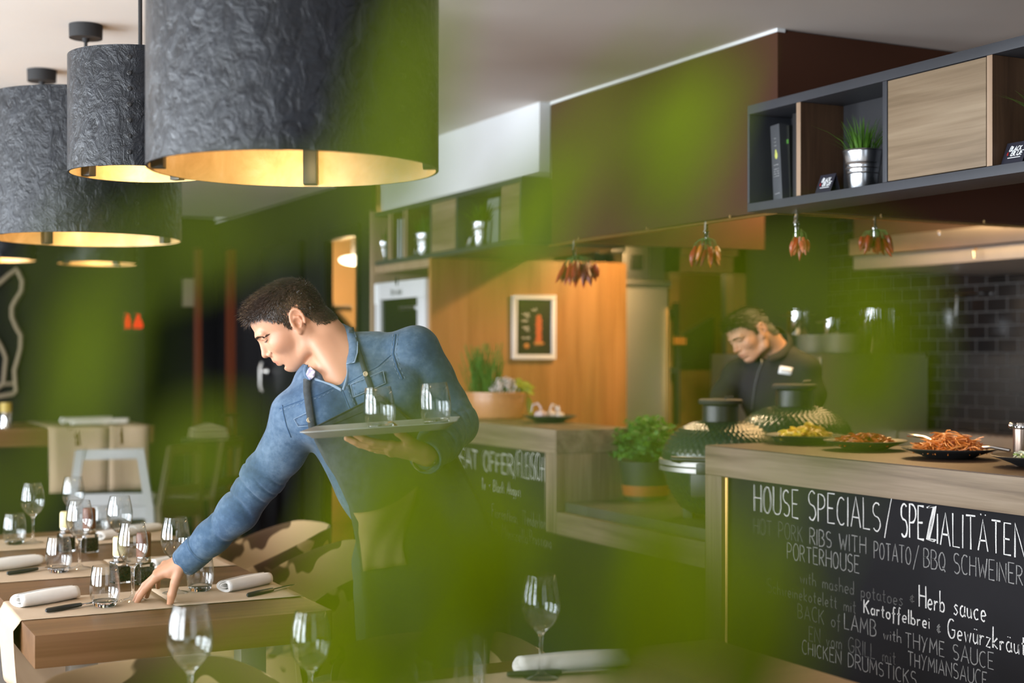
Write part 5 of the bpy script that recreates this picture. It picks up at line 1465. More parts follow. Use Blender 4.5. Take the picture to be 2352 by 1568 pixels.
def garlic(dx, dy, r, rot, m_, lb):
    t = thing('garlic_bulb', lb, 'garlic', (g.x + dx, g.y + dy, ZT + .017 + r * .8), rot, 'garlic bulbs on the black plate')
    rows = []
    for k in range(11):
        u = k / 10; z = -r * .8 + u * r * 2.1
        rad = r * (math.sin(min(u * 1.45, 1) * PI * .93) ** .7 if u < .64 else .0) if False else r * (1 - (2 * min(u / .72, 1) - 1) ** 2) ** .5 * .98 + .004
        rows.append([(rad * (1 + .07 * math.cos(7 * 2 * PI * i / 42)) * math.cos(2 * PI * i / 42), rad * (1 + .07 * math.cos(7 * 2 * PI * i / 42)) * math.sin(2 * PI * i / 42), z) for i in range(42)])
    MB().loft(rows).build('bulb', m_, t)
    MB().tube([(0, 0, r * 1.2), (r * .6, 0, r * 2.0), (r * 1.5, 0, r * 1.7), (r * 1.75, 0, r * .5)], [.006, .005, .0045, .003], 8).build('dry_stalk', m_, t)
garlic(-.045, .0, .026, 2.6, GAR2, 'purplish garlic bulb on the left of the black plate')
garlic(.012, .012, .024, .4, GAR, 'white garlic bulb in the middle of the black plate')
garlic(.048, -.008, .020, 1.4, GAR, 'small garlic bulb with curled stalk on the right of the plate')
# terracotta planter with three herbs
q = P(1138, 812, 7.0)
pl = thing('herb_planter', 'terracotta bowl of rosemary and flowering thyme on the meat counter', 'planter', (q.x - .0, q.y, ZT + .0005))
R_ = .148
TERRA = mottled('terracotta_glaze', (.50, .215, .09), (.56, .25, .11), 4, .28)
MB().lathe([(0, 0), (R_ * .84, 0), (R_ * .92, .006), (R_ * .97, .03), (R_, .095), (R_, .112), (R_ * 1.035, .115), (R_ * 1.035, .130), (R_ * .97, .132), (R_ * .93, .11), (0, .105)], 56).build('bowl', TERRA, pl)
MB().lathe([(0, .106), (R_ * .92, .112), (R_ * .90, .114), (0, .12)], 24).build('soil', plain('soil', (.03, .02, .012), .9), pl)
HG, HY = leafy('rosemary_green', (.05, .16, .03), (.14, .32, .07)), leafy('lovage_yellow', (.30, .34, .03), (.48, .48, .06))
rr = random.Random(12)
st_ = MB(); lf = MB()
for i in range(80):
    a, r0 = rr.uniform(0, 2 * PI), .075 * math.sqrt(rr.random())
    b0 = -IR * .055 + IR * r0 * math.cos(a) + IT * r0 * math.sin(a) * .8 + Vector((0, 0, .11)); L = rr.uniform(.13, .27)
    dr = (Vector((0, 0, 1)) + IR * rr.uniform(-.30, .22) + IT * rr.uniform(-.3, .3)).normalized(); bend = IR * rr.uniform(-.03, .03)
    pts = [b0 + dr * L * u + bend * u * u for u in (0, .33, .66, 1)]; st_.tube(pts, [.0022, .002, .0016, .001], 5)
    for k in range(38):
        u = .12 + .88 * k / 38; p = b0 + dr * L * u + bend * u * u; ang = rr.uniform(0, 2 * PI)
        d = (dr.orthogonal().normalized() * math.cos(ang) + dr.cross(dr.orthogonal()).normalized() * math.sin(ang)) * .8 + dr * .7
        s = d.cross(dr).normalized() * .0026; e = p + d.normalized() * rr.uniform(.012, .02)
        lf.add([p - s, p + s, e], [(0, 1, 2)])
st_.build('rosemary_stems', HG, pl); lf.build('rosemary_needles', HG, pl, smooth=False)
fl = MB(); fs = MB()
for i in range(210):
    a, e = rr.uniform(0, 2 * PI), rr.uniform(.05, 1.5); R2 = .085
    d = IR * math.cos(a) * math.cos(e) + IT * math.sin(a) * math.cos(e) + Vector((0, 0, math.sin(e) * .95))
    p = IR * .045 + IT * .02 + Vector((0, 0, .115)) + d * R2 * rr.uniform(.65, 1.05)
    fs.tube([IR * .045 + IT * .02 + Vector((0, 0, .115)), p], .001, 4)
    for k in range(3): fl.ball(p + Vector((rr.uniform(-.006, .006), rr.uniform(-.006, .006), rr.uniform(-.008, .006))), rr.uniform(.0035, .006), 6, 4)
fs.build('thyme_stems', HG, pl); o = fl.build('thyme_flowers', mottled('thyme_bloom', (.50, .42, .44), (.68, .62, .60), 40, .7), pl); o['kind'] = 'stuff'
yl_ = MB()
for i in range(34):
    a = rr.uniform(-1.2, 1.3); b0 = IR * .09 + IT * rr.uniform(-.03, .03) + Vector((0, 0, .12)); L = rr.uniform(.10, .17)
    dr = (IR * math.cos(a) * .9 + Vector((0, 0, 1)) * abs(math.sin(a)) + Vector((0, 0, .55)) + IT * rr.uniform(-.4, .4)).normalized()
    if i < 5: dr = (IR * .3 + Vector((0, 0, -1)) + IT * .2).normalized(); b0 = IR * .15 + Vector((0, 0, .14)); L *= .6
    side = dr.cross(IT).normalized(); rows = []
    for u, w in ((0, .002), (.45, .003), (.55, .012), (.75, .016), (.9, .009), (1, .001)):
        p = b0 + dr * L * u + Vector((0, 0, -L * .5 * u * u)); rows.append([p - side * w, p + IT * w * .3, p + side * w])
    yl_.grid(rows)
yl_.build('lovage_leaves', HY, pl)
# parsley behind the bar block
q = P(1472, 1000, 6.0)
hb = thing('parsley_pot', 'bushy green parsley growing behind the corner of the meat counter', 'potted plant', (3.52, 5.28, .7955))
q = P(1475, 812, 6.08); hb.location = (q.x + .02, q.y, .7955); hb.scale = (1.28, 1.28, 1.28)
MB().lathe([(0, 0), (.07, 0), (.09, .13), (.085, .13), (.08, .12), (0, .118)], 32).build('pot', plain('parsley_pot_dark', (.03, .03, .028), .5), hb)
MB().lathe([(.0725, .015), (.076, .015), (.0815, .05), (.078, .05)], 32).build('orange_band', plain('orange_band', (.45, .12, .03), .5), hb)
lf = MB(); st_ = MB()
for i in range(420):
    a, e = rr.uniform(0, 2 * PI), rr.uniform(-.25, 1.5); d = Vector((math.cos(a) * math.cos(e), math.sin(a) * math.cos(e), math.sin(e) * .85)); Rr = .125 * rr.uniform(.55, 1.05)
    p = Vector((0, 0, .165)) + d * Rr
    if i % 4 == 0: st_.tube([(0, 0, .118), p], .0012, 4)
    for k in range(4):
        w = Vector((rr.uniform(-1, 1), rr.uniform(-1, 1), rr.uniform(-.4, .8))).normalized(); s = w.cross(d).normalized() if w.cross(d).length > .05 else w.orthogonal()
        L = rr.uniform(.012, .022); lf.add([p, p + w * L * .5 + s * L * .4, p + w * L, p + w * L * .5 - s * L * .4], [(0, 1, 2, 3)])
st_.build('stems', HG, hb); lf.build('foliage', leafy('parsley_green', (.035, .13, .02), (.09, .24, .04)), hb, smooth=False)
# ------------------------------------------------------------------ people
def skin_mat(nm, c, lips, scalp):
    q = NT(nm)
    at = q.n('ShaderNodeVertexColor', layer_name='zone'); sp = q.n('ShaderNodeSeparateColor'); q.l(at.outputs['Color'], sp.inputs[0])
    n = q.noise(q.co(), 26, 5, .6)
    base = q.ramp(n, [(.3, tuple(a * .93 for a in c)), (.7, c)])
    for ch, col, amt in (('Red', lips, .62), ('Green', scalp, .92), ('Blue', (c[0] * .92, c[1] * .68, c[2] * .60), .75)):
        m = q.n('ShaderNodeMix', data_type='RGBA'); mm = q.n('ShaderNodeMath', operation='MULTIPLY'); mm.inputs[1].default_value = amt
        q.l(sp.outputs[ch], mm.inputs[0]); q.l(mm.outputs[0], m.inputs[0]); q.l(base, m.inputs[6]); m.inputs[7].default_value = (*col, 1); base = m.outputs[2]
    q.base(base); q.set(rough=.47, spec=.4, sss=.12)
    q.b.inputs['Subsurface Radius'].default_value = (.012, .005, .003); q.b.inputs['Subsurface Scale'].default_value = 1.0
    q.bump(q.noise(q.co(), 700, 2), .12, .0008); return q.mat

def head_prims(S, M_, s=1.0, fat=1.0):
    """head in its own frame: x forward, y the side to the viewer's left hand of the head, z up; origin between the ears at eye level"""
    S.frame(M_, s)
    S.ell((-.012, 0, .028), (.085, .076, .078), .012)
    S.ell((.036, 0, .038), (.064, .065, .064), .03)
    S.ell((.036, 0, -.030), (.060, .060, .078), .026)
    S.ell((-.025, 0, -.03), (.06, .058, .06), .03)
    for y in (-1, 1):
        S.cone((-.006, .060 * y, -.040), (.008, .053 * y, -.080), .016, .0145, .018)
        S.cone((.008, .053 * y, -.080), (.064, .016 * y, -.103), .0145, .0125, .018)
        S.ell((.058, .040 * y, -.032), (.026, .021, .022), .02)
        S.cone((.086, .042 * y, .011), (.0985, .010 * y, .013), .008, .008, .014)
    S.ell((.074, 0, -.032), (.018, .023, .042), .02)
    S.ell((.069, 0, -.098), (.017, .020, .014), .016)
    S.ell((.055, 0, -.080), (.036, .034, .028), .022)
    S.ell((.083, 0, -.066), (.0175, .027, .018), .014)
    for y in (-1, 1):
        S.ell((.104, .035 * y, -.004), (.018, .018, .012), .009, op=-1)
        S.ell((.0765, .034 * y, -.004), (.0145, .0160, .0130), .004)
        S.cone((.084, .050 * y, -.001), (.0935, .019 * y, .001), .0034, .0032, .004)
    S.cone((.0955, 0, .004), (.1085, 0, -.033), .0072, .0088, .009)
    S.ell((.1095, 0, -.0375), (.0105, .0112, .0095), .006)
    for y in (-1, 1):
        S.ell((.0965, .0130 * y, -.0430), (.0115, .0075, .0085), .004)
        S.ell((.1025, .0065 * y, -.0525), (.006, .0036, .003), .003, op=-1)
        S.cone((.086, .0205 * y, -.036), (.094, .0195 * y, -.046), .0018, .0018, .004, op=-1)
    S.cone((.0965, 0, -.047), (.0975, 0, -.058), .0055, .0055, .008)
    for y in (-1, 1):
        S.cone((.083, .025 * y, -.0695), (.0985, .004 * y, -.0640), .0034, .0054, .004)
        S.cone((.082, .023 * y, -.0735), (.0935, .004 * y, -.0768), .0034, .0062, .004)
        S.cone((.083, .027 * y, -.0715), (.1035, .0, -.0704), .0012, .0014, .002, op=-1)
        S.cone((.083, .018 * y, -.0875), (.0925, 0, -.0880), .004, .005, .007, op=-1)
    # ears: tilted dish with a rolled rim, hollow and lobe
    for y in (-1, 1):
        A = Matrix.Rotation(math.radians(-14), 3, 'Y')
        e = Vector((-.010, .0735 * y, -.012))
        S.ell(e + Vector((0, .004 * y, 0)), (.017, .006, .031), .004, R=A)
        rim = []
        for k in range(13):
            a = math.radians(-60 + 265 * k / 12)
            rim.append(e + A @ Vector((.0175 * math.cos(a), (.0085 + .003 * math.cos(a + 2.6)) * y, .031 * math.sin(a) * (1 if math.sin(a) > 0 else .8))))
        S.chain(rim, [.0038] * 13, .0025)
        S.ell(e + A @ Vector((.003, .0105 * y, -.005)), (.0085, .0075, .012), .003, op=-1)
        S.ell(e + A @ Vector((-.001, .0115 * y, .015)), (.009, .005, .007), .003, op=-1)
        S.chain([e + A @ Vector(q) for q in ((.004, .0085 * y, .012), (-.006, .010 * y, .008), (-.009, .010 * y, -.006), (-.004, .009 * y, -.016))], [.0026] * 4, .003)
        S.ell(e + A @ Vector((.006, .006 * y, -.029)), (.0075, .005, .0085), .005)
        S.ell(e + A @ Vector((.014, .006 * y, -.008)), (.004, .005, .007), .004)
    S.frame(Matrix.Identity(4), 1.0)

HAIRLINE = [(-.13, -.062), (-.075, -.062), (-.048, -.050), (-.034, -.016), (-.020, .022), (.003, .020), (.009, -.016), (.020, -.018), (.028, .008), (.048, .026), (.060, .046), (.080, .056), (.13, .056)]
def hair_zone(L, line=HAIRLINE):
    xs, zs = zip(*line)
    return L[:, 2] - np.interp(L[:, 0], xs, zs)

def hand_prims(S, M_, side, curls, thumb=((.5, .6, -.5), (.75, .3, -.6)), spread=.06, s=1.0):
    """x from the wrist to the fingers, z the back of the hand, thumb on +y*side"""
    S.frame(M_, s)
    Y = (.029, .0095, -.011, -.029); LEN = ((.044, .027, .021), (.049, .031, .022), (.044, .029, .021), (.035, .021, .019))
    K = (.088, .091, .086, .079)
    S.cone((-.004, 0, 0), (.012, 0, 0), .025, .023, .014)
    for i in range(4):
        y = Y[i] * side
        S.cone((.006, y * .55, .0), (K[i], y, .002 - .002 * abs(i - 1)), .0145, .0118, .010)
        p = Vector((K[i], y, .0)); a = 0.0; R0 = (.0100, .0104, .0098, .0088)[i]
        d_y = spread * (1.5 - i) * side
        for j in range(3):
            a += math.radians(curls[i][j])
            d = Vector((math.cos(a) * math.cos(d_y), math.sin(d_y), -math.sin(a)))
            q = p + d * LEN[i][j]
            S.cone(p, q, R0 * (1 - .09 * j), R0 * (1 - .09 * (j + 1)), .0035)
            if j == 0: S.ell(p + Vector((0, 0, .003)), (.0105, .0098, .0098), .004)
            p = q
    S.cone((.012, .018 * side, -.006), (.050, .026 * side, -.010), .017, .014, .012)
    p = Vector((.022, .024 * side, -.008)); L3 = (.040, .032, .027); R3 = (.0150, .0118, .0108, .0088)
    t0, t1 = Vector(thumb[0]), Vector(thumb[1])
    for j, d in enumerate((t0, t0.lerp(t1, .5), t1)):
        d = Vector((d.x, d.y * side, d.z)).normalized(); q = p + d * L3[j]
        S.cone(p, q, R3[j], R3[j + 1], .005); p = q
    S.frame(Matrix.Identity(4), 1.0)

def set_zone(me, V, M_, lips=True, s=1.0, hair=HAIRLINE):
    L = np.asarray((np.c_[V, np.ones(len(V))]) @ np.array(M_.inverted()).T)[:, :3] / s
    col = np.zeros((len(V), 4), np.float32); col[:, 3] = 1
    hd = (np.linalg.norm(L - np.array([0, 0, .02]), axis=1) < .17)
    if lips:
        z0 = -.0705
        d = np.sqrt(((L[:, 2] - z0) / .0098) ** 2 + (L[:, 1] / .026) ** 2)
        col[:, 0] = np.clip((1.05 - d) * 4, 0, 1) * (L[:, 0] > .080) * hd
    hz = hair_zone(L, hair)
    ear = (np.abs(L[:, 1]) > .0735) & (L[:, 0] > -.032) & (L[:, 0] < .014) & (L[:, 2] < .024)
    col[:, 1] = np.clip(hz / .010 + .2, 0, 1) * hd * ~ear
    nose = np.exp(-((L[:, 0] - .112) ** 2 + L[:, 1] ** 2 + (L[:, 2] + .042) ** 2) / .0004)
    cheek = np.exp(-((L[:, 0] - .068) ** 2 + (np.abs(L[:, 1]) - .05) ** 2 + (L[:, 2] + .035) ** 2) / .0011)
    earr = np.exp(-((L[:, 0] + .012) ** 2 + (np.abs(L[:, 1]) - .086) ** 2 * 2 + (L[:, 2] + .008) ** 2) / .0009)
    col[:, 2] = np.clip(nose * .6 + cheek * .4 + earr * .6, 0, 1) * hd
    far = ~(np.linalg.norm(L - np.array([0, 0, 0]), axis=1) < .28)
    col[far, 2] = .32
    a = me.color_attributes.new('zone', 'FLOAT_COLOR', 'POINT'); a.data.foreach_set('color', col.ravel())

def hair_strands(V, N, M_, n, seed, mat_, parent, lift=.5, line=HAIRLINE, top_len=.034, side_len=.009, s=1.0, width=.0011):
    """short cut hair: fine tapering ribbons rooted on the scalp"""
    rs = np.random.RandomState(seed)
    Mi = np.array(M_.inverted()); R_ = np.array(M_.to_3x3().normalized())
    L = np.asarray((np.c_[V, np.ones(len(V))]) @ Mi.T)[:, :3] / s; NL = N @ R_
    ok = (np.linalg.norm(L - np.array([0, 0, .02]), axis=1) < .17) & (hair_zone(L, line) > -.001)
    ear = (np.abs(L[:, 1]) > .0765) & (L[:, 0] > -.034) & (L[:, 0] < .016) & (L[:, 2] < .024)
    ids = np.where(ok & ~ear)[0]; ids = rs.choice(ids, n)
    vv, ff = [], []
    for i in ids:
        p = L[i] + rs.normal(0, .0008, 3); nn = NL[i] / (np.linalg.norm(NL[i]) + 1e-9)
        topness = np.clip((p[2] - .028) / .06, 0, 1); front = np.clip((p[0] - .02) / .07, 0, 1)
        Ln = side_len + (top_len - side_len) * topness * (.55 + .75 * front); Ln *= rs.uniform(.6, 1.15)
        comb = np.array([.75 * topness + .25 - .6 * (p[0] < -.03) * (1 - topness), rs.normal(0, .22), -.75 * (1 - topness) + .12 * topness])
        d = nn * (lift + .35 * topness) + comb * .8 + rs.normal(0, .20, 3); d /= np.linalg.norm(d)
        curl = rs.normal(0, .45, 3) * (.3 + front); sd = np.cross(d, nn); sd /= (np.linalg.norm(sd) + 1e-9)
        b = len(vv); k_ = 4
        for k in range(k_ + 1):
            u = k / k_; q = p + d * Ln * u + (curl * .5 - nn * .55 * (1 - front * .5)) * Ln * u * u * .6
            w = width * (1 - .85 * u)
            vv.append(q - sd * w); vv.append(q + sd * w)
        for k in range(k_): ff.append((b + 2 * k, b + 2 * k + 1, b + 2 * k + 3, b + 2 * k + 2))
    vv = np.array(vv) * s; vv = np.c_[vv, np.ones(len(vv))] @ np.array(M_).T
    o = link_mesh('hair', np_mesh('hair', vv[:, :3], np.array(ff), mat_), None, parent, True)
    return o

def normals_of(me):
    a = np.empty(len(me.vertices) * 3, np.float32); me.vertices.foreach_get('normal', a); return a.reshape(-1, 3).astype(float)

def hair_mat(nm, c1, c2):
    q = NT(nm); q.base(q.ramp(q.noise(q.co(), 90, 3), [(.3, c1), (.7, c2)])); q.set(rough=.36, spec=.5); return q.mat

def onface(tree, M_, s, y, z, off):
    o = M_ @ Vector((.2 * s, y * s, z * s)); d = (M_.to_3x3() @ Vector((-1, 0, 0))).normalized()
    h = tree.ray_cast(o, d)
    return (h[0] if h[0] is not None else M_ @ Vector((.09 * s, y * s, z * s))) - d * off
def brow(tree, M_, s, side, n, mat_, parent, seed, L=.008):
    rs = random.Random(seed); mb = MB()
    for i in range(n):
        u = rs.random(); y = (.011 + .039 * u) * side; z = .0090 + .004 * math.sin(u * 2.2) - .013 * u * u + rs.uniform(-1, 1) * .0028 * (1 - .6 * u)
        l_ = L * rs.uniform(.6, 1.1)
        p = [onface(tree, M_, s, y + side * l_ * k * .9, z + l_ * .35 * k * (1 - u), .0006 + .0006 * k) for k in (0, .5, 1)]
        mb.tube(p, [.0005 * s, .0005 * s, .0001], 3)
    return mb.build('eyebrow', mat_, parent, world=True)
def lashes(tree, M_, s, sd, mat_, parent, r=.0009):
    ln = [(( .0195 + .0026 * i) * sd, -.0085 - .0022 * math.sin(i / 11 * PI)) for i in range(12)]
    mb = MB().tube([onface(tree, M_, s, y, z, .0005) for y, z in ln], [r * .6] + [r] * 10 + [r * .6], 5)
    for y, z in ln: mb.tube([onface(tree, M_, s, y, z, .0005), onface(tree, M_, s, y + .001 * sd, z - .003, .003)], [.0004, .0001], 3)
    return mb.build('eyelashes', mat_, parent, world=True)

# ------------------------------------------------------------------ the waiter
waiter_root = P(985, 1275, 3.50)
wt = thing('person', 'person in a denim shirt and dark apron bending to set down a wine glass', 'person', (waiter_root.x, waiter_root.y, 0))
# head frame from ear position and gaze
def view_frame(px, py):
    t = -ray(px, py); t.z = 0; t.normalize(); return IU.cross(t).normalized(), t        # right of and towards the viewer at that spot
RV, TV = view_frame(684, 734)
PT = math.radians(34.5)
fwd = -RV * math.cos(PT) - IU * math.sin(PT); upv = -RV * math.sin(PT) + IU * math.cos(PT)
HM = frame_of((0, 0, 0), fwd, upv)
sideT = 1 if (HM.to_3x3() @ Vector((0, 1, 0))).dot(IT) > 0 else -1
earW = P(684, 736, 3.575)
org = earW - (HM.to_3x3() @ Vector((-.010, .078 * sideT, -.012))) * .965
HM = frame_of(org, fwd, upv); HS = .965

S = SDF()
# trunk
SPI = (P(790, 800, 3.62) - P(985, 1280, 3.50)).normalized()
SHL = (P(955, 790, 3.60) - P(672, 945, 3.60)).normalized()
SHL = (SHL - SPI * SHL.dot(SPI) * .35).normalized()
NRM = SPI.cross(SHL).normalized()
if NRM.dot(IT) < 0: NRM = -NRM
AXI = Matrix((SHL, SPI, NRM)).transposed()
chest, belly, pelv = P(838, 935, 3.63), P(905, 1090, 3.58), P(975, 1240, 3.52)
def trunk(S, g, k=.05):
    S.ell(chest, (.168 + g, .20, .105 + g), k, R=AXI)
    S.ell(P(808, 865, 3.64), (.115 + g, .09, .080 + g), k, R=AXI)
    S.ell(belly, (.150 + g, .19, .105 + g), k, R=AXI)
    S.ell(pelv, (.165 + g, .14, .115 + g), k)
    for q in (P(682, 948, 3.60), P(948, 806, 3.61)): S.cone(P(792, 842, 3.64), q, .046 + g, .050 + g, .045)
    S.ell(P(745, 950, 3.555), (.085 + g, .075, .055 + g), .04, R=AXI)
    S.ell(P(890, 900, 3.55), (.085 + g, .075, .055 + g), .04, R=AXI)
RARM = [P(688, 955, 3.60), P(651, 1034, 3.64), P(606, 1092, 3.68), P(548, 1174, 3.735), P(487, 1234, 3.785), P(432, 1284, 3.815)]
LARM = [P(950, 810, 3.61), P(985, 872, 3.62), P(1018, 930, 3.61), P(1043, 972, 3.575), P(1012, 1014, 3.47), P(980, 1046, 3.385)]
def arms(S, g, rr_r, rr_l, k=.02):
    S.chain(RARM, [r + g for r in rr_r], k); S.chain(LARM, [r + g for r in rr_l], k)
trunk(S, -.010)
arms(S, -.009, [.060, .050, .046, .042, .034, .026], [.060, .056, .052, .048, .042, .030])
# legs
RH, LH = P(905, 1295, 3.54), P(1072, 1280, 3.47)
def leg_pts(h, kx, fx):
    k = Vector((h.x + kx, h.y, .50)); a = Vector((h.x + fx, h.y + .01, .085)); return h, k, a
RL, LL = leg_pts(RH, -.02, -.01), leg_pts(LH, .0, .02)
for h, k, a in (RL, LL):
    S.cone(h, k, .082, .056, .04); S.cone(k, a, .056, .036, .02); S.ell(k.lerp(a, .3) + Vector((.01, .02, 0)), (.05, .05, .11), .03)
    S.cone(a + Vector((.03, 0, -.045)), a + Vector((-.15, -.02, -.055)), .034, .026, .02)
# neck, head, hands
S.cone(P(732, 752, 3.645), P(792, 832, 3.635), .051, .062, .022)
S.cone(P(740, 790, 3.60), P(790, 862, 3.575), .022, .020, .022)
S.cone(P(704, 762, 3.60), P(782, 872, 3.562), .011, .010, .022)
head_prims(S, HM, HS)
x_ = -IR * .88 - IU * .44 + IT * -.16
RHM = frame_of(P(432, 1284, 3.815) + IU * .0045, x_, IU * .85 - IR * .35 + IT * .30)
hand_prims(S, RHM, 1 if (RHM.to_3x3() @ Vector((0, 1, 0))).dot(IT) > 0 else -1, ((17, 9, 6), (15, 11, 6), (22, 16, 8), (28, 20, 10)), ((.62, .50, -.55), (.66, .05, -.74)), .05, 1.03)
xl = -IR * .93 + IU * .19 + IT * .16
LHM = frame_of(P(978, 1045, 3.375), xl, -IU * .85 - IR * .22 + IT * .35)
hand_prims(S, LHM, 1 if (LHM.to_3x3() @ Vector((0, 1, 0))).dot(IT) > 0 else -1, ((-4, 10, 10), (-6, 8, 10), (-4, 10, 8), (0, 12, 10)), ((.75, .60, -.15), (.85, .35, -.45)), .10)
V, Q = S.mesh(.0024)
V = relax(V, Q, 1, .35)
SKIN = skin_mat('skin', (.54, .285, .175), (.42, .14, .105), (.026, .016, .011))
me = np_mesh('body', V, Q, SKIN); set_zone(me, V, HM, True, HS)
link_mesh('body', me, None, wt, True)
HAIR = hair_mat('brown_hair', (.014, .008, .005), (.042, .023, .013))
hair_strands(V, normals_of(me), HM, 22000, 4, HAIR, wt, .14, s=HS, top_len=.030, side_len=.009, width=.0009)
btree = BVHTree.FromPolygons([tuple(p) for p in V], [tuple(int(i) for i in f) for f in Q])
for sd in (-1, 1):
    brow(btree, HM, HS, sd, 170, HAIR, wt, 5 + sd); lashes(btree, HM, HS, sd, HAIR, wt)

# denim shirt
def denim():
    q = NT('washed_denim'); v = q.co()
    n1 = q.noise(v, 7, 5, .6, .4); n2 = q.noise(v, 55, 4, .65)
    mx = q.n('ShaderNodeMix', data_type='FLOAT'); mx.inputs[0].default_value = .35; q.l(n1, mx.inputs[2]); q.l(n2, mx.inputs[3])
    q.base(q.ramp(mx.outputs[0], [(.30, (.020, .043, .088)), (.48, (.046, .088, .158)), (.68, (.125, .185, .27))])); q.set(rough=.85, spec=.15, sheen=.15)
    wv = q.n('ShaderNodeTexWave'); wv.inputs['Scale'].default_value = 260; q.l(q.co((1, 1, 1), (.6, .4, .2)), wv.inputs['Vector'])
    b = q.bump(wv.outputs['Fac'], .16, .0012)
    b2 = q.n('ShaderNodeBump'); b2.inputs['Strength'].default_value = .35; b2.inputs['Distance'].default_value = .006
    q.l(q.noise(v, 22, 4, .6, .6), b2.inputs['Height']); q.l(b, b2.inputs['Normal']); q.l(b2.outputs[0], q.b.inputs['Normal']); return q.mat
DEN = denim()
DEND = plain('denim_seam', (.035, .085, .18), .85); DENP = plain('denim_worn_edge', (.22, .30, .40), .9)
D = SDF(); trunk(D, .004); arms(D, .0035, [.070, .054, .0525, .0475, .040, .034], [.066, .060, .057, .055, .047, .037])
neck_b, neck_t = P(786, 826, 3.625), P(728, 766, 3.63)
D.cone(P(788, 842, 3.62), P(735, 770, 3.62), .066, .074, .008, op=-1)
D.cone(P(765, 846, 3.54), P(784, 886, 3.52), .038, .007, .004, op=-1)
D.cone(P(748, 800, 3.56), P(765, 846, 3.54), .060, .038, .004, op=-1)
D.cone(P(728, 852, 3.53), P(768, 872, 3.52), .015, .014, .004, op=-1)
def folds(x):
    o = np.zeros(len(x))
    # right sleeve: rings of slanted creases, tighter near elbow and cuff
    for (A, B, amp, n_, skew) in ((RARM[0], RARM[5], .0060, 10, 22), (LARM[0], LARM[3], .0075, 6, 20), (LARM[3], LARM[5], .0045, 7, 24)):
        t, d = seg_param(x, A, B)
        m = np.clip(1 - (d - .07) / .03, 0, 1) * np.clip(t * 6, 0, 1) * np.clip((1.02 - t) * 9, 0, 1)
        ph = t * n_ * 6.283 + wob(x, skew * .8, 3) * 5.0
        o += m * amp * np.exp(-(np.sin(ph * .5) / .34) ** 2) * np.clip(.15 + 1.3 * wob(x, 20, 8), 0, 1)
    a = np.array(chest); dd = np.linalg.norm(x - a, axis=1)
    dia = (x - np.array(P(700, 1020, 3.55))) @ np.array((IR * .75 + IU * .66))
    o += np.clip(1 - dd / .30, 0, 1) * .0055 * np.sin(dia * 55 + wob(x, 9, 5) * 2.5)
    return o + .0016 * wob(x, 34, 2)
SV, SQ = D.mesh(.003, disp=folds, amp=.02, keep=cuts((RARM[5], RARM[5] - RARM[4], .12), (LARM[5], LARM[5] - LARM[4], .09)))
SV = relax(SV, SQ, 1, .4)
shirt = link_mesh('shirt', np_mesh('shirt', SV, SQ, DEN), None, wt, True)
bv = BVHTree.FromPolygons([tuple(p) for p in SV], [tuple(int(i) for i in f) for f in SQ])
# body form that the apron and trousers hang on
FORM = SDF(); trunk(FORM, .012)
for h, k, a in (RL, LL): FORM.cone(h, k, .115, .11, .10)
FORM.cone(RL[0], LL[0], .12, .12, .10); FORM.cone(RL[1], LL[1], .12, .12, .10)
FV, FQ = FORM.mesh(.008)
bf = BVHTree.FromPolygons([tuple(p) for p in FV], [tuple(int(i) for i in f) for f in FQ])
def onshirt(px, py, lift=.003, tree=None, fall=3.52):
    d = ray(px, py).normalized()
    h = (tree or bv).ray_cast(EYE, d)
    if h[0] is None: return P(px, py, fall)
    return h[0] + (h[1] if h[1].dot(d) < 0 else -h[1]) * lift * .5 - d * lift
def on_line(pts, step=7): 
    out = []
    for (a, b) in zip(pts[:-1], pts[1:]):
        n = max(1, int(math.hypot(b[0] - a[0], b[1] - a[1]) / step))
        out += [(a[0] + (b[0] - a[0]) * i / n, a[1] + (b[1] - a[1]) * i / n) for i in range(n)]
    return out + [pts[-1]]
def seam(pts, mat_=None, r=.0011, lift=.0005, name='seam', par=None, gap=0):
    mb = MB(); pp = on_line(pts, 5)
    if gap:
        for i in range(0, len(pp) - 1, 2): mb.tube([onshirt(*pp[i], lift), onshirt(*pp[i + 1], lift)], r, 4)
    else: mb.tube([onshirt(*p, lift) for p in pp], r, 5)
    return mb.build(name, mat_ or DEND, par or shirt, world=True)
def patch(corners, n, m, lift, name, mat_, par, th=.0015, tree=None):
    """quad patch (a b / d c in picture directions) laid on the cloth"""
    a, b, c, d = corners; rows = []
    for i in range(n + 1):
        u = i / n; row = []
        for j in range(m + 1):
            v = j / m
            px = (a[0] * (1 - v) + b[0] * v) * (1 - u) + (d[0] * (1 - v) + c[0] * v) * u
            py = (a[1] * (1 - v) + b[1] * v) * (1 - u) + (d[1] * (1 - v) + c[1] * v) * u
            row.append(onshirt(px, py, lift, tree))
        rows.append(row)
    o = MB().grid(rows).build(name, mat_, par, world=True); solidify(o, th, 0); return o
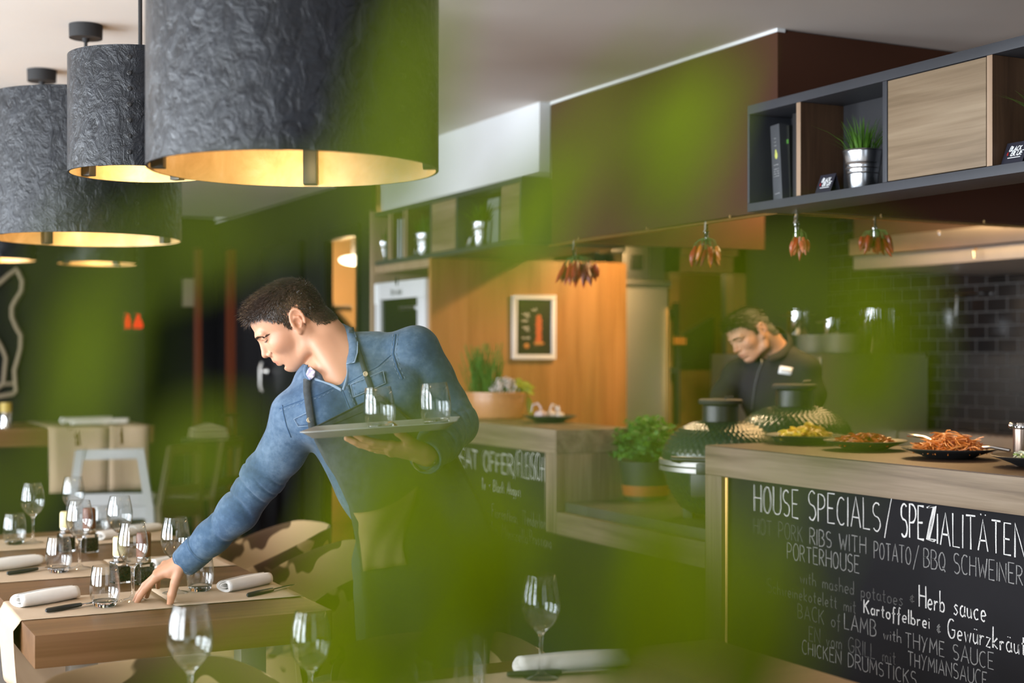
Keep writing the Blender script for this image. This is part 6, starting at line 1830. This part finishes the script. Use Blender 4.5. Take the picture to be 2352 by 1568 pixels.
# yokes, armhole, placket with edge stitching, chest pockets and buttons
yk1 = [(642, 938), (690, 920), (735, 905), (765, 890)]; yk2 = [(797, 880), (830, 862), (868, 842), (898, 815)]
for yk in (yk1, yk2):
    seam(yk); seam([(x + 1, y + 6) for x, y in yk], DENP, .0005, .0008, gap=1)
arm_ = [(908, 768), (906, 788), (903, 812), (912, 845), (924, 870)]
seam(arm_, DEND, .0022); seam([(x + 6, y - 1) for x, y in arm_], DENP, .0006, .001, gap=1); seam([(x - 5, y) for x, y in arm_], DENP, .0006, .001, gap=1)
seam([(648, 930), (651, 950), (658, 978), (668, 1004)], DEND, .0015)
patch(((784, 893), (800, 884), (842, 985), (822, 995)), 10, 2, .0022, 'placket', DEN, shirt)
seam([(797, 888), (838, 980)], DENP, .0005, .004, gap=1); seam([(786, 896), (824, 992)], DEND, .0009, .003)
pk1 = patch(((676, 962), (716, 943), (722, 976), (686, 979)), 4, 5, .0032, 'pocket_flap', DEN, shirt, .0025)
pk2 = patch(((806, 883), (880, 853), (886, 880), (812, 912)), 4, 7, .0032, 'pocket_flap', DEN, shirt, .0025)
for c4 in (((676, 962), (716, 943), (722, 976), (686, 979)), ((806, 883), (880, 853), (886, 880), (812, 912))):
    loop = [c4[0], c4[1], c4[2], c4[3], c4[0]]; cx_, cy2 = sum(p[0] for p in c4) / 4, sum(p[1] for p in c4) / 4
    seam(loop, DENP, .0007, .0052); seam([(x + (cx_ - x) * .14, y + (cy2 - y) * .2) for x, y in loop], DEND, .0006, .0058, gap=1)
BUT = plain('horn_button', (.50, .40, .26), .35)
for bx, by, lf_ in ((796, 880 + 10, .004), (711, 964, .006), (820, 948, .004)):
    p = onshirt(bx if bx != 796 else 762 + 0, by if bx != 796 else 880, lf_)
    d = (EYE - p).normalized(); R_ = d.to_track_quat('Z', 'Y').to_matrix().to_4x4()
    MB().lathe([(0, 0), (.0058, 0), (.0062, .0014), (.0052, .0022), (.0040, .0012), (0, .0012)], 18, Matrix.Translation(p) @ R_).build('button', BUT, shirt, world=True)
# cuffs
def ring_sleeve(a, b, ra, rb, name, mat_, par, k=1.0, th=.0035, bulge=.0):
    a, b = Vector(a), Vector(b); d = (b - a).normalized(); e1 = d.cross(IT).normalized(); e2 = d.cross(e1).normalized()
    rows = []
    for i in range(9):
        u = i / 8; c = a.lerp(b, u); r = ra + (rb - ra) * u + bulge * math.sin(u * PI)
        rows.append([c + e1 * r * math.cos(2 * PI * j / 40) * (1 + .03 * math.sin(3 * j + u * 2)) + e2 * r * k * math.sin(2 * PI * j / 40) for j in range(41)])
    o = MB().grid(rows).build(name, mat_, par, world=True); solidify(o, th, 1); return o
dr = (RARM[5] - RARM[4]).normalized()
cf = ring_sleeve(RARM[5] - dr * .052, RARM[5] + dr * .018, .0385, .0350, 'cuff', DEN, shirt, .95, .004, .001)
for u_ in (-.045, .012): ring_sleeve(RARM[5] + dr * u_, RARM[5] + dr * (u_ + .0016), .0385 + .0036 if u_ < 0 else .0352 + .0034, .0385 + .0036 if u_ < 0 else .0352 + .0034, 'cuff_stitching', DENP if u_ > 0 else DEND, cf, .95, .001)
dl = (LARM[5] - LARM[4]).normalized()
ring_sleeve(LARM[5] - dl * .045, LARM[5] + dl * .012, .0415, .0385, 'cuff', DEN, shirt, .95, .004, .001)
# collar: stand round the neck, two turned-down leaves, patterned lining showing at the far tip
def strip(inner, outer, name, mat_, par, n=20, th=.0022, puff=.006):
    def samp(c, t):
        k = min(int(t * (len(c) - 1)), len(c) - 2); f = t * (len(c) - 1) - k
        p0, p1, p2, p3 = (Vector(c[max(0, min(len(c) - 1, k + o))]) for o in (-1, 0, 1, 2))
        return .5 * ((2 * p1) + (p2 - p0) * f + (2 * p0 - 5 * p1 + 4 * p2 - p3) * f * f + (3 * p1 - p0 - 3 * p2 + p3) * f ** 3)
    rows = []
    for i in range(n + 1):
        a, b = samp(inner, i / n), samp(outer, i / n)
        rows.append([a.lerp(b, j / 5) + IT * puff * math.sin(j / 5 * PI) for j in range(6)])
    o = MB().grid(rows).build(name, mat_, par, world=True); solidify(o, th, 0); return o
CIN = [P(724, 770, 3.70), P(752, 748, 3.675), P(773, 748, 3.655), P(792, 762, 3.62), P(801, 788, 3.585), P(801, 812, 3.560), P(796, 835, 3.545)]
COUT = [P(728, 782, 3.71), P(755, 742, 3.69), P(782, 742, 3.665), P(812, 758, 3.625), P(822, 786, 3.575), P(821, 810, 3.545), P(815, 831, 3.528)]
col_ = strip(CIN, COUT, 'collar', DEN, shirt, 26, .003, .006)
mb = MB(); mb.tube([p + IT * .003 for p in COUT], .0016, 6); mb.tube([COUT[-1] + IT * .003, CIN[-1] + IT * .003], .0016, 6); mb.build('collar_edge', DENP, col_, world=True)
strip([P(796, 835, 3.545), P(797, 852, 3.535), P(793, 872, 3.525), P(786, 894, 3.518)], [P(803, 838, 3.55), P(803, 856, 3.542), P(800, 876, 3.53), P(790, 897, 3.52)], 'collar_stand', DENP, shirt, 10, .002, .002)
strip([P(724, 770, 3.70), P(752, 748, 3.675), P(775, 752, 3.655), P(795, 775, 3.615), P(799, 805, 3.58), P(796, 835, 3.555)], [P(735, 792, 3.69), P(765, 775, 3.66), P(783, 785, 3.64), P(797, 806, 3.61), P(800, 832, 3.57), P(797, 852, 3.545)], 'collar_stand', DEND, shirt, 18, .002, .0)
LIN = NT('collar_lining'); LIN.base(LIN.ramp(LIN.noise(LIN.co(), 120, 3), [(.42, (.75, .74, .76)), (.55, (.30, .26, .36))])); LIN.set(rough=.85)
strip([P(713, 842, 3.56), P(707, 850, 3.555), P(703, 860, 3.55)], [P(724, 852, 3.545), P(722, 864, 3.54), P(712, 873, 3.54)], 'collar_lining', LIN.mat, shirt, 8, .002, .003)
strip([P(700, 838, 3.575), P(697, 850, 3.567), P(701, 866, 3.553), P(712, 874, 3.545)], [P(708, 838, 3.57), P(704, 850, 3.56), P(706, 864, 3.548), P(715, 871, 3.54)], 'collar', DEN, shirt, 10, .003, .003)
strip([P(722, 866, 3.55), P(740, 874, 3.54), P(765, 882, 3.53), P(785, 893, 3.52)], [P(722, 872, 3.548), P(740, 881, 3.537), P(765, 889, 3.527), P(784, 899, 3.518)], 'collar_stand', DENP, shirt, 10, .002, .001)

# apron
def apron_mat():
    q = NT('apron_cloth'); n = q.noise(q.co(), 60, 4, .6); q.base(q.ramp(n, [(.3, (.022, .026, .030)), (.7, (.042, .048, .053))])); q.set(rough=.85, spec=.2, sheen=.1)
    q.bump(q.noise(q.co((1, 1, 4)), 160, 3), .2, .002); return q.mat
APR = apron_mat()
LEFT = [(712, 986), (722, 1012), (745, 1058), (770, 1096), (800, 1160), (812, 1220), (826, 1290), (838, 1400), (842, 1560), (846, 1750), (848, 1900)]
RIGHT = [(872, 906), (930, 950), (1000, 1000), (1052, 1048), (1105, 1150), (1140, 1240), (1160, 1310), (1172, 1410), (1180, 1560), (1186, 1750), (1190, 1900)]
def lerp_poly(c, t):
    k = min(int(t * (len(c) - 1)), len(c) - 2); f = t * (len(c) - 1) - k
    return (c[k][0] + (c[k + 1][0] - c[k][0]) * f, c[k][1] + (c[k + 1][1] - c[k][1]) * f)
rows = []; NA, MA = 60, 26
dep = np.zeros((NA + 1, MA + 1)); pix = {}
for i in range(NA + 1):
    a, b = lerp_poly(LEFT, i / NA), lerp_poly(RIGHT, i / NA)
    for j in range(MA + 1):
        v = j / MA; px, py = a[0] + (b[0] - a[0]) * v, a[1] + (b[1] - a[1]) * v
        d = ray(px, py); best = None
        for tree, lf_ in ((bv, .010), (bf, .006)):
            h = tree.ray_cast(EYE, d.normalized())
            if h[0] is not None:
                dd = h[0].dot(Vector((SY, CY_, 0))) - lf_
                if tree is bv and (dd < 3.44 or i > 32): continue
                best = dd if best is None else min(best, dd)
        dep[i, j] = best if best else np.nan; pix[i, j] = (px, py)
for i in range(NA + 1):
    r_ = dep[i]; ok = ~np.isnan(r_)
    if ok.any(): dep[i] = np.interp(np.arange(MA + 1), np.arange(MA + 1)[ok], r_[ok]) + np.where(ok, 0, .0)
    elif i: dep[i] = dep[i - 1]
for _ in range(6):
    dd = dep.copy(); dd[1:-1] = np.minimum(dep[1:-1], (dep[:-2] + dep[2:] + 2 * dep[1:-1]) / 4); dd[:, 1:-1] = np.minimum(dd[:, 1:-1], (dd[:, :-2] + dd[:, 2:] + 2 * dd[:, 1:-1]) / 4); dep = dd
for i in range(NA + 1):
    u = i / NA; row = []
    for j in range(MA + 1):
        v = j / MA; w = max(0, u - .45) * .035 * math.sin(v * 17 + 2 * math.sin(u * 3)) + .002 * math.sin(v * 31 + u * 20)
        row.append(P(*pix[i, j], dep[i, j] - .002 - max(0, w) * 1.0))
    rows.append(row)
apron = MB().grid(rows).build('apron', APR, wt, world=True); solidify(apron, .0022, 1)
af = apron.data; ab = BVHTree.FromPolygons([tuple(v.co) for v in af.vertices], [tuple(p.vertices) for p in af.polygons])
mb = MB()
for k_, r_ in ((0, .0017), (2, .0007)): mb.tube([p + IT * .0012 for p in rows[k_]], r_, 5)
mb.build('apron_hem', plain('hem_dark', (.012, .014, .016), .8), apron, world=True)
# straps
def strap(pts, w, name, mat_, lift=.006, par=None):
    pp = on_line(pts, 6); L, R2 = [], []
    for i, p in enumerate(pp):
        a, b = pp[max(i - 1, 0)], pp[min(i + 1, len(pp) - 1)]; dx, dy = b[0] - a[0], b[1] - a[1]; n = math.hypot(dx, dy) or 1
        L.append(onshirt(p[0] - dy / n * w / 2, p[1] + dx / n * w / 2, lift)); R2.append(onshirt(p[0] + dy / n * w / 2, p[1] - dx / n * w / 2, lift))
    o = MB().grid([L, R2]).build(name, mat_, par or apron, world=True); solidify(o, .0028, 0); return o
strap([(706, 872), (706, 900), (711, 935), (718, 985), (724, 1002)], 15, 'neck_strap', APR)
strap([(806, 752), (815, 785), (828, 820), (842, 862), (856, 900), (866, 925)], 12, 'neck_strap', APR)
p = onshirt(841, 861, .011); R_ = (EYE - p).normalized().to_track_quat('Z', 'Y').to_matrix().to_4x4()
MB().lathe([(0, 0), (.0062, 0), (.0062, .0016), (.0042, .0022), (.003, .001), (0, .001)], 18, Matrix.Translation(p) @ R_).build('strap_stud', BUT, apron, world=True)
# tan suede pocket on the apron
LEA = mottled('tan_suede', (.33, .205, .085), (.44, .29, .135), 9, .8, bump=.3, bscale=40)
rows = []
PL_ = [(813, 1178), (825, 1200), (824, 1225), (830, 1262), (836, 1311)]; PR_ = [(960, 1118), (952, 1160), (935, 1210), (925, 1255), (935, 1296)]
for i in range(17):
    a, b = lerp_poly(PL_, i / 16), lerp_poly(PR_, i / 16); row = []
    for j in range(15):
        v = j / 14; sag = 16 * math.sin(v * PI) * (1 - i / 16) ** 2
        q = onshirt(a[0] + (b[0] - a[0]) * v, a[1] + (b[1] - a[1]) * v + sag, .004, ab)
        row.append(q + IT * (.012 * math.sin(v * PI) * (1 - i / 16) + .004 * math.sin(v * 13 + i * .5)))
    rows.append(row)
pkt = MB().grid(rows).build('apron_pocket', LEA, apron, world=True); solidify(pkt, .002, 0)

# trousers and shoes
T_ = SDF()
T_.ell(pelv + Vector((0, 0, -.02)), (.172, .135, .12), .04)
for h, k, a in (RL, LL):
    T_.cone(h, k, .100, .074, .04); T_.cone(k, a + Vector((0, 0, .03)), .074, .060, .02)
TV, TQ = T_.mesh(.005, disp=lambda x: .003 * wob(x, 22, 4) + .002 * wob(x, 50, 6), amp=.01, keep=lambda x: .055 - x[:, 2])
TRO = mottled('grey_trousers', (.050, .065, .075), (.075, .092, .10), 30, .9, bump=.2, bscale=300)
link_mesh('trousers', np_mesh('trousers', TV, TQ, TRO), None, wt, True)
for h, k, a in (RL, LL):
    Z_ = SDF(); Z_.cone(a + Vector((.035, 0, -.035)), a + Vector((-.04, -.01, -.028)), .046, .048, .02); Z_.cone(a + Vector((-.04, -.01, -.04)), a + Vector((-.185, -.025, -.052)), .042, .030, .03)
    zv, zq = Z_.mesh(.005, keep=lambda x: .004 - x[:, 2]); link_mesh('shoe', np_mesh('shoe', zv, zq, M['black']), None, wt, True)
# bracelet on the left wrist
c = P(974, 1048, 3.37); e1, e2 = IR * .62 + IU * .05, IU * .62 - IT * .55
mb = MB(); mb.tube([c + e1 * .042 * math.cos(t) * 1.1 + e2 * .050 * math.sin(t) for t in [2 * PI * k / 36 for k in range(37)]], .0016, 6, cap=False); mb.build('bracelet', M['chrome'], wt, world=True)

# tray with two tumblers, carried on the left hand
c = P(880, 990, 3.30); tl = math.radians(4.0)
tx_ = (IR * math.cos(tl) + IU * math.sin(tl)).normalized(); ty_ = -IT; tz_ = tx_.cross(ty_).normalized()
if tz_.z < 0: tz_ = -tz_
TM = Matrix(((tx_.x, ty_.x, tz_.x, c.x), (tx_.y, ty_.y, tz_.y, c.y), (tx_.z, ty_.z, tz_.z, c.z), (0, 0, 0, 1)))
tr = thing('serving_tray', 'grey serving tray carried on the waiter\'s raised left hand', 'tray', c)
def rrect(hx, hy, r, n=6):
    o = []
    for sx, sy, a0 in ((1, 1, 0), (-1, 1, 90), (-1, -1, 180), (1, -1, 270)):
        for k in range(n + 1):
            a = math.radians(a0 + 90 * k / n); o.append((sx * (hx - r) + r * math.cos(a), sy * (hy - r) + r * math.sin(a)))
    return o
rings = []
for hx_, hy_, z in ((.150, .115, .0), (.152, .117, .0), (.172, .137, .0150), (.176, .141, .0158), (.176, .141, .0172), (.171, .136, .0166), (.150, .115, .0028), (.145, .110, .0022)):
    rings.append([TM @ Vector((x, y, z)) for x, y in rrect(hx_, hy_, .03)])
MB().loft(rings).build('tray_body', mottled('tray_grey', (.30, .31, .29), (.35, .36, .34), 8, .45), tr, world=True)
for dx, dy, lb in ((-.003, -.02, 'left tumbler on the waiter\'s tray'), (.130 - .006, .015, 'right tumbler on the waiter\'s tray')):
    b = TM @ Vector((dx, dy, .0032))
    o = put('tb', tumbler, (b.x, b.y, b.z), lb, 'empty stemless tumblers', 0, .93); o.rotation_euler = (0, 0, 0)
    o.rotation_euler = TM.to_3x3().to_euler()

# ------------------------------------------------------------------ the chef
cf_ = P(1785, 900, 6.47)
ch = thing('person', 'person in a black chef jacket looking down behind the green grills', 'person', (cf_.x, cf_.y, 0))
pt_ = math.radians(29)
f0 = -IR * math.cos(pt_) - IU * math.sin(pt_); u0_ = -IR * math.sin(pt_) + IU * math.cos(pt_)
yw = Matrix.Rotation(math.radians(24), 3, u0_); f1_ = yw @ f0
if f1_.dot(IT) < f0.dot(IT): f1_ = Matrix.Rotation(math.radians(-24), 3, u0_) @ f0
CM = frame_of((0, 0, 0), f1_, u0_)
CS = 1.03
sT = 1 if (CM.to_3x3() @ Vector((0, 1, 0))).dot(IT) > 0 else -1
o_ = P(1751, 756, 6.36) - (CM.to_3x3() @ Vector((-.010, .078 * sT, -.012))) * CS
CM = frame_of(o_, f1_, u0_)
cSH = (P(1852, 842, 6.38) - P(1690, 850, 6.54)).normalized(); cSP = (P(1790, 800, 6.50) - P(1800, 1000, 6.52)).normalized()
cN = cSP.cross(cSH).normalized(); cN = cN if cN.dot(IT) > 0 else -cN
CAX = Matrix((cSH, (cSP - cSH * cSP.dot(cSH)).normalized(), cN)).transposed()
cR = [P(1690, 858, 6.54), P(1662, 905, 6.52), P(1648, 945, 6.44), P(1660, 985, 6.27)]
cL = [P(1852, 850, 6.40), P(1868, 905, 6.39), P(1850, 960, 6.34), P(1735, 968, 6.20)]
def ctrunk(S, g):
    S.ell(P(1782, 895, 6.48), (.175 + g, .19, .11 + g), .05, R=CAX)
    S.ell(P(1800, 1000, 6.51), (.165 + g, .2, .12 + g), .05, R=CAX)
    S.ell(P(1800, 1090, 6.52), (.17 + g, .14, .13 + g), .05, R=CAX)
    for q in (cR[0], cL[0]): S.cone(P(1786, 810, 6.50), q, .055 + g, .056 + g, .04)
S2_ = SDF(); ctrunk(S2_, -.012)
S2_.chain(cR, [.048, .044, .040, .028], .02); S2_.chain(cL, [.052, .047, .042, .027], .02)
S2_.cone(P(1757, 768, 6.44), P(1788, 815, 6.49), .056, .062, .03)
head_prims(S2_, CM, CS)
hb_ = P(1800, 1120, 6.52)
for s in (-1, 1):
    h = Vector((hb_.x, hb_.y, .88)) + cSH * .09 * s; k = Vector((h.x, h.y, .48)); a = Vector((h.x, h.y + .02, .08))
    S2_.cone(h, k, .085, .06, .04); S2_.cone(k, a, .058, .04, .02); S2_.cone(a + Vector((0, .02, -.045)), a + Vector((-.06, -.13, -.055)), .034, .026, .02)
CRM_ = frame_of(cR[3], (P(1700, 985, 6.20) - cR[3]), IU)
hand_prims(S2_, CRM_, -1, ((30, 30, 20),) * 4, ((.6, .6, -.4), (.8, .3, -.5)), .03)
CLM_ = frame_of(cL[3], (P(1700, 985, 6.18) - cL[3]), IU)
hand_prims(S2_, CLM_, 1, ((25, 30, 20),) * 4, ((.6, .6, -.4), (.8, .3, -.5)), .03)
cV, cQ = S2_.mesh(.0036); cV = relax(cV, cQ, 1, .35)
SK2 = skin_mat('skin_chef', (.54, .30, .19), (.40, .15, .11), (.012, .010, .009))
me = np_mesh('body', cV, cQ, SK2); CHL = [(a, b - .0) for a, b in HAIRLINE]; set_zone(me, cV, CM, True, CS, CHL); link_mesh('body', me, None, ch, True)
H2 = hair_mat('black_hair', (.006, .005, .0045), (.018, .015, .012))
hair_strands(cV, normals_of(me), CM, 6000, 8, H2, ch, .25, CHL, .040, .012, CS, .0018)
ctree = BVHTree.FromPolygons([tuple(p) for p in cV], [tuple(int(i) for i in f) for f in cQ])
for sd in (-1, 1):
    brow(ctree, CM, CS, sd, 120, H2, ch, 15 + sd); lashes(ctree, CM, CS, sd, H2, ch, .0013)
J = SDF(); ctrunk(J, .006); J.chain(cR, [.060, .056, .052, .040], .03); J.chain(cL, [.066, .060, .055, .040], .03)
J.cone(P(1790, 822, 6.49), P(1752, 770, 6.42), .066, .078, .008, op=-1)
J.cone(P(1800, 1120, 6.52), P(1800, 1240, 6.52), .26, .26, 0, op=-1)
jV, jQ = J.mesh(.005, disp=lambda x: .004 * wob(x, 20, 3) + .0025 * wob(x, 45, 5), amp=.01, keep=cuts((cR[3], cR[3] - cR[2], .12), (cL[3] - (cL[3] - cL[2]).normalized() * .015, cL[3] - cL[2], .12))); jV = relax(jV, jQ, 1, .4)
JK = plain('chef_black', (.018, .017, .016), .8, 0, .25)
jack = link_mesh('jacket', np_mesh('jacket', jV, jQ, JK), None, ch, True)
bj = BVHTree.FromPolygons([tuple(p) for p in jV], [tuple(int(i) for i in f) for f in jQ])
def onj(px, py, lift): return onshirt(px, py, lift, bj, 6.3)
MB().tube([onj(*p, .004) for p in on_line([(1749, 815), (1750, 835), (1742, 855), (1735, 885), (1731, 915), (1728, 940)], 5)], .0028, 5).build('zip', plain('zip_grey', (.20, .21, .22), .4, .6), jack, world=True)
rows = [[onj(1789 + 33 * v + 3 * u, 841 + 4 * v + 15 * u, .004) for v in (0, .33, .66, 1)] for u in (0, .5, 1)]
rows = [[onj(1792 + 30 * v - 4 * u, 840 + 5 * v + 17 * u, .004) for v in (0, .33, .66, 1)] for u in (0, .5, 1)]
o = MB().grid(rows).build('arm_patch', M['white'], jack, world=True); solidify(o, .002, 0)
q0_, q1_, q2_ = onj(1793, 853, .0065), onj(1817, 857, .0065), onj(1794, 845, .0065)
cw = (q1_ - q0_).length
MB().tube([q0_.lerp(q1_, k / 14) + (q2_ - q0_) * (.35 + .3 * math.sin(k * 1.7)) for k in range(15)], .0009, 5).build('patch_embroidery', M['black'], o, world=True)
# stand collar
CI = [P(1770, 752, 6.55), P(1788, 748, 6.52), P(1806, 762, 6.48), P(1808, 785, 6.43), P(1790, 805, 6.39), P(1762, 818, 6.37)]
CO = [P(1778, 768, 6.58), P(1800, 762, 6.54), P(1820, 778, 6.49), P(1818, 802, 6.42), P(1798, 822, 6.37), P(1765, 832, 6.35)]
strip(CI, CO, 'collar', JK, jack, 18, .004, .006)
dl2 = (cL[3] - cL[2]).normalized()
bc = cL[3] + dl2 * .005; e1 = dl2.orthogonal().normalized(); e2 = dl2.cross(e1)
MB().tube([bc + e1 * .034 * math.cos(t) + e2 * .034 * math.sin(t) for t in [2 * PI * k / 30 for k in range(31)]], .004, 6, cap=False).build('bracelet', M['brass'], ch, world=True)
A_ = SDF(); A_.ell(Vector((hb_.x, hb_.y, .86)), (.185, .14, .13), .03)
for s in (-1, 1):
    h = Vector((hb_.x, hb_.y, .86)) + cSH * .09 * s; A_.cone(h, Vector((h.x, h.y, .08)), .10, .065, .04)
tv, tq = A_.mesh(.009, keep=lambda x: .06 - x[:, 2]); link_mesh('trousers', np_mesh('trousers', tv, tq, JK), None, ch, True)
for s in (-1, 1):
    a = Vector((hb_.x, hb_.y + .02, .08)) + cSH * .09 * s
    Z_ = SDF(); Z_.cone(a + Vector((0, .03, -.035)), a + Vector((-.06, -.14, -.052)), .046, .03, .02)
    zv, zq = Z_.mesh(.006, keep=lambda x: .003 - x[:, 2]); link_mesh('shoe', np_mesh('shoe', zv, zq, M['black']), None, ch, True)
# ------------------------------------------------------------------ leafy plant right in front of the lens, on a tall stand
px0 = P(1150, 812, .42)
sd = thing('plant_stand', 'slim black stand just in front of the photographer, below the picture', 'stand', (px0.x, px0.y, 0))
MB().lathe([(0, .955), (.15, .955), (.155, .96), (.155, .975), (0, .975)], 40).build('top', M['black'], sd)
for k in range(3):
    a = 2 * PI * k / 3; MB().tube([(.12 * math.cos(a), .12 * math.sin(a), .955), (.19 * math.cos(a), .19 * math.sin(a), .002)], .010, 8).build('leg', M['black'], sd)
fp = thing('leafy_plant', 'leafy green plant out of focus right in front of the lens', 'potted plant', (px0.x, px0.y, .9755))
MB().lathe([(0, 0), (.085, 0), (.115, .15), (.118, .165), (.11, .165), (.105, .14), (0, .135)], 40).build('pot', plain('plant_pot_grey', (.25, .24, .23), .6), fp)
MB().lathe([(.0, .1355), (.104, .1405), (.0, .146)], 24).build('soil', plain('plant_soil', (.03, .02, .012), .9), fp)
def leaf_mat():
    q = NT('fresh_leaf'); n = q.noise(q.co(), 18, 3); col = q.ramp(n, [(.3, (.068, .100, .001)), (.7, (.108, .148, .002))])
    q.base(col); q.set(rough=.6, spec=.06)
    tl = q.n('ShaderNodeBsdfTranslucent'); tl.inputs[0].default_value = (.135, .178, .001, 1)
    mx = q.n('ShaderNodeMixShader'); mx.inputs[0].default_value = .42
    q.l(q.b.outputs[0], mx.inputs[1]); q.l(tl.outputs[0], mx.inputs[2]); q.l(mx.outputs[0], q.out.inputs[0]); return q.mat
LEAF = leaf_mat()
rr = random.Random(21)
stems = MB(); crown = Vector((px0.x, px0.y, .9755 + .14))
def leaf(px, py, d, L, w, ang, turn=0.0):
    """L and w in millimetres, ang: direction of the tip seen from the camera (0 right, 90 up)"""
    L, w = L / 1000, w / 1000; c = P(px, py, d)
    rv, tv = view_frame(px, py); a = math.radians(ang)
    ax = rv * math.cos(a) + IU * math.sin(a); nrm = (tv + rv * (rr.uniform(-.2, .2) - turn) + IU * (rr.uniform(-.1, .25) + .35 * turn)).normalized()
    ax = (ax - nrm * ax.dot(nrm)).normalized(); sd_ = nrm.cross(ax)
    rows = []
    for k in range(11):
        u = k / 10; ww = w / 2 * (math.sin(PI * u ** .8) ** .85) + .0004
        mid = c + ax * (L * (u - .5)) - nrm * (L * .22 * (u - .45) ** 2)
        rows.append([mid + sd_ * ww * v + nrm * (abs(v) * ww * .22) for v in (-1, -.66, -.33, 0, .33, .66, 1)])
    o = MB().grid(rows).build('leaf', LEAF, fp, world=True)
    b = c - ax * L * .5
    m_ = crown.lerp(b, .55) + Vector((0, 0, -.02))
    stems.tube([crown + Vector((rr.uniform(-.05, .05), rr.uniform(-.05, .05), 0)), m_, b, c - ax * L * .2], [.0011, .0009, .0007, .0005], 6)
LEAVES = [
    # around the hatch corner and the large lamp
    (1232, 490, .38, 54, 25, 76), (1310, 390, .36, 36, 9, 105), (940, 210, .29, 60, 16, 86), (1110, 600, .26, 30, 5, 20), (850, 400, .28, 36, 9, 30), (985, 470, .26, 30, 8, 55),
    # on the soffit
    (1575, 335, .36, 58, 20, 62), (1420, 270, .27, 40, 11, 35), (1545, 480, .28, 28, 6, 30),
    # kitchen
    (2020, 800, .32, 46, 19, 80), (1740, 650, .25, 44, 10, 12), (1565, 900, .30, 34, 5, 75), (1900, 960, .27, 36, 7, 40), (1920, 650, .30, 26, 6, 70),
    # over the lower body of the waiter
    (765, 1330, .31, 50, 14, 80), (870, 1140, .28, 48, 15, 95), (950, 1440, .32, 54, 26, 60), (800, 1540, .30, 46, 18, 100), (1040, 1030, .25, 38, 8, 60), (1060, 1270, .29, 50, 19, 105),
    # lower middle
    (1180, 1300, .31, 52, 17, 75), (1410, 1430, .31, 54, 18, 100), (1540, 1340, .33, 56, 24, 70), (1450, 1180, .26, 38, 8, 30), (1080, 1550, .28, 40, 9, 60),
    # over the left edge of the house board
    (1730, 1370, .34, 56, 20, 95), (1670, 1500, .30, 46, 18, 70), (1790, 1530, .30, 40, 10, 75),
    # left side
    (205, 830, .33, 48, 16, 84), (165, 620, .27, 32, 5, 80), (475, 1040, .31, 28, 15, 15), (480, 530, .26, 42, 10, 5), (560, 1545, .28, 46, 10, 10), (35, 1120, .33, 32, 8, 90),
]
for l_ in LEAVES: leaf(*l_, turn=.75 if l_[1] < 560 or l_[0] < 500 else -.8 if l_[1] > 1130 else -.2)
stems.build('stems', plain('plant_stem', (.06, .10, .008), .6, 0, .06), fp, world=True)
